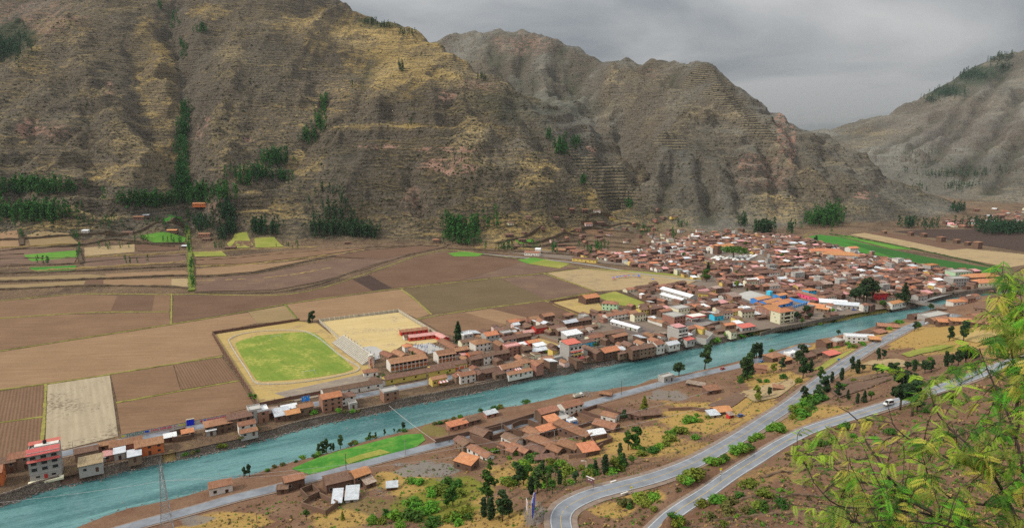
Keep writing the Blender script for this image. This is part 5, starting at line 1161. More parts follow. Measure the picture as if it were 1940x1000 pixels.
 (1012, 828, 10, 7, 4.2, 'gable', 'adobe', 'tile', -40, 1, 'adobe house joined to the round walled yard', _g2),
 (1036, 794, 13, 7, 6.0, 'gable', 'adobe', 'tile', 32, 2, 'two storey adobe house beside the wet road', _g2),
 (1045, 807, 8, 6, 5.0, 'shed', 'adobe', 'orange', 30, 2, 'small orange roof below the two storey adobe house', _g2),
 (1080, 780, 14, 8, 5.4, 'gable', 'white', 'tile', 32, 2, 'white house with red trim above the lawn', _g2),
 (1060, 794, 12, 8, 2.4, 'flat', 'conc', 'grey', -58, 1, 'pale concrete terrace between two brown houses', _g2),
 (1083, 804, 5, 4, 3.0, 'flat', 'blue', 'white', 30, 1, 'small blue sided shed with white roof', _g2),
 (1045, 822, 18, 5, 4.8, 'shed', 'adobe', 'orange', 34, 1, 'left arm of the orange topped courtyard building', _g2),
 (1083, 826, 24, 5, 4.8, 'shed', 'adobe', 'tile', -48, 1, 'right arm of the orange topped courtyard building', _g2),
 (1030, 846, 18, 7, 4.0, 'gable', 'adobe', 'tile', -42, 1, 'long terracotta roof in the middle of the settlement', _g2),
 (1008, 840, 9, 6, 3.8, 'gable', 'adobe', 'old', -42, 1, 'dark roofed house left of the long terracotta roof', _g2),
 (1018, 858, 11, 6, 3.4, 'gable', 'adobe', 'old', -42, 1, 'dark roofed house with a yellow patch of tiles', _g2),
 (1052, 858, 8, 6, 3.2, 'gable', 'adobe', 'tile', -42, 1, 'small tiled house above the twin fallen walls', _g2),
 (1030, 872, 10, 5, 2.8, 'gable', 'adobe', 'old', 10, 1, 'low collapsed looking roof at the foot of the settlement', _g2),
 (1080, 852, 11, 8, 4.0, 'gable', 'adobe', 'tile', -38, 1, 'tiled house at the right foot of the settlement', _g2),
 (1114, 860, 9, 7, 4.0, 'shed', 'adobe', 'orange', 20, 1, 'rightmost adobe box with orange edged roof near conifers', _g2),
 (1128, 826, 9, 6, 3.2, 'gable', 'adobe', 'white', 20, 1, 'brown house with a white sheet roof piece', _g2),
 (1148, 815, 13, 8, 4.4, 'gable', 'adobe', 'tile', -35, 1, 'broad tiled house with dark courtyard on the slope', _g2),
 (1156, 796, 9, 6, 4.4, 'gable', 'white', 'tile', -35, 1, 'white fronted house under the round tree', _g2),
 (1196, 790, 14, 8, 4.2, 'gable', 'adobe', 'old', -30, 1, 'dark roofed farmhouse left of the pointed yellow green tree', _g2),
 (1230, 790, 12, 7, 3.6, 'gable', 'adobe', 'old', 10, 1, 'low dark farmhouse right of the pointed yellow green tree', _g2),
 (1148, 749, 8, 4.5, 2.6, 'gable', 'adobe', 'tile', -20, 1, 'small tiled hut on the bank beside the parked truck', _g2),
 (1262, 721, 10, 5.5, 3.6, 'flat', 'conc', 'grey', 32, 1, 'pale concrete box with three openings under the round river tree', _g2),
 (1348, 744, 10, 6, 3.6, 'shed', 'adobe', 'tile', 15, 1, 'brown roadside shed with thin orange roof', _g2),
 (1318, 731, 12, 4, 2.4, 'shed', 'adobe', 'rust', -30, 1, 'ruined sheds with blue sheets by the road', _g2),
 (1365, 784, 10, 7, 3.6, 'gable', 'adobe', 'orange', 15, 1, 'hillside hut with orange roof above the curving road', _g2),
 (1350, 790, 6, 5, 3.0, 'shed', 'conc', 'tin', 15, 1, 'pale sheet hut beside the hillside orange roof', _g2),
 (1383, 791, 3, 3, 2.6, 'shed', 'red', 'rust', 15, 1, 'tiny dark red kiosk right of the hillside orange roof', _g2),
 (1438, 705, 10, 8, 5.0, 'gable', 'brick', 'tile', -25, 1, 'brick house with clay tiles left of the yellow green round tree', _g2),
 (1466, 683, 14, 9, 5.0, 'hip', 'adobe', 'tile', 28, 1, 'hipped brown house with parked cars behind it', _g2),
 (1487, 688, 8, 6, 4.0, 'gable', 'adobe', 'orange', 28, 1, 'orange patched roof behind roadside trees', _g2),
 (1498, 678, 9, 6, 4.8, 'flat', 'white', 'white', 28, 2, 'white flat roofed house with balcony among trees', _g2),
 (1530, 680, 9, 7, 4.0, 'gable', 'adobe', 'old', 28, 1, 'dark adobe house right of the tall roadside tree', _g2),
 (1550, 671, 15, 8, 3.6, 'gable', 'adobe', 'old', 28, 1, 'low dark roofs in front of the yellow awning house', _g2),
 (1562, 658, 10, 9, 6.4, 'gable', 'adobe', 'tile', 28, 2, 'tall brown house with a yellow awning', _g2),
 (1582, 656, 10, 9, 6.0, 'flat', 'brick', 'grey', 28, 2, 'open brick frame right of the yellow awning house', _g2),
 (1575, 674, 13, 6, 2.6, 'shed', 'adobe', 'red', 28, 1, 'low red sheet roof beside the yellow meadow', _g2),
 (1592, 645, 14, 8, 3.6, 'gable', 'adobe', 'tile', 28, 1, 'tiled house behind the open brick frame', _g2),
 (1607, 645, 10, 6, 3.6, 'gable', 'adobe', 'old', 28, 1, 'dark roofed house left of the white slab building', _g2),
 (1628, 648, 22, 9, 5.4, 'flat', 'white', 'white', -12, 2, 'unfinished white slab building on columns beside the road', _g2),
 (1655, 646, 8, 8, 3.4, 'gable', 'adobe', 'orange', -12, 1, 'orange roofed end of the white slab building', _g2),
 (1640, 634, 16, 7, 3.0, 'gable', 'adobe', 'old', 28, 1, 'long low dark roof at the river edge', _g2),
 (1680, 624, 16, 9, 4.0, 'gable', 'adobe', 'tile', -20, 1, 'reddish roof by the river stones', _g2),
 (1667, 632, 12, 6, 2.8, 'shed', 'adobe', 'tile', 28, 1, 'low pinkish lean-to next to the river stones', _g2),
 (1735, 604, 14, 8, 4.0, 'gable', 'adobe', 'old', 20, 1, 'dark roofed house where the river shore bends', _g2),
 (1768, 603, 30, 12, 4.6, 'flat', 'conc', 'grey', 26, 1, 'wide pale slab roof near the end of the bridge', _g2),
 (1775, 612, 20, 9, 4.0, 'gable', 'adobe', 'tile', 20, 1, 'brown house in front of the wide pale slab', _g2),
 (1812, 577, 17, 9, 5.0, 'hip', 'white', 'orange', 10, 1, 'white river house with orange roof beyond the bridge', _g2),
 (1832, 573, 12, 9, 6.0, 'gable', 'brick', 'old', 20, 2, 'dark brick house right of the white river house', _g2),
 (1843, 567, 10, 8, 5.0, 'gable', 'white', 'tile', 20, 1, 'white house furthest up the near shore', _g2),
 (1796, 616, 17, 7, 4.0, 'shed', 'adobe', 'orange', -15, 1, 'left of two orange roofs under the bare hillside', _g2),
 (1820, 614, 17, 7, 4.0, 'shed', 'adobe', 'orange', -15, 1, 'right of two orange roofs under the bare hillside', _g2),
 (1474, 738, 6, 4, 2.6, 'shed', 'adobe', 'tile', -20, 1, 'little brick box with tile top in the ochre field', _g2),
]
_g3 = 'farmhouses at the mountain foot'
SPEC += [(380, 399, 22, 8, 4.5, 'gable', 'orange', 'orange', 5, 1, 'farmhouse with bright orange roof among trees at the gully mouth', _g3), (264, 413, 16, 7, 3.5, 'gable', 'adobe', 'tile', 5, 1, 'adobe farmhouse on the bare slope left of the green plot', _g3), (277, 412, 10, 6, 3, 'shed', 'adobe', 'tin', 5, 1, 'zinc shed joined to the adobe farmhouse on the bare slope', _g3), (327, 439, 15, 7, 3.5, 'gable', 'adobe', 'orange', 5, 1, 'farmhouse with pinkish roof beside the bright green field', _g3), (243, 444, 15, 7, 3.2, 'gable', 'earth', 'old', 5, 1, 'earth coloured farmhouse behind the terrace walls', _g3), (162, 440, 9, 6, 3, 'shed', 'white', 'white', 5, 1, 'tiny white hut at the end of the terrace track', _g3), (388, 446, 18, 7, 3.5, 'gable', 'brick', 'tile', 5, 1, 'long tiled farmhouse among the terrace trees', _g3), (392, 455, 12, 6, 3, 'gable', 'adobe', 'old', 5, 1, 'brown farm building below the long tiled farmhouse', _g3), (437, 472, 16, 6, 3, 'gable', 'adobe', 'old', 5, 1, 'brown barn with blue drum below the yellow green field', _g3), (350, 469, 8, 5, 2.6, 'shed', 'adobe', 'tin', 5, 1, 'small zinc hut beside the terrace ditch', _g3), (826, 459, 10, 8, 5, 'hip', 'earth', 'tile', 10, 1, 'square lookout hut at the edge of the dark grove', _g3), (658, 462, 8, 5, 3, 'gable', 'adobe', 'old', 10, 1, 'little hut under the belt of conifers', _g3), (1009, 484, 22, 8, 4.5, 'gable', 'white', 'tile', -20, 1, 'white walled farmhouse on the lane above the tilled fields', _g3), (1020, 480, 8, 6, 6.5, 'gable', 'white', 'white', -20, 1, 'white chapel like gable beside the lane', _g3), (1062, 478, 16, 9, 4, 'gable', 'adobe', 'tile', -20, 1, 'brown farmhouse behind a row of trees by the lane', _g3), (1108, 496, 34, 7, 4.2, 'gable', 'yellow', 'old', -30, 1, 'long yellow house on the lane above the tilled fields', _g3)]
for i, (px, py, w) in enumerate([(1852, 618, 12), (1870, 606, 13), (1887, 596, 12), (1902, 612, 13), (1915, 598, 14), (1925, 586, 13), (1880, 622, 10), (1936, 610, 12), (1860, 590, 12), (1905, 580, 12), (1846, 604, 10)]):
    SPEC.append((px, py, w, 7, 3.8, 'gable', ['adobe', 'brick', 'earth'][i % 3], ['tile', 'tile', 'old'][i % 3], [-15, 20, -40][i % 3], 1, ['lower left', 'middle left', 'upper middle', 'lower middle', 'central', 'upper right', 'lowest', 'rightmost', 'topmost left', 'topmost right', 'leftmost'][i] + ' brown hut on the hillside behind the leafy branches', 'hillside huts at right'))
for (px, py, w, d, h, kind, wall, roof, rz, st, lab, grp) in SPEC:
    kw = {}
    if grp in (_g1, _g2): w, d, h = w * .92, d * .92, h * .9
    if 'awning' in lab and 'yellow house' in lab: kw['awning'] = (1.5, 6.5, 2.9, 'stripe')
    if 'striped canopy' in lab and 'pale pink' in lab: kw['awning'] = (2.5, 5.0, 4.2, 'stripe')
    if 'balcony' in lab or 'arcaded' in lab: kw['balcony'] = True
    if 'red house' in lab or 'blue doors' in lab: kw['door'] = ME_doorb
    house(px, py, w, d, h, kind, wall, roof, rz, st, lab, group=grp, framed=(py > 860 and px < 800), pitch=0.40 if kind != 'shed' else 0.16, name='hut' if 'hut' in lab.split() else 'shed' if w * d < 46 and ('shed' in lab or 'lean' in lab) else 'house', cat='hut' if 'hut' in lab.split() else 'shed' if w * d < 46 and ('shed' in lab or 'lean' in lab) else 'house', **kw)

# ------------------------------------------------------------------ the stone embankment of the far bank
def stone_mat():
    t = NT('rubble_stone'); p = t.pos()
    v = t.new('ShaderNodeTexVoronoi', feature='F1'); t.l.new(t.mapv(p, (1, 1, 1.3)), v.inputs['Vector']); v.inputs['Scale'].default_value = 1.5
    e = t.voro(t.mapv(p, (1, 1, 1.3)), 1.5, 'DISTANCE_TO_EDGE'); n = t.noise(p, 0.12, 5, 0.6)
    col = t.mix(v.outputs['Color'], (0.17, 0.135, 0.11), (0.36, 0.30, 0.25)); col = t.mix(t.ramp(n, [(.35, 0), (.65, 1)]), col, t.mix(0.5, col, (0.075, 0.052, 0.04)))
    col = t.mix(t.ramp(e, [(0.0, 0.85), (0.12, 0)]), col, (0.05, 0.04, 0.032))
    t.bump(t.ramp(e, [(0, 0), (.2, 1)]), .8, .3); return t.done(col, 0.95, 0.1)
M_stone = stone_mat()
M_rock = simple('boulder', (0.24, 0.20, 0.17), (0.12, 0.095, 0.08), 1.2, bump=.4)
M_grassb = simple('bank_grass', (0.20, 0.22, 0.045), (0.36, 0.27, 0.09), 0.22, bump=.5)
M_earth = simple('bank_earth', (0.12, 0.075, 0.055), (0.19, 0.125, 0.09), 0.3, bump=.5)
def embankment(name, i0, i1, mat, label, top=0.5, back=1.4, kind=None, bulge=0.5, cat='wall'):
    th = np.linspace(i0, i1, max(8, int((i1 - i0) * 700))); r = far_r(th); mb = MB(); K = 6; vs = []
    for a, b in zip(th, r):
        for k in range(K):
            u = k / (K - 1); rr = b - 0.5 + (back + 0.5) * u ** 0.8 + rng.uniform(-.18, .18) * bulge * 2; z = WATER - 0.9 + (top - WATER + 0.9) * u + (rng.uniform(-.12, .12) if 0 < k else 0)
            vs.append((rr * math.sin(a), rr * math.cos(a), z))
        vs.append(((b + back + 0.9) * math.sin(a), (b + back + 0.9) * math.cos(a), top - .02)); vs.append(((b + back + 1.0) * math.sin(a), (b + back + 1.0) * math.cos(a), -0.6))
    n = K + 2
    mb.add(vs, [(i * n + k, (i + 1) * n + k, (i + 1) * n + k + 1, i * n + k + 1) for i in range(len(th) - 1) for k in range(n - 1)])
    o = mb.build(name, mat)
    if kind: o['kind'] = kind
    else: tag(o, label, cat, 'stone walls along the far bank')
    return o
thp = lambda px, py: math.atan2(at_z(px, py, WATER)[0], at_z(px, py, WATER)[1])
E_ = lambda a, b: (thp(*a), thp(*b))
embankment('stone_wall', *E_((-300, 1060), (115, 921)), M_stone, 'rough stone quay wall below the four storey building', 0.6)
embankment('stone_bank', *E_((115, 921), (165, 911)), M_earth, None, 0.0, 4.0, 'structure', 1.0)
embankment('stone_wall', *E_((165, 911), (308, 877)), M_stone, 'stone quay wall carrying the ochre shed and lawn terrace', 0.4)
embankment('stone_bank', *E_((308, 877), (335, 872)), simple('straw_rubble', (0.42, 0.30, 0.11), (0.25, 0.18, 0.09), .4, bump=.5), None, 0.0, 4.0, 'structure', 1.2)
embankment('stone_wall', *E_((335, 872), (525, 826)), M_stone, 'long stone wall below the walled yard and the hipped house', -0.4)
embankment('stone_wall', *E_((525, 826), (747, 774)), M_stone, 'stone wall from the zinc workshop to the river cable', 0.2)
embankment('stone_wall', *E_((747, 774), (1060, 710.5)), M_stone, 'stone wall below the houses facing the school', 0.7)
embankment('rubble_bank', *E_((1060, 710.5), (1091, 704)), M_stone, 'stone base of the brick tower house', 0.5)
embankment('rubble_bank', *E_((1091, 704), (1180, 686)), M_rock, None, 0.1, 3.5, 'structure', 2.0)
embankment('stone_wall', *E_((1180, 686), (1412, 639)), M_stone, 'dark stone wall below the gabled houses and the petrol canopy', 0.0, 2.0)
embankment('grass_bank', *E_((1412, 639), (1690, 590.5)), M_grassb, None, -1.8, 7.0, 'structure', 1.2)
embankment('stone_wall', *E_((1690, 590.5), (1760, 572)), M_stone, 'stone wall under the restaurant beside the bridge', 0.6, 2.0)
embankment('stone_wall', *E_((1760, 572), (2300, 525)), M_stone, 'tall curved stone wall upstream of the bridge', 1.6, 1.6)
def rock_me(seed):
    r_ = random.Random(seed); bm = bmesh.new(); bmesh.ops.create_icosphere(bm, subdivisions=1, radius=0.5)
    for v in bm.verts: v.co *= r_.uniform(.7, 1.2); v.co.z *= .7
    me = bpy.data.meshes.new('boulder'); bm.to_mesh(me); bm.free(); return me
_rv = [rock_me(i) for i in range(5)]
def rock_field(name, spots, mat):
    mb = MB()
    for x, y, z, s in spots:
        me = _rv[rng.randrange(5)]; a = rng.uniform(0, 6.28); c, sn = math.cos(a) * s, math.sin(a) * s
        mb.add([(x + v.co.x * c - v.co.y * sn, y + v.co.x * sn + v.co.y * c, z + v.co.z * s) for v in me.vertices], [tuple(p.vertices) for p in me.polygons])
    return mb.build(name, mat, kind='stuff')
sp = []
for k in range(1700):
    th = rng.uniform(thp(-150, 1000), thp(1840, 560)); r = far_r(th) + rng.uniform(-2.2, .5) * (1.6 if rng.random() < .2 else 1)
    sp.append((r * math.sin(th), r * math.cos(th), WATER + rng.uniform(-.25, .25) + (.5 if rng.random() < .2 else 0), rng.uniform(.35, 1.25)))
for k in range(260):
    th = rng.uniform(thp(1094, 704), thp(1178, 687)); u = rng.random(); r = far_r(th) + u * 4.5
    sp.append((r * math.sin(th), r * math.cos(th), WATER + u * 4.3, rng.uniform(.7, 1.6)))
for k in range(900):
    th = rng.uniform(thp(150, 1000), thp(1800, 573)); r = near_r(th) + rng.uniform(-2.5, 1.5)
    sp.append((r * math.sin(th), r * math.cos(th), max(WATER - .1, min(-1.5, lookup(r * math.sin(th), r * math.cos(th)) + .05)), rng.uniform(.3, 1.0)))
for px, py, n, sx, sy, sm in [(757, 880, 120, 9, 3, .7), (1110, 746, 90, 10, 4, .9), (960, 798, 60, 20, 5, .6), (840, 905, 60, 20, 8, .6), (1180, 748, 50, 18, 4, .6), (1060, 878, 60, 30, 8, .6), (650, 940, 80, 25, 10, .5), (720, 930, 50, 12, 8, .6), (1000, 985, 60, 12, 10, .4), (480, 928, 40, 12, 4, .6), (1250, 930, 50, 60, 20, .5), (1400, 960, 160, 150, 50, .45), (1650, 830, 160, 120, 40, .5), (1480, 780, 80, 60, 25, .5), (1800, 700, 80, 90, 30, .5)]:
    for k in range(n):
        p = hit(px + rng.gauss(0, sx * .6), py + rng.gauss(0, sy * .6)); sp.append((p[0], p[1], p[2] + .05, rng.uniform(.4, 1.4) * sm))
for k in range(40):
    th = rng.uniform(thp(150, 960), thp(1650, 610)); u = rng.random(); r = near_r(th) * (1 - u) + far_r(th) * u; sp.append((r * math.sin(th), r * math.cos(th), WATER - .1, rng.uniform(.5, 1.4)))
rock_field('boulders', sp, M_rock)

# ------------------------------------------------------------------ landmark buildings
def detail_tower():
    # four storey building at the left edge of the river
    t = house(90, 897, 11.5, 9.5, 12.2, 'flat', 'conc', 'grey', 31, 4, 'four storey grey concrete building with two red roofs', name='apartment_building', cat='building', wins=False)
    w, d = 11.5, 9.5
    for s, (z, hh, n) in enumerate([(1.0, .9, 2), (4.2, 1.5, 3), (7.0, 1.5, 3), (9.9, 1.3, 3)]):
        for k in range(n): add_window(t, ((k + .5) - n / 2) * w / n + (0 if n == 3 else 0), -d / 2, z, 2.1 if n == 3 else 1.6, hh, 0, True)
        for k in (-2.4, 2.2): add_window(t, w / 2, k, z + .2, 1.1, 1.1, math.pi / 2)
    add_door(t, 0, -d / 2, .05, 1.3, 2.1, 0, ME_doorr)
    for z in (3.1, 5.9): MB().box((0, -d / 2 - .03, z), (w + .1, .2, .3)).build('floor_band', WM['conc'], t)
    def sheet_roof(y0, y1, z0, z1, ww):
        m = MB(); vs = [(-ww / 2, y0, z0), (ww / 2, y0, z0), (ww / 2, y1, z1), (-ww / 2, y1, z1)]
        m.add(vs + [(a, b, c + .12) for a, b, c in vs], [(3, 2, 1, 0), (4, 5, 6, 7), (0, 1, 5, 4), (1, 2, 6, 5), (2, 3, 7, 6), (3, 0, 4, 7)]); m.build('red_roof', RM['red'], t)
    sheet_roof(-d / 2 - 1.1, -d / 2 + 2.6, 12.1, 14.0, w + .8); sheet_roof(-d / 2 - 1.2, -d / 2, 8.9, 9.6, w + .6); sheet_roof(d / 2 - 1.8, d / 2 + .6, 13.6, 14.4, w + .6)
    MB().box((1, 1.2, 13.2), (9, 3, 1.6)).build('roof_room', WM['white'], t)
    m = MB(); m.tube([(0.3, 1.8, 14.0), (0.3, 1.8, 15.2), (0.3, 1.8, 15.6), (.3, 1.8, 15.9)], [.75, .75, .5, .2], 10); m.build('water_tank', simple('black_plastic', (.012, .012, .014), None, 1, .4), t)
    MB().box((0, -d / 2 - 1.3, -.5), (w + 1.5, 2.6, 1.0)).build('terrace', WM['cream'], t)
detail_tower()
t = house(1081, 681, 11, 11, 11.4, 'flat', 'conc', 'grey', 31, 4, 'four storey brick tower house with red roof and yellow balcony', name='apartment_building', cat='building', wins=False)
m = MB(); roof_geo(m, 'shed', 11, 8, 12.6, .10, 0); m.build('red_roof', RM['red'], t)
MB().box((.6, -5.56, 5.4), (9.8, .12, 10.2)).build('white_front', WM['white'], t)
for z in (3.4, 6.2, 9.0):
    for x in (-3.2, .4, 3.8): add_window(t, x, -5.65, z, 2.2, 1.5, 0)
    for y in (-3, 1.5): add_window(t, 5.53, y, z, 1.2, 1.2, math.pi / 2)
m = MB(); m.box((1.4, -6.4, 5.2), (7.6, 1.6, .2)); m.box((1.4, -7.15, 5.8), (7.6, .1, 1.1)); m.build('balcony', WM['yellow'], t)
for z, yy in ((7.9, -6.9), (3.2, -8.6)):
    m = MB(); vs = [(-4.4, yy, z - .5), (6.2, yy, z - .5), (6.2, -5.6, z), (-4.4, -5.6, z)]; m.add(vs + [(a, b, c + .15) for a, b, c in vs], [(3, 2, 1, 0), (4, 5, 6, 7), (0, 1, 5, 4), (1, 2, 6, 5), (3, 0, 4, 7)]); m.build('red_canopy', RM['red'], t)
MB().box((.9, -7.2, 0.2), (10.5, 3.2, 4.6)).build('ground_floor', WM['brick'], t)
t = house(1283, 647, 10, 12, 11.0, 'flat', 'conc', 'grey', 31, 4, 'tall grey apartment block with open white balconies over the river', name='apartment_building', cat='building', wins=False)
for z in (1.2, 4.0, 6.8, 9.2):
    for x in (-3.2, 0, 3.2): add_window(t, x, -6, z, 2.0, 1.3)
    MB().box((0, -6.6, z - .9), (10, 1.2, .25)).build('balcony', WM['white'], t)
    for y in (-3.5, .5, 4): add_window(t, 5, y, z, 1.3, 1.2, math.pi / 2)
m = MB(); roof_geo(m, 'shed', 9, 7, 12.4, .08, 0); m.build('roof_cover', RM['pink'], t)
# cream building
t = house(1481, 610, 17, 10, 10.5, 'hip', 'cream', 'orange', 27, 3, 'cream three storey building with orange roof beside the river', name='apartment_building', cat='building', wins=False, pitch=.34)
for z in (1.2, 4.4, 7.6):
    for x in (-6, 6.4): add_window(t, x, -5, z, 1.6, 1.6)
    for y in (-2, 2): add_window(t, 8.5, y, z, 1.2, 1.3, math.pi / 2)
MB().box((.4, -5.02, 5.4), (6.4, .06, 8.6)).build('recess', M_pane, t)
for z in (3.4, 6.7): m = MB(); m.box((.4, -5.9, z), (8.6, 1.7, .22)); m.box((.4, -6.7, z + .6), (8.6, .1, 1.0)); m.build('balcony', WM['cream'], t)
for k, x in enumerate((-7.2, -5.8, -4.4)): add_window(t, -8.5, x + 6, 2 + k * 2.7, .9, .9, -math.pi / 2)
t = house(1455, 599, 15, 17, 7.6, 'gable', 'brick', 'orange', 27, 2, 'raw brick wing with concrete columns behind the cream building', name='brick_wing', cat='building', wins=False, pitch=.28)
cols = MB().box((0, 0, 3.8), (.4, .4, 7.6)).mesh('column', WM['conc'])
for k in range(5): mesh_obj('column', cols, t, (-7.55, -8 + k * 4, 0))
MB().box((-7.56, 0, 3.7), (.3, 17, .35)).build('floor_band', WM['conc'], t)

# school
def bay_building(px, py, w, d, h, rz, label, bays, roof='tile'):
    t = house(px, py, w, d, h, 'gable', 'white', roof, rz, 2, label, name='school_building', cat='school', wins=False, pitch=.36)
    pm = MB().box((0, 0, 0), (w / bays - .5, .1, h * .36)).mesh('panel', WM['orange']); cm = MB().box((0, 0, h / 2), (.3, .3, h)).mesh('column', WM['cream'])
    for k in range(bays):
        x = (k + .5 - bays / 2) * w / bays
        mesh_obj('panel', pm, t, (x, -d / 2 - .02, h * .25)); add_window(t, x, -d / 2 - .01, h * .56, w / bays - .6, h * .30)
        mesh_obj('column', cm, t, (x - w / bays / 2, -d / 2 - 1.1, 0))
    m = MB(); m.box((0, -d / 2 - .6, h * .5), (w, 1.2, .18)); m.box((0, -d / 2 - 1.18, h * .5 + .5), (w, .08, .8)); m.build('balcony', WM['white'], t)
    rm = MB().box((0, 0, 0), (w / bays - .9, .06, .4)).mesh('railing_panel', WM['red'])
    for k in range(bays): mesh_obj('railing_panel', rm, t, ((k + .5 - bays / 2) * w / bays, -d / 2 - 1.25, h * .5 + .5))
    m = MB(); roof_geo(m, 'shed', w, 2.0, h - .1, .1, 0, .3); o = m.build('porch_roof', RM[roof], t); o.location = (0, -d / 2 - 1.0, -.2)
    return t
bay_building(771, 695, 26, 8.5, 6.2, 29, 'long two storey school block with orange panels and balcony', 9)
bay_building(842, 683, 13, 9, 6.4, 29, 'short two storey school block with tall orange panels', 5)
house(795, 714, 48, 7, 3.6, 'gable', 'yellow', 'old', 30, 1, 'long low yellow school wing behind the orange wall', name='school_wing', cat='school')
house(848, 700, 26, 7, 3.6, 'gable', 'yellow', 'old', 30, 1, 'shorter yellow school wing right of the school gate', name='school_wing', cat='school')
house(668, 741, 36, 7, 3.4, 'gable', 'white', 'old', 30, 1, 'long white building with old tile roof below the stadium', name='school_wing', cat='school')
house(784, 632, 22, 6, 3.2, 'gable', 'red', 'tile', 24, 1, 'red walled classroom row at the edge of the straw field', name='school_wing', cat='school')
house(800, 642, 22, 6, 3.2, 'gable', 'red', 'pink', 24, 1, 'classroom row with pink sheet roof above the courtyard', name='school_wing', cat='school')
house(837, 644, 14, 6, 3.2, 'gable', 'red', 'pink', -58, 1, 'pink roofed classroom row turning the courtyard corner', name='school_wing', cat='school')
house(850, 660, 24, 7, 3.4, 'gable', 'earth', 'tile', -58, 1, 'old tile classroom row right of the courtyard', name='school_wing', cat='school')
house(772, 643, 6, 5, 3, 'gable', 'white', 'old', 24, 1, 'small white school hut left of the pink roof', name='school_wing', cat='school')
house(772, 664, 6, 6, 4.0, 'hip', 'white', 'orange', 29, 1, 'kiosk with orange pyramid roof between the school courts', name='school_kiosk', cat='kiosk')
house(735, 680, 13, 6, 3.4, 'gable', 'earth', 'tile', -50, 1, 'tiled school wing beside the grey court', name='school_wing', cat='school')
house(758, 678, 14, 6, 3.4, 'gable', 'earth', 'tile', -50, 1, 'middle tiled school wing behind the long block', name='school_wing', cat='school')
house(792, 674, 16, 6, 3.4, 'gable', 'earth', 'tile', -50, 1, 'tiled school wing with a tree beside the kiosk', name='school_wing', cat='school')
house(702, 711, 9, 6, 3.4, 'hip', 'white', 'tile', 20, 1, 'caretaker house with clay roof among trees by the stadium', name='house', cat='house')
house(715, 729, 9, 6, 3.2, 'gable', 'white', 'old', -40, 1, 'small tiled house hidden by trees at the school wall', name='house', cat='house')
M_pil = WM['white']
wall_run('school_wall', [(712, 732), (760, 722), (812, 712)], 2.3, .25, WM['rose'], 'school wall with orange panels and white pillars left of gate', pillars=(3.6, .45, M_pil), panel=WM['orange'], group='school walls')
wall_run('school_wall', [(832, 707.5), (870, 700), (908, 691)], 2.3, .25, WM['rose'], 'school wall with orange panels and white pillars right of gate', pillars=(3.6, .45, M_pil), panel=WM['orange'], group='school walls')
t = thing('school_gate', 'white arched school gate in the orange wall', 'gate', at_z(822, 710, 0), R(30))
m = MB(); m.box((-2.6, 0, 1.7), (1.2, .5, 3.4)); m.box((2.6, 0, 1.7), (1.2, .5, 3.4)); m.box((0, 0, 3.6), (6.6, .6, .7)); m.add([(-3.3, -.3, 3.95), (3.3, -.3, 3.95), (0, -.3, 4.9), (-3.3, .3, 3.95), (3.3, .3, 3.95), (0, .3, 4.9)], [(0, 1, 2), (5, 4, 3), (0, 2, 5, 3), (1, 4, 5, 2)]); m.build('arch', WM['white'], t)
MB().box((0, .05, 1.55), (3.9, .1, 3.1)).build('gate_leaf', M_pane, t)

# stadium
t = thing('grandstand', 'concrete grandstand with long stepped rows beside the football pitch', 'grandstand', at_z(668, 668, 0), R(-55.6))
L = 62; M_step = simple('grandstand_concrete', (0.56, 0.52, 0.44), (0.42, 0.39, 0.33), .5)
rowm = MB().box((0, 0, 0), (L, .62, .5)).mesh('seat_row', M_step); tread = MB().box((0, 0, 0), (L, .95, .12)).mesh('tread', simple('tread_concrete', (0.30, 0.27, 0.23), None, .6))  # treads in a darker concrete tone than the seat rows
for k in range(9):
    mesh_obj('seat_row', rowm, t, (0, -4 + k * 1.0, .75 + k * .52)); mesh_obj('tread', tread, t, (0, -4 + k * 1.0 - .5, .42 + k * .52))
m = MB(); vs = [(-L / 2, -4.3, 0), (-L / 2, 4.4, 0), (-L / 2, 4.4, 4.5), (-L / 2, -4.3, .3)]; m.add(vs + [(-a, b, c) for a, b, c in vs], [(0, 1, 2, 3), (7, 6, 5, 4), (0, 4, 5, 1), (1, 5, 6, 2)]); m.build('stand_base', WM['conc'], t)
cm = MB().box((0, 0, 3.2), (.55, .55, 6.4)).mesh('rear_pillar', WM['white'])
for k in range(10): mesh_obj('rear_pillar', cm, t, (-L / 2 + 3 + k * 6.2, 5.0, 0))
loop = [(433, 646), (440, 640), (460, 633), (490, 628.5), (530, 626.5), (560, 627), (580, 629.5), (600, 639), (620, 654), (640, 671), (660, 684), (678, 694), (682, 699), (676, 704), (650, 711), (610, 719), (560, 726), (510, 728.5), (490, 728), (481, 724), (470, 706), (452, 679), (440, 660), (433, 646)]
lw = smooth_line([at_z(a, b, .1) for a, b in loop], 4.2)
t = thing('pitch_fence', 'low white fence running round the football pitch', 'fence', lw[0])
loc = lw[0]; pm = MB().box((0, 0, .7), (.16, .16, 1.4)).mesh('fence_post', WM['white'])
mk = MB(); mr = MB()
for a, b in zip(lw[:-1], lw[1:]):
    mesh_obj('fence_post', pm, t, a - loc)
    mk.beam(a - loc + Vector((0, 0, .25)), b - loc + Vector((0, 0, .25)), .35, .5); mr.beam(a - loc + Vector((0, 0, 1.3)), b - loc + Vector((0, 0, 1.3)), .09); mr.beam(a - loc + Vector((0, 0, .85)), b - loc + Vector((0, 0, .85)), .07)
mk.build('kerb', WM['conc'], t); mr.build('rail', WM['white'], t)
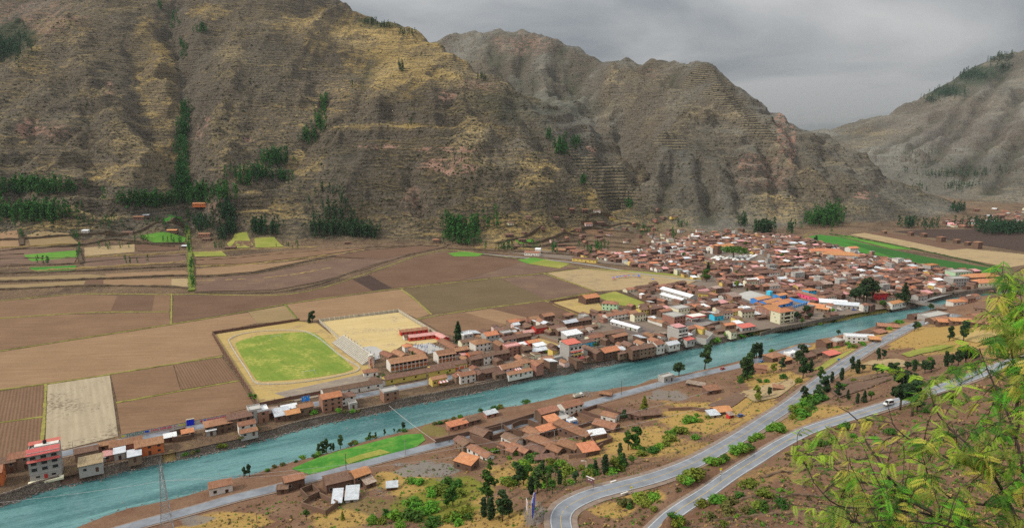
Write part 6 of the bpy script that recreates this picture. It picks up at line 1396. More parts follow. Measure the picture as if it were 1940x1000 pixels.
for px, py, lab, a in [(523, 641.5, 'white goal at the far end of the pitch', dirang((515, 643), (532, 640))), (586, 709, 'white goal at the near end of the pitch', dirang((576, 711), (596, 708)))]:
    t = thing('goal', lab, 'goal', at_z(px, py, .1), a, 'football goals'); m = MB()
    m.beam((-3.66, 0, 0), (-3.66, 0, 2.44), .16); m.beam((3.66, 0, 0), (3.66, 0, 2.44), .16); m.beam((-3.74, 0, 2.5), (3.74, 0, 2.5), .16); m.build('goal_frame', M_white, t)
    m = MB(); s = 1 if py < 680 else -1
    for x in (-3.66, 3.66): m.beam((x, 0, 2.44), (x, 1.6 * s, 0), .07)
    m.beam((-3.66, 1.6 * s, .05), (3.66, 1.6 * s, .05), .07); m.build('net_frame', M_white, t)
M_bw = brick_mat('old_wall_brick', (0.17, 0.085, 0.06), (0.13, 0.068, 0.05), (0.14, 0.10, 0.08))
wall_run('brick_wall', [(403, 633), (460, 624), (520, 615), (567, 608)], 2.4, .35, M_bw, 'brown brick wall along the top of the stadium', pillars=(6, .5, M_bw))
wall_run('brick_wall', [(403, 633), (445, 699), (490, 770)], 2.4, .35, M_bw, 'brown brick wall along the left side of the stadium', pillars=(6, .5, M_bw))
wall_run('brick_wall', [(490, 770), (550, 758), (606, 747)], 2.4, .35, M_bw, 'brown brick wall along the roadside of the stadium', pillars=(6, .5, M_bw))
M_pw = wall_mat('pale_block_wall', (0.46, 0.42, 0.34), .03, .3)
wall_run('block_wall', [(605, 610), (680, 600.5), (755, 591)], 2.6, .3, M_pw, 'pale pillared wall at the top of the straw school field', pillars=(4.2, .55, WM['white']))
wall_run('block_wall', [(755, 591), (800, 618), (846, 646)], 2.6, .3, M_pw, 'pale wall down the right side of the straw school field', pillars=(5, .5, M_pw))
wall_run('block_wall', [(605, 610), (640, 641), (652, 650)], 2.4, .3, M_pw, 'pale wall between the pitch and the straw school field', pillars=(5, .5, M_pw))
t = thing('lattice_tower', 'white and red lattice water tower at the grandstand end', 'tower', at_z(703, 697, 0), R(30)); m = MB()
for sx in (-1, 1):
    for sy in (-1, 1): m.beam((sx * 1.4, sy * 1.4, 0), (sx * 1.2, sy * 1.2, 8), .3)
m.build('legs', WM['white'], t)
m = MB()
for z in (1.5, 3, 4.5, 6, 7.5):
    for s in (-1, 1): m.beam((-1.3, s * 1.3, z), (1.3, s * 1.3, z), .22); m.beam((s * 1.3, -1.3, z), (s * 1.3, 1.3, z), .22)
m.build('braces', WM['orange'], t); MB().box((0, 0, 8.8), (2.8, 2.8, 1.4)).build('tank', WM['white'], t)

# church, market tents, petrol canopy, blue school, bridge
t = house(1364, 478, 46, 12, 8.5, 'gable', 'white', 'orange', 32, 1, 'white church with long orange roof and brown tower', name='church', cat='church', wins=False, pitch=.5)
m = MB(); m.box((-17, -9, 5.5), (7.5, 7.5, 15)); m.build('bell_tower', WM['adobe'], t)
m = MB(); roof_geo(m, 'hip', 7.5, 7.5, 13, .5, 0, .5); o = m.build('tower_roof', RM['orange'], t); o.location = (-17, -9, 0)
for x in (-6, 3, 12): add_window(t, x, -6, 3.5, 1.4, 2.4)
add_door(t, -23, 0, 0, 3, 4.5, -math.pi / 2); add_window(t, -23, 0, 6.4, 1.4, 1.4, -math.pi / 2)
for x in (-8, 8): MB().box((x, -7.4, 3), (3.4, 2.8, 6)).build('buttress', WM['adobe'], t)
M_canvas = simple('white_canvas', (0.78, 0.78, 0.76), (0.68, 0.68, 0.66), .8, .8)
tm = MB(); tm.add([(-2.1, -2.1, 2.2), (2.1, -2.1, 2.2), (2.1, 2.1, 2.2), (-2.1, 2.1, 2.2), (0, 0, 3.4), (-2.1, -2.1, 1.9), (2.1, -2.1, 1.9), (2.1, 2.1, 1.9), (-2.1, 2.1, 1.9)], [(0, 1, 4), (1, 2, 4), (2, 3, 4), (3, 0, 4), (5, 6, 1, 0), (6, 7, 2, 1), (7, 8, 3, 2), (8, 5, 0, 3)])
tm = tm.mesh('canopy', M_canvas); tp = MB().box((0, 0, 1), (.08, .08, 2)).mesh('tent_pole', M_frame)
n = 0; cands = []
for i in range(9):
    for j in range(5):
        a = at_z(1356 + i * 9.4 - j * 4 + rng.uniform(-1, 1), 489.2 - i * .35 + j * 2.0, 0); cands.append(a)
for p in cands:
    if rng.random() < .16: continue
    t = thing('market_tent', 'white canvas market tent on the plaza below the church', 'tent', p, R(30 + rng.uniform(-4, 4)), 'white market tents')
    mesh_obj('canopy', tm, t)
    for sx in (-2, 2):
        for sy in (-2, 2): mesh_obj('tent_pole', tp, t, (sx, sy, 0))
HOUSES.append((*at_z(1395, 489, 0)[:2], 44)); HOUSES.append((*at_z(1370, 488, 0)[:2], 30))
t = thing('petrol_canopy', 'petrol station canopy with red edge and white top', 'canopy', at_z(1318, 609, 0), R(25)); HOUSES.append((*at_z(1318, 609, 0)[:2], 14))
MB().box((0, 0, 5.3), (15, 9, .9)).build('canopy_edge', WM['red'], t); MB().box((0, 0, 5.8), (14.4, 8.4, .2)).build('canopy_top', WM['white'], t)
cm = MB().box((0, 0, 2.5), (.5, .5, 5)).mesh('column', WM['white'])
for x in (-4.5, 4.5): mesh_obj('column', cm, t, (x, 0, 0)); MB().box((x, 1.2, .8), (.9, .6, 1.6)).build('pump', WM['red'], t)
for px, py, w, d, rz, lab in [(1441, 573, 21, 8, 33, 'blue school hall with orange roof nearest the sports court'), (1460, 578, 25, 8, 33, 'second blue school hall with orange roof'), (1470, 584, 27, 9, 33, 'front blue school hall with orange roof behind the cream building'), (1484, 579, 16, 9, 33, 'rear blue school hall with orange roof beside the courtyard'), (1478, 566, 14, 7, 33, 'small blue school hall with orange roof beside the blue tank')]:
    house(px, py, w, d, 4.4, 'gable', 'blue', 'orange', rz, 1, lab, name='school_hall', cat='school', pitch=.34, group='blue school halls')
t = thing('water_tower', 'bright blue water tank tower above the blue school', 'tower', at_z(1457, 570, 0), R(30)); m = MB()
for sx in (-1, 1):
    for sy in (-1, 1): m.beam((sx * 1.6, sy * 1.6, 0), (sx * 1.6, sy * 1.6, 6), .4)
m.build('legs', WM['blue'], t); MB().box((0, 0, 8), (4.2, 4.2, 4)).build('tank', WM['cyan'], t)
wall_run('blue_fence', [(1484, 590), (1500, 585), (1532, 576)], 2.6, .3, WM['blue'], 'blue school fence with white pillars along the street', pillars=(2.8, .45, WM['white']))
wall_run('blue_wall', [(1496, 569), (1532, 578)], 3.0, .3, WM['blue'], 'blue school boundary wall below the pink fronts', pillars=(4, .4, WM['blue']))
t = thing('bridge', 'narrow grey truss bridge crossing the river upstream', 'bridge', at_z(1722, 571.5, 1.2)); a = Vector(at_z(1722, 571.5, 1.6)); b = Vector(at_z(1786, 583, 1.6)); o = Vector(t.location)
M_steel = simple('bridge_steel', (0.30, 0.30, 0.29), (0.2, 0.19, 0.18), 1, .6); d = (b - a).normalized(); s = d.cross(Vector((0, 0, 1))) * 2.6
m = MB(); m.beam(a - o - d * 3, b - o + d * 3, 5.4, .6); m.build('deck', M_gravel, t)
nseg = 14; pmesh = MB().box((0, 0, 1.1), (.25, .25, 2.2)).mesh('truss_post', M_steel)
for sg in (-1, 1):
    q = [a + s * sg + (b - a) * k / nseg - o for k in range(nseg + 1)]; m = MB()
    for u, v in zip(q[:-1], q[1:]): m.beam(u + Vector((0, 0, 2.2)), v + Vector((0, 0, 2.2)), .3); m.beam(u, v + Vector((0, 0, 2.2)), .18); m.beam(v, u + Vector((0, 0, 2.2)), .18)
    m.build('truss', M_steel, t)
    for u in q: mesh_obj('truss_post', pmesh, t, u)
for px, py in ((1738, 578), (1722, 573)): MB().box(Vector(at_z(px, py, -2)) - o, (3, 4.6, 6), R(-52)).build('pier', M_stone, t)
# kilns in the far fields
for i, (px, py, s, lab) in enumerate([(1675, 443, .8, 'farthest brick kiln, at the left of the row'), (1725, 446.5, 1.0, 'second brick kiln from the left in the fields'), (1750, 449, 1.0, 'third brick kiln from the left in the fields'), (1782, 458, 1.3, 'widest brick kiln beside a rubble heap'), (1812, 461, 1.0, 'brick kiln left of the blue tarpaulin'), (1833, 465, .9, 'brick kiln with a blue tarpaulin beside it'), (1851, 471, 1.2, 'tallest and nearest brick kiln in the fields')]):
    house(px, py, 8 * s, 7 * s, 6.0 * s + (3 if i == 6 else 0), 'hip', 'adobe', 'tile', 20, 2, lab, name='brick_kiln', cat='kiln', pitch=.25, group='brick kilns in the far fields')

# walls and yards
def yard(pts, h, label, mat=None, th=.45, flat=False): return wall_run('adobe_wall', pts + [pts[0]], h, th, mat or WM['adobe'], label, flat=flat, group='adobe yard walls')
yard([(329, 838), (322, 826), (352, 818), (362, 832)], 2.8, 'roofless walled yard with blue door beside the road', flat=True)
yard([(922, 820), (954, 812), (966, 822), (932, 834)], 2.6, 'square adobe yard filled with straw and weeds')
yard([(970, 812), (985, 805), (1000, 803), (1012, 808), (1030, 818), (1012, 828), (990, 826), (972, 822)], 3.0, 'rounded adobe yard with rubble in the settlement')
yard([(1066, 804), (1092, 786), (1130, 800), (1096, 812)], 2.2, 'brown walls around the bright lawn')
yard([(1102, 782), (1130, 772), (1180, 790), (1150, 798)], 2.0, 'brown walls around the garden by the road')
yard([(572, 960), (600, 938), (640, 958), (618, 975)], 2.2, 'ruined adobe yard with collapsed corner in the foreground')
yard([(570, 935), (592, 926), (606, 940), (584, 950)], 2.6, 'roofless adobe room left of the high walled house')
yard([(1120, 836), (1150, 828), (1160, 836), (1128, 848)], 2.2, 'fallen adobe wall loop at the right of the settlement')
wall_run('adobe_wall', [(824, 840), (900, 822), (960, 806), (1015, 789), (1030, 785)], 2.6, .5, WM['adobe'], 'long brown wall along the river side of the wet road', flat=False)
wall_run('adobe_wall', [(894, 838), (925, 848), (955, 860)], 4.2, .6, WM['adobe'], 'high blank wall running downhill from the tall adobe house', flat=False)
wall_run('adobe_wall', [(1078, 868), (1110, 866), (1142, 846)], 2.0, .5, WM['adobe'], 'low brown wall below the settlement conifers', flat=False)
wall_run('adobe_wall', [(1266, 778), (1310, 776), (1345, 780)], 1.8, .5, WM['adobe'], 'low brown wall on the ochre hillside', flat=False)
wall_run('adobe_wall', [(1346, 628), (1330, 624), (1362, 614), (1400, 626), (1385, 636)], 2.6, .4, WM['adobe'], 'brown wall round the overgrown river yard')
wall_run('block_wall', [(1308, 640), (1322, 628), (1350, 640), (1338, 652), (1318, 648)], 4.0, .4, WM['conc'], 'grey block wall of the walled river yard')
wall_run('adobe_wall', [(1640, 566), (1672, 580), (1684, 586)], 3.0, .5, WM['earth'], 'plain wall from the dark trees to the restaurant')
wall_run('adobe_wall', [(1440, 636), (1470, 626), (1520, 617), (1560, 608), (1600, 601)], 2.6, .5, M_stone, 'dark retaining wall below the cream building')
wall_run('adobe_wall', [(1102, 598), (1040, 574), (1126, 560)], 2.0, .4, WM['adobe'], 'brown wall around the straw field')
wall_run('adobe_wall', [(1000, 658), (1020, 640), (1060, 652), (1056, 664)], 2.4, .4, WM['earth'], 'wall around the straw yard in the town')
fl('dry_pasture', [(1002, 656), (1020, 641), (1058, 653), (1050, 663)], F_strawy, .2)
fl('plaza', [(1158, 622), (1192, 609), (1240, 628), (1215, 638)], field_mat('plaza_earth', (.13, .10, .09), (.17, .135, .12), .4, nscale=.05), .2)
fl('sports_court', [(1392, 560), (1420, 551), (1458, 562), (1425, 573)], F_conc, .2)
fl('forecourt', [(1290, 618), (1316, 602), (1350, 612), (1330, 622)], field_mat('forecourt_paving', (.20, .18, .17), (.26, .235, .22), .4, nscale=.05), .2)
HOUSES += [(*at_z(1198, 624, 0)[:2], 26), (*at_z(1425, 562, 0)[:2], 26), (*at_z(1030, 652, 0)[:2], 14), (*at_z(1320, 612, 0)[:2], 14), (*at_z(1370, 624, 0)[:2], 16), (*at_z(1328, 641, 0)[:2], 12), (*at_z(1480, 577, 0)[:2], 28), (*at_z(1455, 574, 0)[:2], 24), (*at_z(1510, 578, 0)[:2], 16), (*at_z(1640, 575, 0)[:2], 16)]
# painted roadside wall
a = Vector(at_z(230, 830, 0)); b = Vector(at_z(500, 777, 0)); dv = (b - a).normalized(); ang = math.atan2(dv.y, dv.x)
t = thing('painted_wall', 'white roadside wall painted with green, red and blue lettering', 'wall', a, ang); LW = (b - a).length
MB().box((LW / 2, 0, 1.1), (LW, .3, 2.2)).build('wall', wall_mat('painted_white', (.50, .47, .43), 0, .5), t); MB().box((LW / 2, 0, 2.28), (LW, .6, .16)).build('coping', RM['tile'], t)
def lettering(txt, x, z, size, mat, parent, y=-.17, sx=1.0):
    c = bpy.data.curves.new('lettering', 'FONT'); c.body = txt; c.size = size; c.extrude = .01; c.offset = size * .02
    o = bpy.data.objects.new('lettering', c); COL.objects.link(o); bpy.context.view_layer.update()
    me = bpy.data.meshes.new_from_object(o.evaluated_get(bpy.context.evaluated_depsgraph_get())); bpy.data.objects.remove(o)
    me.materials.clear(); me.materials.append(mat)
    q = mesh_obj('lettering', me, parent, (x, y, z)); q.rotation_euler = (math.pi / 2, 0, 0); q.scale = (sx, 1, 1); return q
M_teal = simple('paint_teal', (.0, .20, .16), None, 2); M_pred = simple('paint_red', (.55, .04, .08), (.6, .2, .25), 2); M_pblue = simple('paint_blue', (.02, .10, .60), None, 2); M_pyel = simple('paint_yellow', (.65, .62, .02), None, 2)
fx = lambda px, py: (Vector(at_z(px, py, 0)) - a).dot(dv)
lettering('TOLEDO', fx(239, 828), .45, 1.9, M_teal, t, sx=(fx(274, 821) - fx(239, 828)) / 7.6)
lettering('CONGRESO', fx(440, 789), .5, 1.8, M_pblue, t, sx=(fx(462, 785) - fx(440, 789)) / 8.6)
bl = MB().box((0, 0, 0), (.9, .04, 1.2)).mesh('painted_mark', M_pred); ye = MB().box((0, 0, 0), (1.2, .04, 1.0)).mesh('painted_mark', M_pyel); bb = MB().box((0, 0, 0), (1.0, .04, 1.1)).mesh('painted_mark', M_pblue)
for px, m_ in [(234, ye), (341.5, ye), (349, ye), (388, bb), (277, bb), (281, bb), (487, bb)]: mesh_obj('painted_mark', m_, t, (fx(px, 830 - (px - 230) * .196), -.16, 1.1))
for px in [287, 291, 294, 297, 300, 305, 308, 311, 314, 318, 321, 324, 331, 381, 383, 394, 397, 400, 403, 406, 409, 412, 415, 418, 421, 424, 427, 430, 433, 472]: q = mesh_obj('painted_mark', bl, t, (fx(px, 830 - (px - 230) * .196), -.16, 1.05 + rng.uniform(-.15, .15))); q.scale = (rng.uniform(.5, .95), 1, rng.uniform(.6, 1))
m = MB(); m.box((0, -.35, 1.75), (3.6, .25, 3.5)); t2 = thing('blue_gate', 'tall bright blue steel gate in the painted wall', 'gate', at_z(361, 805, 0), ang); m.build('gate_leaf', simple('gate_blue', (.012, .03, .62), None, 2, .5), t2); MB().box((0, -.35, 3.6), (4.0, .6, .2)).build('lintel', WM['cream'], t2)

# ------------------------------------------------------------------ the town: blocks of row houses round courtyards
def inside(x, y, poly):
    r = False
    for (x0, y0), (x1, y1) in zip(poly, poly[1:] + poly[:1]):
        if (y0 > y) != (y1 > y) and x < (x1 - x0) * (y - y0) / (y1 - y0) + x0: r = not r
    return r
pw = lambda pts: [at_z(a, b, 0)[:2] for a, b in pts]
ZONE_SW = pw([(862, 652), (900, 640), (980, 615), (1034, 603), (1100, 600), (1160, 592), (1216, 588), (1226, 573), (1182, 549), (1300, 542), (1395, 552), (1395, 600), (1400, 634), (1346, 646), (1238, 668), (1114, 689), (1060, 700), (960, 718), (900, 720), (866, 690)])
ZONE_NE = pw([(1345, 536), (1300, 526), (1210, 507), (1090, 486), (1080, 477), (1200, 482), (1240, 467), (1300, 451), (1400, 447), (1480, 448), (1518, 454), (1630, 484), (1772, 510), (1850, 521), (1890, 537), (1880, 549), (1800, 560), (1750, 571), (1700, 572), (1640, 592), (1560, 604), (1500, 612), (1410, 604), (1395, 552)])
OPEN = [pw(q) for q in ([(1300, 541), (1345, 528), (1378, 548), (1330, 556)], [(1392, 560), (1420, 551), (1458, 562), (1425, 573)], [(1158, 622), (1192, 609), (1240, 628), (1215, 638)], [(1046, 572), (1128, 558), (1222, 573), (1214, 584), (1100, 600)], [(1000, 658), (1020, 640), (1060, 652), (1052, 665)])]
roadsT = [[(p[0], p[1]) for p in px_line(l)] for l in [ROAD_D] + STREETS]
def near_road(x, y, d):
    for L in roadsT:
        for (ax, ay), (bx, by) in zip(L[:-1], L[1:]):
            dx, dy = bx - ax, by - ay; t = max(0, min(1, ((x - ax) * dx + (y - ay) * dy) / (dx * dx + dy * dy)))
            if math.hypot(x - ax - t * dx, y - ay - t * dy) < d: return True
    return False
trng = random.Random(21); TOWN = []
WCH = ['adobe'] * 14 + ['earth'] * 4 + ['white'] * 4 + ['conc'] + ['brick'] * 2 + ['cream', 'yellow', 'rose']
RCH = ['old'] * 15 + ['tile'] * 7 + ['tin', 'white', 'rust', 'rust', 'grey', 'pink', 'orange']
GRID = {}
for x, y, r in HOUSES: GRID.setdefault((int(x // 40), int(y // 40)), []).append((x, y, r))
def free(x, y, r):
    gx, gy = int(x // 40), int(y // 40)
    for i in (-1, 0, 1):
        for j in (-1, 0, 1):
            for a, b, c in GRID.get((gx + i, gy + j), ()):
                if math.hypot(a - x, b - y) < c + r: return False
    return True
for zone, ang, bl, bd, st in ((ZONE_SW, 31, 46, 36, 4.5), (ZONE_NE, 19, 42, 32, 3.5)):
    c, s = math.cos(R(ang)), math.sin(R(ang))
    uv = [(x * c + y * s, -x * s + y * c) for x, y in zone]
    u0, u1 = min(p[0] for p in uv), max(p[0] for p in uv); v0, v1 = min(p[1] for p in uv), max(p[1] for p in uv)
    u = u0
    while u < u1:
        v = v0
        while v < v1:
            items = []
            for side in range(2):                        # rows along the long streets
                q = 0
                while q < bl - 5:
                    w = trng.uniform(7, 15); w = min(w, bl - q); d = trng.uniform(5.5, 7.5)
                    items.append((u + q + w / 2, v + (d / 2 if side == 0 else bd - d / 2), w * .98, d, 0)); q += w + (trng.uniform(0, 3) if trng.random() < .2 else 0)
            for side in range(2):
                q = 8
                while q < bd - 13:
                    w = trng.uniform(6, 11); w = min(w, bd - 8 - q)
                    if w > 4: items.append((u + (3 if side == 0 else bl - 3), v + q + w / 2, w * .98, trng.uniform(5, 6.5), 90))
                    q += w
            for k in range(4): items.append((u + trng.uniform(9, bl - 9), v + trng.uniform(9, bd - 9), trng.uniform(4, 9), trng.uniform(3.5, 5), trng.choice((0, 90))))
            for iu, iv, w, d, r_ in items:
                x, y = iu * c - iv * s, iu * s + iv * c
                if not inside(x, y, zone) or any(inside(x, y, o) for o in OPEN) or near_road(x, y, 4.2) or not free(x, y, min(w, d) * .45) or trng.random() < .03: continue
                hgt = trng.choice((2.8, 3.2, 3.6, 4.6, 5.2, 5.6, 6)); wl_ = trng.choice(WCH); rf = trng.choice(RCH)
                if d < 4.9: hgt = trng.uniform(2.4, 3.2)
                kind = 'flat' if rf == 'grey' else 'shed' if rf in ('tin', 'white', 'rust', 'pink') and trng.random() < .7 else 'gable'
                if rf == 'grey': wl_ = trng.choice(('conc', 'brick', 'conc', 'cream')); hgt = trng.choice((6, 8.4))
                TOWN.append([x, y, w, d, hgt, kind, wl_, rf, ang + r_ + trng.uniform(-2.5, 2.5)])
            v += bd + st
        u += bl + st
for x, y, w, d, *_r in TOWN: GRID.setdefault((int(x // 40), int(y // 40)), []).append((x, y, max(w, d) * .46))
for zone, ang in ((ZONE_SW, 31), (ZONE_NE, 19)):                     # sheds and huts filling the yards
    xs = [p[0] for p in zone]; ys = [p[1] for p in zone]
    for _ in range(2600):
        x, y = trng.uniform(min(xs), max(xs)), trng.uniform(min(ys), max(ys)); w, d = trng.uniform(5, 11), trng.uniform(4, 6)
        if not inside(x, y, zone) or any(inside(x, y, o) for o in OPEN) or near_road(x, y, 4.5) or not free(x, y, w * .42): continue
        GRID.setdefault((int(x // 40), int(y // 40)), []).append((x, y, w * .46))
        TOWN.append([x, y, w, d, trng.uniform(2.5, 4.6), trng.choice(('gable', 'gable', 'shed')), trng.choice(WCH), trng.choice(RCH[:26]), ang + trng.choice((0, 90)) + trng.uniform(-4, 4)])
# scattered houses at the foot of the hills
for _ in range(130):
    px, py = trng.choice([(trng.uniform(960, 1250), trng.uniform(415, 476)), (trng.uniform(1080, 1300), trng.uniform(400, 462)), (trng.uniform(1230, 1420), trng.uniform(436, 462))])
    p = hit(px, py)
    if not free(p[0], p[1], 9) or p[2] > 45: continue
    GRID.setdefault((int(p[0] // 40), int(p[1] // 40)), []).append((p[0], p[1], 9))
    TOWN.append([p[0], p[1], trng.uniform(8, 15), trng.uniform(5, 7), trng.uniform(3, 5), 'gable', trng.choice(WCH), trng.choice(RCH[:20]), trng.choice((15, 105)) + trng.uniform(-15, 15)])
for _ in range(70):
    px, py = trng.choice([(trng.uniform(1840, 1990), trng.uniform(398, 432)), (trng.uniform(1790, 1860), trng.uniform(420, 432)), (trng.uniform(1860, 1960), trng.uniform(405, 425))]); p = hit(px, py)
    TOWN.append([p[0], p[1], trng.uniform(9, 16), trng.uniform(6, 8), trng.uniform(3, 6), 'gable', trng.choice(WCH), trng.choice(RCH), trng.uniform(0, 180)])
# leave a margin for things already standing, then the nearest become houses with parts, the rest one far mass
TOWN.sort(key=lambda a: math.hypot(a[0], a[1]))
LM = [((910, 660), 'the hipped white villa'), ((975, 668), 'the pinkish brick block'), ((1030, 650), 'the straw yard'), ((1080, 670), 'the brick tower house'), ((1107, 652), 'the cyan house front'), ((1082, 638), 'the white roofed hall'), ((1118, 568), 'the orange roof'), ((1155, 583), 'the green house'), ((1200, 622), 'the dark plaza'), ((1170, 604), 'the arcaded house'), ((1240, 652), 'the white gables'), ((1280, 640), 'the apartment block'), ((1276, 608), 'the brick block'), ((1286, 592), 'the slab roofed block'), ((1318, 604), 'the petrol canopy'), ((1280, 562), 'the white roofs'), ((1336, 562), 'the yellow gate house'), ((1338, 522), 'the round town tree'), ((1425, 560), 'the pale sports court'), ((1390, 598), 'the yellow row house'), ((1478, 600), 'the cream building'), ((1470, 572), 'the blue school'), ((1540, 568), 'the pink fronts'), ((1590, 580), 'the market sheds'), ((1640, 555), 'the big dark trees'), ((1662, 560), 'the red house'), ((1720, 560), 'the bridge conifer')]
def relation(px, py):
    (lx, ly), nm = min(LM, key=lambda q: math.hypot(q[0][0] - px, (q[0][1] - py) * 1.7))
    dx, dy = px - lx, (py - ly) * 1.7
    if abs(dx) > 1.6 * abs(dy): r_ = 'right of' if dx > 0 else 'left of'
    elif abs(dy) > 1.6 * abs(dx): r_ = 'in front of' if dy > 0 else 'behind'
    else: r_ = ('below ' if dy > 0 else 'above ') + 'and ' + ('right of' if dx > 0 else 'left of')
    return r_ + ' ' + nm
N_IND = 300 - sum(1 for o in THINGS if o.get('category') == 'house')
near_t, far_t = TOWN[:N_IND], TOWN[N_IND:]
for x, y, w, d, h, kind, wl_, rf, rz in near_t:
    st = 2 if h > 4.4 else 1; q = to_px(x, y, 0)
    wd = WALLW[wl_] + ' house with ' + ROOFW[rf] + ' roof'
    house(0, 0, w, d, h, kind, wl_, rf, rz, st, wd + ' ' + relation(*q), group='houses of the town', loc=(x, y, 0), pitch=.42 if kind != 'shed' else .16)
wk = list(WM); rk = list(RM); mats = [WM[k] for k in wk] + [RM[k] for k in rk] + [M_pane]
def cell_variant(m):
    """the same material with a value that changes from house to house"""
    c = m.copy(); nt = c.node_tree
    for n in nt.nodes:
        if n.type == 'HUE_SAT':
            g = nt.nodes.new('ShaderNodeNewGeometry'); v = nt.nodes.new('ShaderNodeTexVoronoi'); v.inputs['Scale'].default_value = 0.085
            nt.links.new(g.outputs['Position'], v.inputs['Vector'])
            mp = nt.nodes.new('ShaderNodeMapRange'); mp.inputs[3].default_value = .70; mp.inputs[4].default_value = 1.3; nt.links.new(v.outputs['Color'], mp.inputs[0])
            for l in list(n.inputs['Value'].links): nt.links.remove(l)
            nt.links.new(mp.outputs[0], n.inputs['Value'])
    return c
fm = [cell_variant(m) for m in mats]; mb = MB()
for x, y, w, d, h, kind, wl_, rf, rz in far_t:
    b = MB(); wall_geo(b, kind, w, d, h, .42 if kind != 'shed' else .16, wk.index(wl_), base=.5); roof_geo(b, kind, w, d, h, .42 if kind != 'shed' else .16, len(wk) + rk.index(rf))
    n = max(1, int(w / 3.5)); P_ = len(mats) - 1
    for s in range(2 if h > 4.4 else 1):
        for k in range(n): b.box(((k + .5 - n / 2) * w / n, -d / 2 - .03, 1.2 + s * 2.7 + (0 if k != n // 2 or s else -.3)), (1.1, .1, 1.1 if k != n // 2 or s else 1.9), m=P_)
    c, s_ = math.cos(R(rz)), math.sin(R(rz)); z = lookup(x, y)
    mb.add([(x + a * c - e * s_, y + a * s_ + e * c, z + f) for a, e, f in b.v], b.f, 0); mb.m[-len(b.m):] = b.m
tag(mb.build('town_houses', fm, kind='stuff'), 'far houses of the dense town massed below the mountains')

# ------------------------------------------------------------------ poles, pylon, cables, signs
M_pole = simple('pole_concrete', (.36, .34, .31), None, 1); M_wood = simple('pole_wood', (.11, .08, .06), None, 1); M_galv = simple('galvanised_steel', (.42, .43, .44), (.30, .31, .32), 1, .5, metal=.3)
pl = [(656, 893, 9, 'wood'), (768, 862, 8, 'pole'), (851, 838, 9, 'wood'), (951, 815, 8, 'pole'), (1012, 797, 8, 'pole'), (1177, 748, 9, 'wood'), (1243, 736, 8, 'pole'), (1340, 712, 8, 'pole'), (610, 768, 7, 'wood'), (577, 772, 6, 'pole'), (680, 753, 7, 'pole'), (810, 730, 8, 'pole'), (990, 692, 8, 'pole'), (1110, 668, 8, 'pole'), (1316, 640, 9, 'pole'), (1398, 612, 9, 'pole'), (1436, 758, 6, 'wood'), (1050, 845, 8, 'pole'), (1036, 940, 9, 'wood'), (487, 990, 4, 'wood'), (1600, 655, 7, 'pole'), (1690, 645, 7, 'pole'), (388, 812, 7, 'pole'), (140, 862, 7, 'pole')]
for px, py, h, k in pl:
    p = hit(px, py); t = thing('utility_pole', ('dark wooden' if k == 'wood' else 'pale concrete') + ' utility pole ' + ('on the far bank road' if py < 775 and px < 1420 and (px < 700 or py < 700) else 'on the near bank'), 'pole', p, R(rng.uniform(20, 45)), 'utility poles')
    m = MB(); m.tube([(0, 0, -.3), (0, 0, h * .5), (0, 0, h)], [.16, .14, .10], 6); m.build('post', M_wood if k == 'wood' else M_pole, t)
    m = MB(); m.box((0, 0, h - .5), (.1, 1.8, .12)); m.build('crossarm', M_wood, t)
p = hit(1110, 893); t = thing('street_lamp', 'white street lamp leaning over the foot of the settlement', 'lamp', p); m = MB(); m.tube([(0, 0, 0), (0, 0, 4.6)], .12, 6); m.build('post', WM['white'], t); m = MB(); m.tube([(0, 0, 4.6), (-1.2, 0, 4.8)], .08, 6); m.box((-1.6, 0, 4.75), (.9, .35, .16)); m.build('lamp_head', WM['white'], t)
pb = at_z(318, 1013, 2.0); pb = (pb[0], pb[1], lookup(pb[0], pb[1])); HP = 30.0
t = thing('power_pylon', 'tall galvanised lattice pylon at the lower left river bank', 'pylon', pb, R(28))
def pw_(z): return 2.2 * (1 - z / HP) ** 1.15 * .85 + .34
m = MB(); br = MB(); zs = [0, 3.2, 6.2, 9, 11.6, 14, 16.2, 18.2, 20, 21.8, 23.4, 25, 26.4, 27.6]
for sx in (-1, 1):
    for sy in (-1, 1):
        for z0, z1 in zip(zs[:-1], zs[1:]): m.beam((sx * pw_(z0), sy * pw_(z0), z0), (sx * pw_(z1), sy * pw_(z1), z1), .16)
        m.beam((sx * pw_(27.6), sy * pw_(27.6), 27.6), (0, 0, HP), .12)
for z0, z1 in zip(zs[:-1], zs[1:]):
    a, b = pw_(z0), pw_(z1)
    for s in (-1, 1):
        br.beam((-a, s * a, z0), (b, s * b, z1), .09); br.beam((a, s * a, z0), (-b, s * b, z1), .09); br.beam((s * a, -a, z0), (s * b, b, z1), .09); br.beam((s * a, a, z0), (s * b, -b, z1), .09)
        br.beam((-b, s * b, z1), (b, s * b, z1), .08); br.beam((s * b, -b, z1), (s * b, b, z1), .08)
m.build('legs', M_galv, t); br.build('lattice', M_galv, t)
for z, w in ((20.5, 3.0), (23.5, 2.6), (26.5, 2.2)):
    m = MB(); m.beam((0, -w, z + .2), (0, w, z + .2), .16); m.beam((0, -w, z + .2), (0, 0, z + 1.1), .1); m.beam((0, w, z + .2), (0, 0, z + 1.1), .1); m.build('crossarm', M_galv, t)
def cable(name, a, b, sag, rad, mat, label, n=24):
    a, b = Vector(a), Vector(b); pts = [a + (b - a) * (k / n) - Vector((0, 0, 4 * sag * (k / n) * (1 - k / n))) for k in range(n + 1)]
    m = MB(); m.tube([p - a for p in pts], rad, 4); o = m.build(name, mat); o.location = a; tag(o, label, 'cable', 'cables'); return o
q = Vector(pb)
far1 = hit(1105, 878); far1 = (far1[0], far1[1], far1[2] + 9)
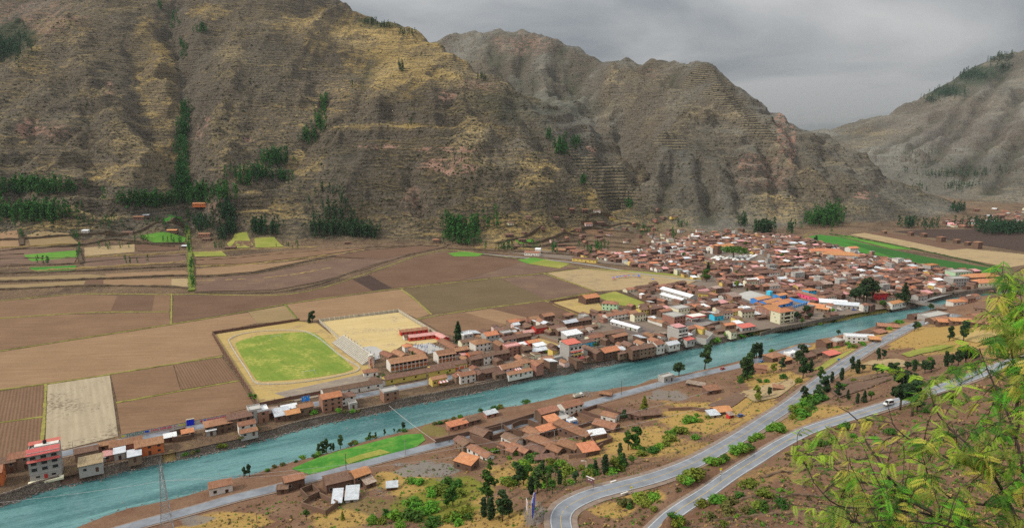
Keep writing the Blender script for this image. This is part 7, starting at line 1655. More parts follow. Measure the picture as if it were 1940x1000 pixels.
cable('power_line', q + Vector((1.2, -2.6, 23.4)), (far1[0] + 60, far1[1] + 20, far1[2] + 16), 7, .045, M_galv, 'upper power line from the pylon across the near hillside')
cable('power_line', q + Vector((1.2, 2.4, 20.6)), (far1[0] + 60, far1[1] + 16, far1[2] + 11), 7, .045, M_galv, 'lower power line from the pylon across the near hillside')
cable('power_line', q + Vector((-1.2, 2.4, 20.6)), (-260, 190, 26), 3, .045, M_galv, 'power line leaving the pylon to the left')
ca = at_z(737, 768, 5); cb = at_z(826, 836, 2.5); cable('river_cable', ca, cb, .6, .10, WM['conc'], 'white pipe slung across the river')
# hoardings
p = hit(1010, 985); t = thing('billboard', 'tall billboard seen edge on with blue and white panels beside hairpin', 'billboard', (p[0], p[1], p[2] - .2), R(82)); m = MB()
for x in (-2.6, 0, 2.6): m.beam((x, 0, 0), (x, 0, 8), .25); m.beam((x, 1.6, 0), (x, 0, 5), .16)
m.build('frame', M_galv, t)
MB().box((0, -.18, 5.4), (6.4, .14, 5.2)).build('panel', simple('blue_panel', (.03, .06, .50), (.06, .1, .42), 1, .5), t); MB().box((0, .18, 5.4), (6.2, .1, 5.0)).build('panel', simple('white_panel', (.72, .70, .68), (.5, .3, .28), .8, .6), t)
p = hit(998, 984); t = thing('billboard', 'torn white billboard with red and yellow corners left of the blue one', 'billboard', p, R(98)); m = MB()
for x in (-1.6, 1.6): m.beam((x, 0, 0), (x, 0, 7), .2)
m.build('frame', M_galv, t); MB().box((0, -.12, 4.8), (4.0, .1, 3.8)).build('panel', bpy.data.materials['white_panel'], t); MB().box((-.6, -.2, 2.4), (2.0, .08, .6)).build('panel', M_pred, t); MB().box((.8, -.2, 1.8), (.8, .08, .8)).build('panel', M_pyel, t)
p = hit(1118, 921); t = thing('roadside_sign', 'dark red roadside board with white top edge on posts', 'sign', p, R(-42)); m = MB()
for x in (-1.3, 1.3): m.beam((x, 0, -.3), (x, 0, 1.6), .14)
m.build('posts', M_wood, t); MB().box((0, 0, 2.3), (3.2, .16, 2.0)).build('board', simple('maroon_board', (.09, .02, .03), (.2, .12, .13), 2, .5), t); MB().box((0, 0, 3.38), (3.4, .4, .16)).build('top_rail', WM['white'], t)
for x0 in (-.6, .4): MB().box((x0, -.1, 2.6), (.7, .04, .35)).build('white_panel', M_white, t)
p = at_z(579, 767, 0); t = thing('road_sign', 'twin bright blue road sign panels with yellow emblems', 'sign', p, R(31)); m = MB()
for x in (-1.2, 2.4): m.beam((x, 0, 0), (x, 0, 5.4), .14)
m.build('posts', WM['white'], t); bm_ = simple('sign_blue', (.01, .22, .80), (.0, .3, .85), 1, .5)
for x in (-1.0, 1.3): MB().box((x, -.12, 4.0), (2.15, .1, 3.0)).build('panel', bm_, t)
for x in (-1.0, 1.3): q_ = MB(); q_.tube([(x, -.18, 5.0), (x, -.22, 5.0)], .32, 8); q_.build('emblem', M_pyel, t)
for (px, py, lab, n) in ((1162, 914, 'white culvert block on the uphill side of the road', 2.4), (1183, 936, 'white topped culvert block on the inner side of the bend', 3.0)):
    p = hit(px, py); t = thing('culvert_block', lab, 'culvert', p, R(30)); MB().box((0, 0, .3), (n, .5, .9)).build('block', WM['white'], t); MB().box((0, -.5, -.2), (n * .8, .7, .8)).build('opening', M_pane, t)
for px, py, lab in ((1196, 934, 'striped marker post with yellow top inside the bend'), (1365, 900, 'striped marker post beside the upper road')):
    p = hit(px, py); t = thing('marker_post', lab, 'marker', p); 
    for k in range(5): MB().box((0, 0, .2 + k * .38), (.34, .34, .38)).build('band', M_pane if k % 2 else WM['white'], t)
    MB().box((0, -.05, 2.3), (.7, .1, .7), 0).build('reflector', M_pyel, t)
for px, py, lab in ((1588, 687, 'small blue and white sign by the descending road'), (1330, 618, 'white sign board on the petrol forecourt')):
    p = hit(px, py); t = thing('road_sign', lab, 'sign', p, R(20)); MB().beam((0, 0, 0), (0, 0, 2.2), .1).build('post', M_galv, t); MB().box((0, -.1, 2.4), (1.8, .1, 1.2)).build('panel', bm_ if px > 1400 else WM['white'], t)
# wire fence along the upper side of the descending road
L = smooth_line([hit(a, b) for a, b in [(1012, 990), (1016, 972), (1030, 952), (1056, 934), (1090, 918), (1120, 909), (1160, 902), (1215, 890), (1270, 868), (1330, 836), (1390, 795), (1430, 762), (1470, 734), (1510, 708), (1560, 680), (1620, 655)]], 3.0)
M_fp = simple('fence_post_green', (.06, .09, .07), (.14, .12, .09), 2); t = thing('road_fence', 'post and wire fence along the upper edge of the descending road', 'fence', L[0]); pm = MB().box((0, 0, .55), (.14, .14, 1.3)).mesh('fence_post', M_fp); m = MB()
for a, b in zip(L[:-1], L[1:]):
    a = Vector((a.x, a.y, lookup(a.x, a.y))); b = Vector((b.x, b.y, lookup(b.x, b.y))); mesh_obj('fence_post', pm, t, a - L[0])
    for z in (.5, 1.05): m.beam(a - L[0] + Vector((0, 0, z)), b - L[0] + Vector((0, 0, z)), .06)
m.build('wire', M_fp, t)

# ------------------------------------------------------------------ vehicles
M_tyre = simple('tyre', (.015, .015, .016), None, 2, .7); M_glass = simple('vehicle_glass', (.015, .02, .025), None, 1, .08, .6)
def paint(name, c): 
    if name in bpy.data.materials: return bpy.data.materials[name]
    t = NT(name); t.b.inputs['Coat Weight'].default_value = .4; return t.done(c, .35, .5)
def loft(mb, secs, m=0):
    n = len(secs[0]); vs = [v for s in secs for v in s]; o = []
    for i in range(len(secs) - 1):
        for k in range(n): o.append((i * n + k, i * n + (k + 1) % n, (i + 1) * n + (k + 1) % n, (i + 1) * n + k))
    o += [tuple(range(n))[::-1], tuple((len(secs) - 1) * n + k for k in range(n))]; mb.add(vs, o, m)
def car(px, py, rz, col, label, kind='car', loc=None, group='cars and vans'):
    p = loc or hit(px, py); t = thing('van' if kind == 'van' else 'truck' if kind == 'truck' else 'car', label, kind, (p[0], p[1], p[2] + .05), R(rz), group)
    L_, W_, H_ = (4.6, 1.75, 1.95) if kind == 'van' else (4.1, 1.65, 1.45)
    if kind == 'truck': L_, W_, H_ = 6.6, 2.3, 2.6
    rect = lambda x, w, z0, z1, k=1.0: [(x, -w / 2, z0), (x, w / 2, z0), (x, w / 2 * k, z1), (x, -w / 2 * k, z1)]
    pm_ = paint('paint_' + '_'.join('%02d' % int(c * 99) for c in col), col); m = MB(); g = MB()
    if kind == 'truck':
        loft(m, [rect(1.6, 2.1, .7, 2.4, .95), rect(2.6, 2.1, .7, 2.3, .9), rect(3.2, 2.05, .6, 1.5, .95)]); m.build('cab', pm_, t)
        b = MB(); b.box((-1, 0, .95), (4.8, 2.3, .2)); b.box((-1, -1.12, 1.55), (4.8, .08, 1.1)); b.box((-1, 1.12, 1.55), (4.8, .08, 1.1)); b.box((-3.36, 0, 1.55), (.08, 2.16, 1.1)); b.box((1.36, 0, 1.7), (.08, 2.16, 1.4)); b.build('cargo_bed', paint('bed_cream', (.55, .53, .46)), t)
        g.box((2.72, 0, 1.95), (.5, 1.7, .5)); g.box((2.1, 0, 1.9), (.6, 2.12, .5)); wx = (-2.4, -1.4, 2.2); wr = .45
    else:
        hb = H_ * (.52 if kind == 'car' else .45)
        loft(m, [rect(-L_ / 2, W_ * .9, .38, hb * .9), rect(-L_ / 2 + .15, W_, .28, hb), rect(L_ / 2 - .3, W_, .28, hb * .95), rect(L_ / 2, W_ * .86, .36, hb * .8)])
        x0, x1 = (-L_ / 2 + .2, L_ / 2 - .9) if kind == 'van' else (-L_ / 2 + .55, L_ / 2 - 1.25)
        loft(m, [rect(x0, W_ * .95, hb - .02, hb + .02), rect(x0 + .25, W_ * .93, hb - .02, H_, .88), rect(x1 - .45, W_ * .93, hb - .02, H_, .88), rect(x1, W_ * .95, hb - .02, hb + .02)]); m.build('body', pm_, t)
        for sy in (-1, 1): g.add([(x0 + .45, sy * W_ * .475, hb + .1), (x1 - .55, sy * W_ * .475, hb + .1), (x1 - .65, sy * W_ * .425, H_ - .14), (x0 + .5, sy * W_ * .425, H_ - .14)], [(0, 1, 2, 3) if sy < 0 else (3, 2, 1, 0)])
        g.add([(x1 + .01, -W_ * .42, hb + .08), (x1 + .01, W_ * .42, hb + .08), (x1 - .40, W_ * .38, H_ - .08), (x1 - .40, -W_ * .38, H_ - .08)], [(0, 1, 2, 3)]); g.add([(x0 - .02, -W_ * .42, hb + .08), (x0 - .02, W_ * .42, hb + .08), (x0 + .2, W_ * .38, H_ - .1), (x0 + .2, -W_ * .38, H_ - .1)], [(3, 2, 1, 0)])
        wx = (-L_ * .31, L_ * .31); wr = .31
    g.build('windows', M_glass, t)
    w_ = MB(); w_.tube([(0, -.11, 0), (0, .11, 0)], wr, 10); me = w_.mesh('wheel', M_tyre)
    for x in wx:
        for sy in (-1, 1): mesh_obj('wheel', me, t, (x, sy * (W_ / 2 - .1), wr - .02))
    return t
pC = lambda px, py: min(RC_W, key=lambda v: math.hypot(to_px(*v)[0] - px, to_px(*v)[1] - py))
v = pC(1678, 769); i = RC_W.index(v); d = RC_W[i + 1] - v; car(0, 0, math.degrees(math.atan2(d.y, d.x)) + 180, (.70, .70, .68), 'white van driving on the upper road', 'van', (v.x, v.y, v.z + .22))
car(1096, 752, 30, (.72, .72, .70), 'white cabbed truck with open cream bed on the river bank', 'truck', group=None)
for px, py, rz, c, lab in [(1404, 789, 20, (.03, .06, .20), 'dark blue car parked beside the descending road'), (1757, 613, 20, (.62, .63, .64), 'pale van parked below the bare hillside'), (1360, 614, 22, (.02, .02, .022), 'black car in front of the cyan row house'), (1304, 606, 10, (.60, .60, .60), 'silver car left of the petrol canopy'), (1316, 600, 80, (.05, .05, .06), 'dark car behind the petrol canopy'), (1168, 646, 30, (.66, .66, .66), 'white car in the street right of the cyan house'), (1115, 663, 30, (.03, .04, .18), 'blue car parked at the cyan house'), (1443, 686, 30, (.10, .22, .42), 'blue car behind the hipped roadside house'), (972, 654, 31, (.03, .035, .04), 'black car in the street by the white villa'), (1628, 584, 10, (.04, .06, .10), 'dark pickup under the big dark trees'), (1790, 606, 40, (.55, .55, .55), 'grey car on the junction at the bridge end'), (1800, 600, 120, (.6, .6, .6), 'silver car waiting at the bridge end'), (1310, 594, 60, (.25, .27, .3), 'grey car behind the petrol station'), (1200, 651, 30, (.06, .06, .07), 'black car on the river road near white gables'), (1570, 588, -20, (.5, .5, .52), 'silver car beside the market sheds'), (1618, 588, -20, (.04, .08, .3), 'blue car at the right end of the market sheds')]:
    car(px, py, rz, c, lab, loc=at_z(px, py, .2) if py < 700 and px < 1700 and not (px == 1443) else None)
# the small car on the river road
v = min(RA_W, key=lambda q: abs(to_px(*q)[0] - 1372)); car(0, 0, 33, (.35, .04, .04), 'small dark red car on the wet river road', loc=(v.x, v.y, v.z + .22))

# ------------------------------------------------------------------ people on the school courts
def person_mesh(name, pose, mats):
    """one continuous body grown round a jointed skeleton"""
    J = {'pelvis': (0, 0, .88), 'belly': (0, 0, 1.05), 'chest': (0, 0, 1.27), 'neck': (0, 0, 1.44), 'head': (0, .01, 1.56), 'crown': (0, 0, 1.66)}
    s = pose
    for k, sg in (('l', -1), ('r', 1)):
        J['hip' + k] = (.09 * sg, 0, .84); J['knee' + k] = (.10 * sg, .10 * s * sg, .46); J['ankle' + k] = (.10 * sg, -.04 * s * sg + .02, .07); J['toe' + k] = (.11 * sg, -.04 * s * sg + .16, .03)
        J['sho' + k] = (.17 * sg, 0, 1.36); J['elb' + k] = (.23 * sg, -.08 * s * sg, 1.10); J['wri' + k] = (.22 * sg, .10 - .04 * s * sg, .90); J['hand' + k] = (.22 * sg, .14 - .04 * s * sg, .82)
    rad = dict(pelvis=.13, belly=.125, chest=.14, neck=.05, head=.095, crown=.06); rk_ = dict(hip=.085, knee=.058, ankle=.042, toe=.035, sho=.065, elb=.045, wri=.032, hand=.035)
    names = list(J); ed = [('pelvis', 'belly'), ('belly', 'chest'), ('chest', 'neck'), ('neck', 'head'), ('head', 'crown')]
    for k in 'lr': ed += [('pelvis', 'hip' + k), ('hip' + k, 'knee' + k), ('knee' + k, 'ankle' + k), ('ankle' + k, 'toe' + k), ('chest', 'sho' + k), ('sho' + k, 'elb' + k), ('elb' + k, 'wri' + k), ('wri' + k, 'hand' + k)]
    me = bpy.data.meshes.new(name); me.from_pydata([J[n] for n in names], [(names.index(a), names.index(b)) for a, b in ed], [])
    o = bpy.data.objects.new(name, me); COL.objects.link(o); o.modifiers.new('skin', 'SKIN')
    for n, v in zip(names, me.skin_vertices[0].data): r_ = rad.get(n) or rk_[n[:-1]]; v.radius = (r_, r_); v.use_root = n == 'pelvis'
    bpy.context.view_layer.update(); out = bpy.data.meshes.new_from_object(o.evaluated_get(bpy.context.evaluated_depsgraph_get())); bpy.data.objects.remove(o)
    out.materials.clear()
    for m in mats: out.materials.append(m)
    for p in out.polygons:
        z = p.center.z; p.material_index = 2 if z > 1.46 or abs(p.center.x) > .2 and z < .92 else 0 if z > .86 else 1
    return out
M_skin = simple('skin', (.26, .14, .09), None, 2); M_ublue = simple('uniform_blue', (.04, .12, .50), None, 2); M_uwhite = simple('uniform_white', (.6, .62, .66), None, 2); M_udark = simple('uniform_dark', (.03, .04, .10), None, 2)
pv = [person_mesh('person', .7, [M_ublue, M_udark, M_skin]), person_mesh('person', -.8, [M_uwhite, M_ublue, M_skin]), person_mesh('person', .15, [M_ublue, M_ublue, M_skin])]
prng = random.Random(5)
for n, poly, lab in ((44, [(775, 655), (812, 650), (845, 662), (815, 671), (803, 673)], 'student in blue uniform standing on the school courtyard'), (16, [(705, 674), (728, 668), (738, 672), (722, 680)], 'student in blue uniform standing on the grey ball court')):
    q = pw(poly); xs = [a for a, b in q]; ys = [b for a, b in q]; k = 0
    while k < n:
        x, y = prng.uniform(min(xs), max(xs)), prng.uniform(min(ys), max(ys))
        if not inside(x, y, q): continue
        k += 1; o = mesh_obj('person', pv[prng.randrange(3)], None, (x, y, .40), prng.uniform(0, 6.3), (1, 1, 1)); tag(o, lab, 'person', 'students on the school courts')
# parasols in the dry field
cm_ = [MB().add([(1.8 * math.cos(k * 1.047), 1.8 * math.sin(k * 1.047), 2.0) for k in range(6)] + [(0, 0, 2.7)], [(k, (k + 1) % 6, 6) for k in range(6)]).mesh('canopy', m) for m in (simple('parasol_blue', (.03, .12, .60), None, 1), simple('parasol_red', (.55, .03, .08), None, 1))]
pp = MB(); pp.tube([(0, 0, 0), (0, 0, 2.6)], .05, 5); pp = pp.mesh('parasol_pole', M_galv)
for k, (px, py) in enumerate([(1162, 529), (1169, 527.5), (1175, 526.5), (1182, 525.5), (1191, 525), (1201, 525), (1210, 526), (1163, 531), (1185, 526.5), (1209, 524), (1237, 532)]):
    t = thing('parasol', ('blue' if k not in (7, 8) else 'red') + ' parasol of the little market in the dry field' + (', standing apart at right' if k == 10 else ''), 'parasol', at_z(px, py, .2), 0, 'parasols in the dry field'); mesh_obj('canopy', cm_[1 if k in (7, 8) else 0], t); mesh_obj('parasol_pole', pp, t)

# ------------------------------------------------------------------ trees and shrubs
def leaf_mat(name, c1, c2, rand=.22, scale=.9, transl=.25):
    t = NT(name); p = t.obj(); n = t.noise(p, scale, 3, .6)
    g = t.noise(p, 7.0, 1, .5)
    col = t.mix(t.ramp(n, [(.35, 0), (.65, 1)]), c1, c2); col = t.mix(t.math('MULTIPLY', g, .5), col, tuple(min(1, a * 1.7) for a in c2)); col = hsv_rand(t, col, .018, rand)
    t.done(col, .75, .15)
    tr = t.new('ShaderNodeBsdfTranslucent'); t.l.new(col, tr.inputs[0]); mx = t.new('ShaderNodeMixShader'); mx.inputs[0].default_value = transl
    t.l.new(t.b.outputs[0], mx.inputs[1]); t.l.new(tr.outputs[0], mx.inputs[2]); t.l.new(mx.outputs[0], t.o.inputs[0]); return t.m
L_euc = leaf_mat('eucalyptus_leaves', (.020, .044, .016), (.050, .092, .028)); L_con = leaf_mat('conifer_needles', (.014, .033, .014), (.034, .064, .024)); L_rnd = leaf_mat('broad_leaves', (.022, .060, .010), (.055, .125, .018))
L_yel = leaf_mat('yellowish_leaves', (.075, .105, .012), (.16, .19, .028)); L_bush = leaf_mat('bush_leaves', (.045, .125, .012), (.125, .265, .028)); L_olive = leaf_mat('dry_bush_leaves', (.06, .07, .018), (.12, .12, .035))
M_bark = simple('bark', (.10, .08, .06), (.19, .16, .13), 3, bump=.4)
vr = random.Random(99)
def leaves(mb, c, rad, n, size, flat=.0, m=0, aspect=1.5):
    for _ in range(n):
        while True:
            d = Vector((vr.uniform(-1, 1), vr.uniform(-1, 1), vr.uniform(-1, 1)))
            if .05 < d.length <= 1: break
        d = d * (max(d.length, .55 + .45 * vr.random()) / d.length) if vr.random() < .75 else d
        p = Vector((c[0] + d.x * rad[0], c[1] + d.y * rad[1], c[2] + d.z * rad[2]))
        nrm = (d.normalized() + Vector((vr.gauss(0, .6), vr.gauss(0, .6), vr.gauss(.3, .6)))).normalized()
        a = nrm.orthogonal().normalized(); b = nrm.cross(a); t = vr.uniform(0, 6.28); a, b = a * math.cos(t) + b * math.sin(t), b * math.cos(t) - a * math.sin(t)
        s = size * vr.uniform(.6, 1.35); a = a * s * .5 * aspect; b = b * s * .5
        mb.add([p - a, p + b * .9, p + a, p - b * .9], [(0, 1, 2, 3)], m)
def tree_meshes(kind, seed, H=10.0):
    """crown and trunk of a 10 m tree"""
    global vr; vr = random.Random(seed); c, t = MB(), MB()
    if kind == 'euc':
        lean = vr.uniform(-.5, .5); tr = [(0, 0, -.4), (lean * .2, 0, 3), (lean * .6, vr.uniform(-.3, .3), 6.5), (lean, 0, 9.4)]; t.tube(tr, [.22, .17, .11, .03], 6)
        n = vr.randint(9, 12)
        for k in range(n):
            z = 3.0 + 6.6 * (k + vr.random() * .6) / n; a = vr.uniform(0, 6.28); r = (1.5 - .75 * abs(z - 6) / 4) * vr.uniform(.25, 1); p = (lean * z / 10 + math.cos(a) * r, math.sin(a) * r, z)
            t.tube([(lean * z / 12, 0, z - 1.1), p], [.06, .02], 4); leaves(c, p, (vr.uniform(.55, 1.05), vr.uniform(.55, 1.05), vr.uniform(.6, 1.1)), 70, .55)
    elif kind == 'con':
        t.tube([(0, 0, -.4), (0, 0, 5), (0, 0, 9.7)], [.22, .14, .03], 6)
        for k in range(15):
            z = 1.0 + 8.6 * k / 14; r = 1.75 * (1 - (k / 14) ** 1.3) + .25
            for j in range(4): a = vr.uniform(0, 6.28); leaves(c, (math.cos(a) * r * .5, math.sin(a) * r * .5, z), (r * .6, r * .6, .65), 18, .52)
    elif kind == 'col':
        t.tube([(0, 0, -.4), (0, 0, 9)], [.2, .05], 6)
        for k in range(13): leaves(c, (vr.uniform(-.25, .25), vr.uniform(-.25, .25), .9 + 8.4 * k / 12), (1.25 - .75 * abs(k - 5) / 8 + .1, 1.25 - .75 * abs(k - 5) / 8 + .1, .85), 66, .52)
    elif kind == 'rnd':
        t.tube([(0, 0, -.4), (.1, 0, 2.2), (.2, .1, 4.5)], [.34, .27, .12], 7)
        for k in range(13):
            a = vr.uniform(0, 6.28); r = vr.uniform(.6, 2.7); z = vr.uniform(3.6, 8.8) ; r *= 1 - abs(z - 5.8) / 5.5; p = (math.cos(a) * r, math.sin(a) * r, z)
            t.tube([(.1, 0, 2.4), p], [.12, .03], 4); leaves(c, p, (vr.uniform(1.1, 1.6), vr.uniform(1.1, 1.6), vr.uniform(.9, 1.4)), 80, .6)
    elif kind == 'umb':
        t.tube([(0, 0, -.4), (.3, 0, 3), (.9, .1, 5)], [.5, .4, .2], 7)
        for k in range(16):
            a = k * .393 * 1.0; r = 6.2 if k % 2 else 3.0; p = (math.cos(a) * r, math.sin(a) * r * .9, 7.0 + vr.uniform(-.6, .8) - (1.0 if k % 2 else 0))
            t.tube([(.7, .1, 4.6), p], [.16, .04], 4); leaves(c, p, (2.3, 2.3, 1.3), 62, .75)
    elif kind == 'bush':
        t.tube([(0, 0, -.3), (.3, 0, 4)], [.3, .1], 4); t.tube([(0, 0, -.3), (-1.2, .6, 3.5)], [.25, .08], 4)
        for k in range(9): a = vr.uniform(0, 6.28); r = vr.uniform(0, 3.6); leaves(c, (math.cos(a) * r, math.sin(a) * r, vr.uniform(2.0, 6.6) * (1 - r / 9)), (vr.uniform(2, 2.9), vr.uniform(2, 2.9), vr.uniform(1.8, 2.8)), 44, 1.25)
    return c, t
VAR = {}
def variant(kind, leafmat, i):
    k = (kind, leafmat.name, i)
    if k not in VAR:
        c, t = tree_meshes(kind, hash_(kind) + i * 13); VAR[k] = (c.mesh('crown', leafmat), t.mesh('trunk', M_bark, True))
    return VAR[k]
def hash_(s): return sum(ord(ch) * (j + 3) for j, ch in enumerate(s))
KN = {'euc': ('eucalyptus_tree', 'eucalyptus'), 'con': ('conifer_tree', 'conifer'), 'col': ('cypress_tree', 'column shaped tree'), 'rnd': ('broadleaf_tree', 'round crowned tree'), 'umb': ('spreading_tree', 'flat topped spreading tree'), 'bush': ('bush', 'bush')}
LN = {'eucalyptus_leaves': 'dark green', 'conifer_needles': 'blackish green', 'broad_leaves': 'mid green', 'yellowish_leaves': 'yellow green', 'bush_leaves': 'bright green', 'dry_bush_leaves': 'olive'}
def plant(px, py, hpx, kind, lm, label=None, group=None, wide=1.0, loc=None):
    p = loc or hit(px, py); d = p[1] * CP - (p[2] - CAM_Z) * SP; h = hpx * d / FPX / .93
    c, t = variant(kind, lm, rng.randrange(3)); q = to_px(*p); h = max(.6, h)
    o = thing(KN[kind][0], label or (('tall ' if hpx > 36 and kind != 'bush' else 'low ' if hpx < 9 and kind == 'bush' else '') + LN[lm.name] + ' ' + KN[kind][1] + ' ' + relation2(*q)), 'bush' if kind == 'bush' else 'tree', p, rng.uniform(0, 6.28), group or ('bushes' if kind == 'bush' else 'trees'))
    s = h / 10 * (1 if kind != 'bush' else 1.25); wide *= 1.35 if kind in ('euc', 'col', 'con') else 1.2; o.scale = (s * wide, s * wide, s); mesh_obj('crown', c, o); mesh_obj('trunk', t, o); return o
LM2 = LM + [((90, 880), 'the four storey building'), ((240, 840), 'the green wall lettering'), ((452, 800), 'the blue wall lettering'), ((580, 780), 'the blue road sign'), ((560, 680), 'the football pitch'), ((680, 670), 'the grandstand'), ((770, 695), 'the school blocks'), ((690, 720), 'the stadium corner'), ((420, 925), 'the white riverside house'), ((650, 930), 'the high walled adobe house'), ((700, 855), 'the green riverside crop'), ((800, 890), 'the gravel lot'), ((884, 880), 'the lone adobe box'), ((1000, 830), 'the walled settlement'), ((1080, 795), 'the bright lawn'), ((1000, 960), 'the blue billboard'), ((1118, 910), 'the dark red roadside board'), ((1080, 960), 'the hairpin bend'), ((1262, 718), 'the pale concrete box'), ((1200, 780), 'the dark roofed farmhouse'), ((1360, 780), 'the hillside orange roof'), ((1438, 700), 'the brick house'), ((1500, 680), 'the white flat roofed house'), ((1565, 655), 'the yellow awning house'), ((1628, 645), 'the white slab building'), ((1680, 760), 'the white van'), ((1720, 620), 'the junction by the river'), ((1800, 650), 'the yellow meadow'), ((1890, 600), 'the hillside huts'), ((1340, 930), 'the cut bank between the roads'), ((1450, 900), 'the ploughed terraces'), ((1800, 720), 'the upper road')]
def relation2(px, py):
    global LM
    (lx, ly), nm = min(LM2, key=lambda q: math.hypot(q[0][0] - px, (q[0][1] - py) * 1.7)); dx, dy = px - lx, (py - ly) * 1.7
    return (('right of' if dx > 0 else 'left of') if abs(dx) > abs(dy) else ('in front of' if dy > 0 else 'behind')) + ' ' + nm
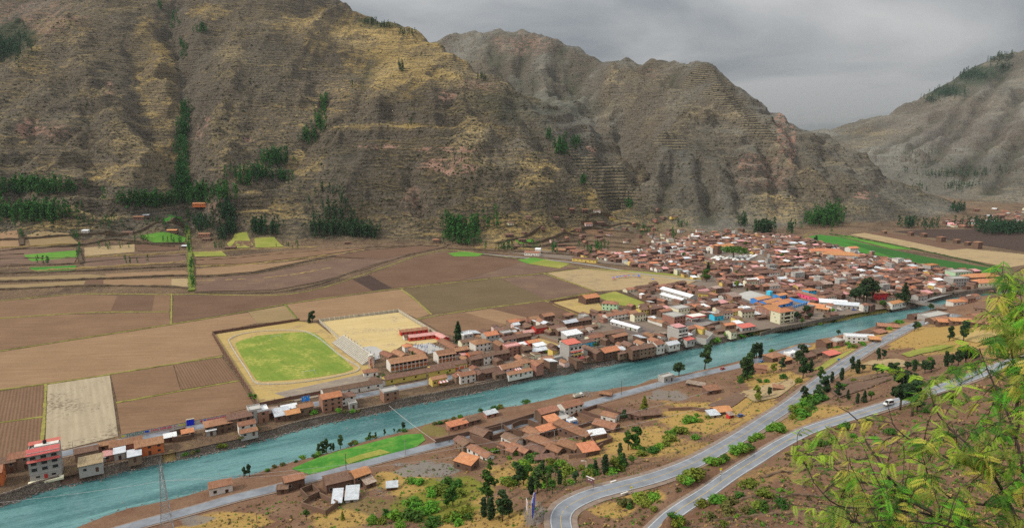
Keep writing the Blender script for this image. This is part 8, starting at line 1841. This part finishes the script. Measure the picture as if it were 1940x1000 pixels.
TREES = [
 (1286, 712, 27, 'rnd', L_con), (1335, 698, 47, 'euc', L_euc), (604, 862, 20, 'col', L_euc), (611, 860, 24, 'euc', L_euc), (619, 858, 26, 'euc', L_euc), (627, 855, 16, 'euc', L_euc), (645, 845, 25, 'euc', L_euc), (632, 852, 14, 'col', L_euc), (700, 832, 13, 'euc', L_euc), (712, 829, 10, 'euc', L_euc), (728, 824, 12, 'euc', L_euc), (764, 810, 15, 'euc', L_con), (747, 818, 9, 'euc', L_euc), (462, 904, 20, 'euc', L_con), (473, 902, 24, 'euc', L_con),
 (1182, 797, 22, 'rnd', L_con), (1220, 785, 35, 'con', L_yel), (1106, 849, 22, 'con', L_euc), (1140, 822, 12, 'rnd', L_rnd), (1190, 852, 36, 'euc', L_rnd), (1205, 850, 42, 'euc', L_rnd), (1174, 864, 26, 'col', L_con), (1128, 897, 26, 'col', L_con), (1146, 898, 38, 'col', L_con), (1163, 893, 28, 'rnd', L_yel), (1176, 890, 24, 'euc', L_rnd), (1182, 882, 24, 'con', L_con), (1196, 880, 18, 'rnd', L_rnd), (1060, 918, 28, 'col', L_con), (1070, 921, 17, 'con', L_yel), (1090, 914, 22, 'rnd', L_con), (1104, 909, 17, 'euc', L_rnd), (1036, 930, 36, 'euc', L_rnd), (1046, 934, 26, 'rnd', L_rnd), (1028, 898, 26, 'euc', L_euc), (983, 922, 46, 'euc', L_euc), (992, 918, 36, 'euc', L_rnd), (1018, 934, 44, 'euc', L_euc), (1006, 936, 34, 'col', L_con), (952, 986, 58, 'euc', L_euc), (924, 956, 62, 'euc', L_rnd), (917, 978, 38, 'col', L_con), (930, 984, 44, 'col', L_con), (964, 978, 32, 'rnd', L_con), (928, 896, 26, 'euc', L_rnd), (858, 956, 40, 'euc', L_rnd), (847, 962, 28, 'euc', L_rnd), (786, 968, 15, 'rnd', L_rnd), (581, 984, 20, 'rnd', L_rnd), (730, 981, 20, 'rnd', L_rnd), (649, 984, 17, 'con', L_yel), (1052, 900, 24, 'euc', L_rnd), (975, 890, 18, 'rnd', L_bush), (1000, 905, 26, 'rnd', L_rnd),
 (1406, 722, 44, 'euc', L_euc), (1416, 720, 50, 'euc', L_euc), (1426, 679, 27, 'col', L_con), (1433, 678, 29, 'euc', L_con), (1440, 677, 27, 'col', L_con), (1466, 707, 20, 'rnd', L_yel), (1480, 702, 26, 'euc', L_con), (1518, 693, 40, 'euc', L_con), (1521, 717, 38, 'euc', L_euc), (1536, 704, 24, 'con', L_con), (1528, 706, 20, 'rnd', L_rnd), (1510, 690, 24, 'euc', L_euc), (1553, 724, 28, 'euc', L_rnd), (1560, 746, 36, 'euc', L_con), (1549, 755, 28, 'rnd', L_euc), (1567, 743, 24, 'con', L_con), (1523, 760, 28, 'euc', L_con), (1576, 724, 20, 'col', L_con), (1594, 720, 23, 'col', L_con), (1612, 704, 28, 'euc', L_con), (1624, 707, 26, 'col', L_con), (1634, 706, 16, 'rnd', L_con), (1662, 684, 24, 'euc', L_con), (1674, 679, 18, 'rnd', L_con), (1587, 757, 32, 'euc', L_con), (1661, 710, 22, 'rnd', L_con), (1671, 707, 18, 'col', L_con), (1685, 711, 25, 'rnd', L_con), (1697, 707, 22, 'rnd', L_euc), (1624, 764, 20, 'col', L_con), (1637, 762, 22, 'con', L_con), (1434, 757, 27, 'euc', L_yel), (1436, 762, 18, 'rnd', L_yel), (1457, 751, 18, 'euc', L_euc),
 (1798, 646, 28, 'euc', L_con), (1825, 647, 38, 'euc', L_con), (1752, 707, 26, 'rnd', L_con), (1765, 703, 22, 'euc', L_con), (1792, 694, 28, 'col', L_con), (1803, 694, 24, 'rnd', L_con), (1815, 693, 34, 'euc', L_con), (1829, 690, 38, 'rnd', L_con), (1841, 684, 28, 'rnd', L_con), (1718, 704, 20, 'rnd', L_con), (1732, 703, 22, 'col', L_con), (1705, 776, 72, 'euc', L_con), (1728, 787, 76, 'euc', L_con), (1737, 780, 62, 'euc', L_euc), (1732, 627, 18, 'euc', L_con), (1739, 624, 15, 'rnd', L_rnd), (1650, 758, 18, 'rnd', L_rnd), (1888, 676, 26, 'rnd', L_con), (1606, 756, 18, 'con', L_con), (1570, 660, 9, 'rnd', L_rnd), (1588, 634, 12, 'rnd', L_con), (1668, 622, 12, 'rnd', L_con), (1763, 588, 14, 'rnd', L_euc),
 (868, 650, 39, 'con', L_con), (1338, 534, 25, 'rnd', L_rnd), (1341, 518, 20, 'con', L_con), (1390, 491, 26, 'umb', L_rnd), (1411, 482, 11, 'rnd', L_con), (1641, 574, 46, 'euc', L_con), (1628, 576, 32, 'rnd', L_con), (1652, 572, 40, 'rnd', L_con), (1620, 572, 26, 'rnd', L_con), (1636, 572, 36, 'rnd', L_con), (1712, 578, 40, 'con', L_con), (1681, 566, 14, 'rnd', L_con), (1700, 568, 14, 'rnd', L_con), (1672, 583, 15, 'rnd', L_rnd), (1510, 610, 20, 'rnd', L_con), (1528, 600, 22, 'rnd', L_con), (1519, 613, 12, 'rnd', L_rnd), (1535, 606, 14, 'rnd', L_con), (1578, 595, 11, 'rnd', L_bush), (1060, 652, 12, 'rnd', L_con), (1070, 655, 11, 'rnd', L_con), (1126, 660, 11, 'rnd', L_rnd), (1132, 658, 11, 'rnd', L_con), (1206, 648, 9, 'rnd', L_con), (1331, 592, 14, 'rnd', L_rnd), (1326, 596, 10, 'rnd', L_rnd), (1310, 553, 7, 'rnd', L_rnd), (1395, 548, 16, 'rnd', L_yel), (1380, 543, 9, 'rnd', L_rnd), (1407, 526, 10, 'rnd', L_rnd), (1395, 522, 9, 'rnd', L_rnd), (1437, 530, 8, 'rnd', L_rnd), (1481, 494, 14, 'rnd', L_rnd), (1511, 495, 16, 'con', L_con), (1543, 462, 12, 'col', L_con), (1546, 461, 14, 'col', L_con), (1535, 464, 9, 'rnd', L_con),
 (728, 722, 14, 'rnd', L_rnd), (716, 722, 12, 'rnd', L_rnd), (738, 726, 12, 'rnd', L_rnd), (757, 722, 11, 'rnd', L_bush), (770, 718, 8, 'rnd', L_rnd), (706, 728, 9, 'rnd', L_rnd), (781, 678, 13, 'euc', L_rnd), (586, 612, 14, 'con', L_con), (592, 610, 22, 'rnd', L_con), (474, 754, 11, 'rnd', L_bush), (483, 760, 15, 'rnd', L_bush), (920, 652, 7, 'rnd', L_bush), (952, 690, 7, 'rnd', L_bush), (848, 710, 7, 'rnd', L_bush), (980, 684, 8, 'rnd', L_bush), (1035, 670, 7, 'rnd', L_bush), (1360, 645, 8, 'rnd', L_bush), (1373, 638, 9, 'rnd', L_bush), (1384, 636, 8, 'rnd', L_bush), (1290, 655, 8, 'rnd', L_con)]
for a in TREES: plant(*a)
b_rng = random.Random(3); _roads0 = np.array([(p.x, p.y) for L in (RA_W, RB_W, RC_W) for p in L])
def along(pts, n, jx, jy, hs, mats, group='bushes'):
    L = [Vector((a, b, 0)) for a, b in pts]; seg_ = [(b - a).length for a, b in zip(L[:-1], L[1:])]; tot = sum(seg_)
    for _ in range(int(n * .7)):
        s = b_rng.uniform(0, tot)
        for a, b, l in zip(L[:-1], L[1:], seg_):
            if s <= l: p = a + (b - a) * (s / l); break
            s -= l
        qx, qy = p.x + b_rng.gauss(0, jx), p.y + b_rng.gauss(0, jy); w_ = hit(qx, qy)
        if (np.hypot(_roads0[:, 0] - w_[0], _roads0[:, 1] - w_[1]) < 5).any(): continue
        plant(qx, qy, b_rng.uniform(*hs), 'bush', b_rng.choice(mats), group=group, wide=b_rng.uniform(.9, 1.4))
BB = [L_bush, L_bush, L_rnd, L_yel]; BO = [L_bush, L_olive, L_rnd, L_yel]
along([(1290, 915), (1330, 893), (1370, 873), (1420, 845), (1480, 806), (1530, 770), (1560, 752)], 64, 10, 5, (9, 18), BB)
along([(1110, 905), (1170, 888), (1215, 862), (1260, 835), (1300, 812), (1350, 790)], 46, 12, 7, (7, 15), BB)
along([(1180, 955), (1240, 945), (1250, 965), (1290, 950)], 20, 14, 9, (9, 17), BO)
along([(1235, 995), (1270, 992), (1300, 985)], 10, 10, 4, (12, 20), BB)
along([(1290, 985), (1400, 945), (1380, 985), (1480, 930), (1560, 880)], 34, 28, 15, (8, 18), BO)
along([(1540, 830), (1620, 815), (1700, 790), (1800, 760), (1700, 850)], 18, 25, 8, (6, 13), BO)
along([(750, 915), (800, 925), (850, 940), (880, 930), (830, 965), (700, 990), (900, 985)], 52, 16, 9, (9, 20), BB)
along([(990, 885), (1040, 890), (1090, 900), (1060, 925), (960, 910)], 36, 14, 9, (9, 18), BB)
along([(490, 898), (560, 874), (640, 851), (700, 833), (800, 810), (880, 790), (960, 771), (1000, 763)], 40, 3, 1.5, (4, 9), BO)
along([(900, 858), (960, 862), (1010, 862), (1100, 840), (1160, 825)], 22, 12, 8, (5, 11), BB)
along([(1400, 720), (1440, 725), (1500, 715), (1560, 740), (1600, 725), (1640, 712)], 24, 12, 6, (5, 11), BB)
along([(1580, 660), (1640, 655), (1680, 640), (1720, 600)], 14, 8, 3, (5, 10), BB)
along([(340, 864), (380, 855), (440, 840), (520, 800), (600, 785), (690, 778), (720, 772)], 18, 5, 2, (5, 10), BO)
along([(1200, 680), (1240, 668), (1400, 640), (1440, 634), (1500, 622), (1560, 612), (1620, 600)], 24, 5, 1.5, (4, 9), BB)
along([(1660, 760), (1720, 750), (1800, 720), (1850, 700), (1700, 700), (1780, 680)], 20, 16, 5, (6, 12), BO)

tz = random.Random(44); k = 0
while k < 46:
    qx, qy = tz.uniform(900, 1860), tz.uniform(455, 690); w_ = at_z(qx, qy, 0)
    if not (inside(w_[0], w_[1], ZONE_SW) or inside(w_[0], w_[1], ZONE_NE)): continue
    k += 1; plant(qx, qy, tz.uniform(5, 10), tz.choice(('rnd', 'rnd', 'con')), tz.choice((L_rnd, L_con, L_bush)), loc=(w_[0], w_[1], .1), group='garden trees of the town')
# groves far off read as one mass each
def grove(label, spots, lm, hgt=(11, 20), quads=34, name='grove', spread=1.0):
    global vr; vr = random.Random(len(label)); c = MB(); v = 0
    for cx_, cy_, rx, ry, n in spots:
        for _ in range(n):
            px, py = cx_ + vr.gauss(0, rx * .5), cy_ + vr.gauss(0, ry * .5); p = hit(px, py); h = vr.uniform(*hgt); r = h * vr.uniform(.13, .19)
            c.tube([(p[0], p[1], p[2] - 1), (p[0], p[1], p[2] + h * .8)], [.3, .1], 3, 1, False)
            for k in range(5):
                z = h * (.22 + .17 * k); rr = r * (1.1 - .13 * k) * spread; leaves(c, (p[0] + vr.uniform(-.6, .6), p[1] + vr.uniform(-.6, .6), p[2] + z), (rr, rr, h * .13), quads // 5, h * .115, m=0)
    o = c.build(name, [lm, M_bark], kind='stuff'); o['label'] = label; return o
G_euc = leaf_mat('far_eucalyptus', (.014, .058, .010), (.036, .115, .020), 0, .06); G_dk = leaf_mat('far_conifers', (.010, .036, .014), (.024, .066, .022), 0, .06)
grove('dark plantation on the far left ridge', [(20, 95, 40, 26, 110), (-20, 100, 30, 30, 60)], G_dk, (16, 26), 25)
grove('strip of trees filling the left gully', [(352, 212, 10, 16, 22), (348, 245, 12, 22, 40), (346, 285, 12, 26, 48), (347, 330, 14, 26, 55), (352, 358, 22, 14, 40), (345, 100, 10, 14, 14), (330, 45, 9, 20, 14), (380, 60, 12, 7, 14), (305, 14, 8, 10, 10)], G_euc, (14, 24))
grove('strip of trees climbing the central slope', [(614, 205, 6, 20, 22), (606, 240, 12, 16, 30), (588, 265, 16, 10, 24)], G_euc, (16, 26))
grove('grove on the slope above the terraces', [(522, 305, 26, 16, 62), (480, 335, 42, 10, 55), (542, 340, 18, 8, 18), (460, 350, 20, 8, 16)], G_euc, (14, 22))
grove('grove in the left foot hollow', [(60, 362, 70, 10, 150), (60, 412, 75, 14, 180), (-40, 390, 40, 30, 60)], G_euc, (15, 24))
grove('belt of trees at the gully mouth', [(275, 388, 60, 8, 95), (370, 378, 45, 12, 85), (420, 372, 30, 14, 40)], G_euc, (14, 24))
grove('trees between the terrace farms', [(385, 432, 26, 10, 40), (432, 410, 22, 14, 45), (440, 440, 14, 8, 22), (500, 440, 30, 9, 55), (420, 455, 10, 8, 10)], G_dk, (13, 22))
grove('line of trees along the terrace ditch', [(357, 410, 3, 16, 9), (355, 440, 3, 12, 9), (358, 470, 3, 16, 12), (362, 515, 2, 22, 10), (366, 540, 2, 8, 6), (150, 480, 3, 12, 8), (145, 452, 8, 4, 6), (210, 470, 40, 4, 8), (260, 455, 30, 4, 10), (300, 425, 30, 6, 10), (200, 425, 40, 8, 14), (330, 460, 20, 4, 8), (40, 450, 4, 8, 6), (100, 500, 30, 4, 5), (420, 470, 20, 4, 8), (550, 468, 20, 3, 8), (250, 500, 40, 6, 5)], G_euc, (7, 13))
grove('belt of conifers above the ploughed fields', [(610, 440, 30, 10, 42), (665, 442, 45, 9, 85), (640, 410, 40, 22, 40), (700, 448, 18, 6, 24), (630, 380, 40, 26, 16)], G_dk, (13, 22))
grove('dark grove below the cliff', [(862, 440, 22, 18, 62), (898, 440, 14, 14, 22), (872, 463, 30, 5, 20), (935, 432, 18, 12, 8)], G_euc, (16, 28))
grove('grove beside the stepped terraces', [(1062, 285, 18, 16, 52), (1092, 275, 12, 10, 18), (1040, 262, 10, 8, 8), (1104, 350, 7, 8, 9), (1190, 392, 9, 7, 10)], G_euc, (12, 20))
grove('trees at the upper edge of town', [(1140, 473, 22, 5, 16), (1222, 443, 20, 8, 16), (1275, 448, 7, 8, 8), (1294, 430, 12, 5, 10), (1120, 480, 20, 4, 8), (1050, 476, 8, 8, 8), (960, 474, 30, 3, 16), (1010, 470, 20, 4, 8)], G_euc, (8, 15))
grove('dark trees behind the church', [(1448, 440, 20, 6, 48), (1408, 425, 10, 8, 12), (1495, 440, 7, 8, 10)], G_dk, (14, 24))
grove('wedge of forest on the right foot slope', [(1555, 420, 34, 13, 120), (1575, 410, 20, 16, 40)], G_euc, (14, 24))
grove('dark row of trees at the far right', [(1900, 440, 50, 6, 110), (1960, 440, 40, 6, 60), (1870, 432, 16, 4, 16), (1720, 430, 20, 5, 20), (1752, 432, 26, 4, 16), (1815, 400, 14, 5, 26), (1845, 430, 30, 3, 14)], G_dk, (14, 24))
grove('scattered woods on the far right valley side', [(1820, 355, 32, 7, 50), (1780, 332, 80, 8, 60), (1745, 360, 10, 4, 8), (1870, 330, 40, 10, 20), (1740, 300, 60, 20, 16)], G_dk, (13, 22), 20)
grove('forest on the far right mountain', [(1790, 178, 32, 9, 130), (1840, 145, 35, 10, 160), (1890, 112, 28, 10, 120), (1760, 192, 18, 5, 40), (1900, 130, 24, 6, 30)], G_dk, (18, 30), 20)
grove('trees on the skyline of the left mountain', [(700, 45, 14, 3, 22), (730, 52, 20, 4, 34), (770, 66, 18, 4, 24), (756, 128, 6, 10, 8), (762, 136, 4, 5, 5), (668, 165, 3, 6, 3), (775, 240, 4, 6, 4), (912, 150, 14, 6, 12)], G_dk, (11, 18))
# small shrubs dotted over the slopes
_roads = np.array([(p.x, p.y) for L in (RA_W, RB_W, RC_W) for p in L])
def on_road(x, y, d=5.5): return bool((np.hypot(_roads[:, 0] - x, _roads[:, 1] - y) < d).any())
def shrub_cover(name, n, lm, box, size, near=False):
    global vr; vr = random.Random(n); c = MB(); k = 0
    ico = bmesh.new(); bmesh.ops.create_icosphere(ico, subdivisions=1, radius=1); V = [v.co.copy() for v in ico.verts]; F = [tuple(v.index for v in f.verts) for f in ico.faces if max(v.co.z for v in f.verts) > -.2]; ico.free()
    while k < n:
        px, py = vr.uniform(box[0], box[2]), vr.uniform(box[1], box[3]); p = hit(px, py)
        if not near and p[2] < 22 or near and p[2] < 1.5: k += .2; continue
        if near and on_road(p[0], p[1]): continue
        k += 1; s = vr.uniform(*size) * (1 if vr.random() < .85 else 1.7)
        if near:
            c.add([], [], 0); leaves(c, (p[0], p[1], p[2] + s * .35), (s, s, s * .55), 7, s * .9, m=vr.randrange(len(lm) if isinstance(lm, list) else 1))
        else: c.add([(p[0] + v.x * s * vr.uniform(.7, 1.2), p[1] + v.y * s * vr.uniform(.7, 1.2), p[2] + v.z * s * .75) for v in V], F, vr.randrange(len(lm)))
    return c.build(name, lm, kind='stuff')
M_sh = [simple('slope_shrub_dark', (.030, .034, .018), (.055, .056, .028), .2), simple('slope_shrub', (.065, .062, .034), (.10, .085, .045), .2)]
shrub_cover('slope_shrubs', 12000, M_sh, (0, 0, 1230, 450), (.8, 1.9)); shrub_cover('slope_shrubs', 6000, M_sh, (830, 60, 1830, 430), (.9, 2.1))
shrub_cover('hillside_tufts', 7000, [L_olive, simple('dry_tuft', (.36, .25, .09), (.22, .14, .06), 1), L_bush, simple('dead_tuft', (.16, .11, .075), (.09, .06, .045), 1)], (380, 640, 1940, 1000), (.25, .6), True)

# ------------------------------------------------------------------ the feathery leaved tree at the viewpoint
t_rng = random.Random(12)
root = (4.9, 3.9, lookup(4.9, 3.9) - .1)
FT = thing('feathery_tree', 'feathery leaved green tree close to the viewpoint at lower right', 'tree', root)
O = Vector(root)
def cp(px, py, y): return Vector(at_y(px, py, y))
hub = cp(1990, 1130, 4.3)
STEMS = [
 ([hub, cp(1900, 1040, 4.5), cp(1822, 989, 4.7), cp(1778, 976, 4.8), cp(1734, 952, 4.9), cp(1708, 930, 5.0), cp(1690, 910, 5.0), cp(1677, 897, 5.0), cp(1660, 864, 5.1), cp(1638, 833, 5.2), cp(1624, 793, 5.3), cp(1589, 771, 5.4)], .026, .004),
 ([cp(1708, 930, 5.0), cp(1672, 924, 5.0), cp(1630, 912, 5.1), cp(1590, 892, 5.1), cp(1550, 868, 5.2), cp(1510, 850, 5.3)], .011, .003),
 ([cp(1778, 976, 4.8), cp(1700, 965, 4.6), cp(1640, 962, 4.6), cp(1590, 958, 4.6), cp(1560, 935, 4.6), cp(1541, 912, 4.7), cp(1519, 868, 4.8), cp(1490, 862, 4.8)], .011, .003),
 ([hub, cp(1945, 1030, 4.2), cp(1915, 960, 4.4), cp(1880, 900, 4.5), cp(1840, 850, 4.7), cp(1800, 810, 4.9), cp(1770, 770, 5.0), cp(1760, 720, 5.1)], .022, .004),
 ([cp(1880, 900, 4.5), cp(1830, 880, 4.5), cp(1780, 860, 4.6), cp(1730, 835, 4.7), cp(1690, 800, 4.8), cp(1680, 760, 4.9)], .011, .003),
 ([hub, cp(1960, 1010, 4.4), cp(1945, 920, 4.6), cp(1925, 830, 4.8), cp(1900, 760, 5.0), cp(1870, 700, 5.2), cp(1856, 660, 5.3)], .022, .004),
 ([cp(1925, 830, 4.8), cp(1928, 740, 4.9), cp(1915, 650, 5.1), cp(1905, 580, 5.3), cp(1898, 550, 5.4)], .015, .003),
 ([hub, cp(1985, 960, 4.4), cp(1975, 840, 4.7), cp(1955, 720, 5.0), cp(1940, 620, 5.3), cp(1932, 550, 5.5)], .020, .003),
 ([cp(1915, 960, 4.4), cp(1860, 955, 4.3), cp(1800, 940, 4.4), cp(1760, 900, 4.4), cp(1745, 850, 4.5)], .012, .003),
 ([cp(1900, 1040, 4.5), cp(1840, 1010, 4.1), cp(1760, 990, 4.0), cp(1690, 985, 4.0), cp(1620, 990, 4.1)], .012, .003)]
bmb = MB(); tips = []
bmb.tube([O, O + (hub - O) * .5 + Vector((.05, 0, .1)), hub], [.06, .045, .034], 8)
for pts, r0, r1 in STEMS:
    S_ = smooth_line(pts, .06); n = len(S_)
    S_ = [p + Vector((t_rng.gauss(0, .004), t_rng.gauss(0, .004), t_rng.gauss(0, .004))) for p in S_]
    bmb.tube([p for p in S_], [r0 + (r1 - r0) * k / (n - 1) for k in range(n)], 6); tips += [(p, k / n) for k, p in enumerate(S_)]
M_branch = simple('branch_bark', (.028, .022, .018), (.07, .055, .042), 30, bump=.3)
bb_ = bmb.mesh('branches', M_branch, True); bo = mesh_obj('branches', bb_, FT); bo.location = -O
def frond(seed, pairs=11, L=.19):
    """a pinnate leaf: a bent midrib with paired narrow leaflets"""
    r = random.Random(seed); m = MB(); bend = r.uniform(.15, .6); pts = []
    for k in range(pairs + 1):
        u = k / pairs; pts.append(Vector((u * L, 0, -bend * L * u * u)))
    m.tube(pts, .0011, 3, 0, False)
    for k in range(1, pairs + 1):
        u = k / pairs; l = L * .27 * math.sin(math.pi * (.18 + .76 * u)) ** .7 * r.uniform(.85, 1.1); w = l * .34
        for s in (-1, 1):
            p = pts[k]; d = Vector((.42, s, -.25 - r.uniform(0, .25))).normalized(); q = d.cross(Vector((0, 0, 1))).normalized()
            m.add([p, p + d * l * .45 + q * w * .5, p + d * l, p + d * l * .45 - q * w * .5], [(0, 1, 2, 3)])
    return m
FM = [leaf_mat('frond_green', (.075, .24, .018), (.13, .34, .03), 0, 8, .35), leaf_mat('frond_lime', (.20, .36, .025), (.33, .45, .05), 0, 8, .4), leaf_mat('frond_olive', (.14, .20, .03), (.23, .26, .05), 0, 8, .35), leaf_mat('frond_dark', (.03, .095, .014), (.06, .14, .022), 0, 8, .3), leaf_mat('frond_yellow', (.38, .34, .05), (.46, .40, .08), 0, 8, .4)]
FV = [[frond(s).mesh('leaf', fm) for s in range(3)] for fm in FM]; FG = [frond(s) for s in range(3)]
def dens(px, py):
    e = max(0, (px - 1470) / 470) ; f = max(0, (py - 470) / 530)
    d = (px - 1470) + (py - 1000) * .95     # only the corner below the slanting edge of the crown
    if px < 1440 or d < -110 + 40 * math.sin(px * .02): return .3 if px > 1850 and py > 480 else 0
    return min(1, .08 + e * f * 1.9) * (2.5 if px > 1860 and py < 700 else 1 if px > 1885 else .03 if py < 650 else .22 if py < 800 else 1)
twm = MB(); leaves_all = []; nt_ = 0; tries = 0
while nt_ < 310 and tries < 40000:
    tries += 1; px, py = t_rng.uniform(1440, 1990), t_rng.uniform(470, 1040)
    if t_rng.random() > dens(px, py): continue
    yy = t_rng.uniform(4.0, 6.0); g = cp(px, py, yy)
    b, k = min(tips, key=lambda q: (q[0] - g).length * (1 + .15 * t_rng.random()))
    if (b - g).length > .9 or (b - g).length < .03: continue
    nt_ += 1; midp = (b + g) / 2 + Vector((t_rng.gauss(0, .03), t_rng.gauss(0, .03), .03)); tip = g + (g - midp) * .35 + Vector((0, 0, -.05)); S_ = smooth_line([b, midp, g, tip], .04)
    twm.tube(S_, [.0035 - .002 * i / len(S_) for i in range(len(S_))], 4, 0, False)
    kind = t_rng.choices(range(5), (5, 3.5, 3, 3, 2))[0] if py < 900 else t_rng.choices(range(5), (4, 2, 5, 6, 2))[0]
    for i, p in enumerate(S_):
        if i < 1 or t_rng.random() < .38: continue
        for sd in (-1, 1):
            if t_rng.random() < .2: continue
            d = (S_[min(i + 1, len(S_) - 1)] - S_[max(0, i - 1)]); yaw = math.atan2(d.y, d.x) + sd * t_rng.uniform(.5, 1.5); leaves_all.append((p, (t_rng.uniform(-.9, .9), t_rng.uniform(-.35, .9), yaw), t_rng.uniform(.36, .68), kind if t_rng.random() < .8 else t_rng.randrange(5)))
to = mesh_obj('twigs', twm.mesh('twigs', M_branch), FT, tuple(-O)); to['kind'] = 'stuff'
leaves_all.sort(key=lambda a: a[0].y / a[2])
for p, e, s, k in leaves_all[:300]:
    o = mesh_obj('leaf', FV[k][t_rng.randrange(3)], FT, p - O); o.rotation_euler = e; o.scale = (s, s, s)
rest = MB()
for p, e, s, k in leaves_all[300:]:
    f = FG[t_rng.randrange(3)]; M_ = Euler(e).to_matrix() * s
    rest.add([M_ @ Vector(v) + p for v in f.v], f.f, k); rest.m[-len(f.m):] = [k] * len(f.m)
ro_ = mesh_obj('foliage', rest.mesh('foliage', FM), FT, tuple(-O)); ro_['kind'] = 'stuff'

# ------------------------------------------------------------------ air
hm = bpy.data.materials.new('valley_air'); hm.use_nodes = True; hn = hm.node_tree.nodes
hn.remove(hn['Principled BSDF']); pv_ = hn.new('ShaderNodeVolumePrincipled'); pv_.inputs['Color'].default_value = (.72, .78, .86, 1); pv_.inputs['Density'].default_value = 0.000022; pv_.inputs['Anisotropy'].default_value = 0.0
hm.node_tree.links.new(pv_.outputs[0], hn['Material Output'].inputs['Volume'])
hb = MB().box((0, 2000, 452), (9600, 8400, 1000)).build('haze', hm, kind='stuff')

# ------------------------------------------------------------------ every label singles out one thing
by = {}
for o in THINGS: by.setdefault(o['label'], []).append(o)
ORD = ['leftmost', 'second from left', 'third from left', 'fourth from left', 'fifth from left', 'sixth from left', 'seventh from left']
for lab, L in by.items():
    if len(L) == 1 or lab.startswith(('student', 'white canvas')): continue
    L.sort(key=lambda o: to_px(*o.location)[0]); n = len(L)
    for i, o in enumerate(L):
        if n == 2: s = ('left', 'right')[i] + ' one of two'
        elif i < 7: s = ORD[i]
        elif n - 1 - i < 6: s = ['rightmost', 'second from right', 'third from right', 'fourth from right', 'fifth from right', 'sixth from right'][n - 1 - i]
        else: s = str(i + 1) + 'th from left'
        o['label'] = lab + ', ' + s
for o in THINGS:
    w_ = o['label'].split()
    if len(w_) > 16: o['label'] = ' '.join(w for w in w_ if w not in ('the', 'and', 'with'))
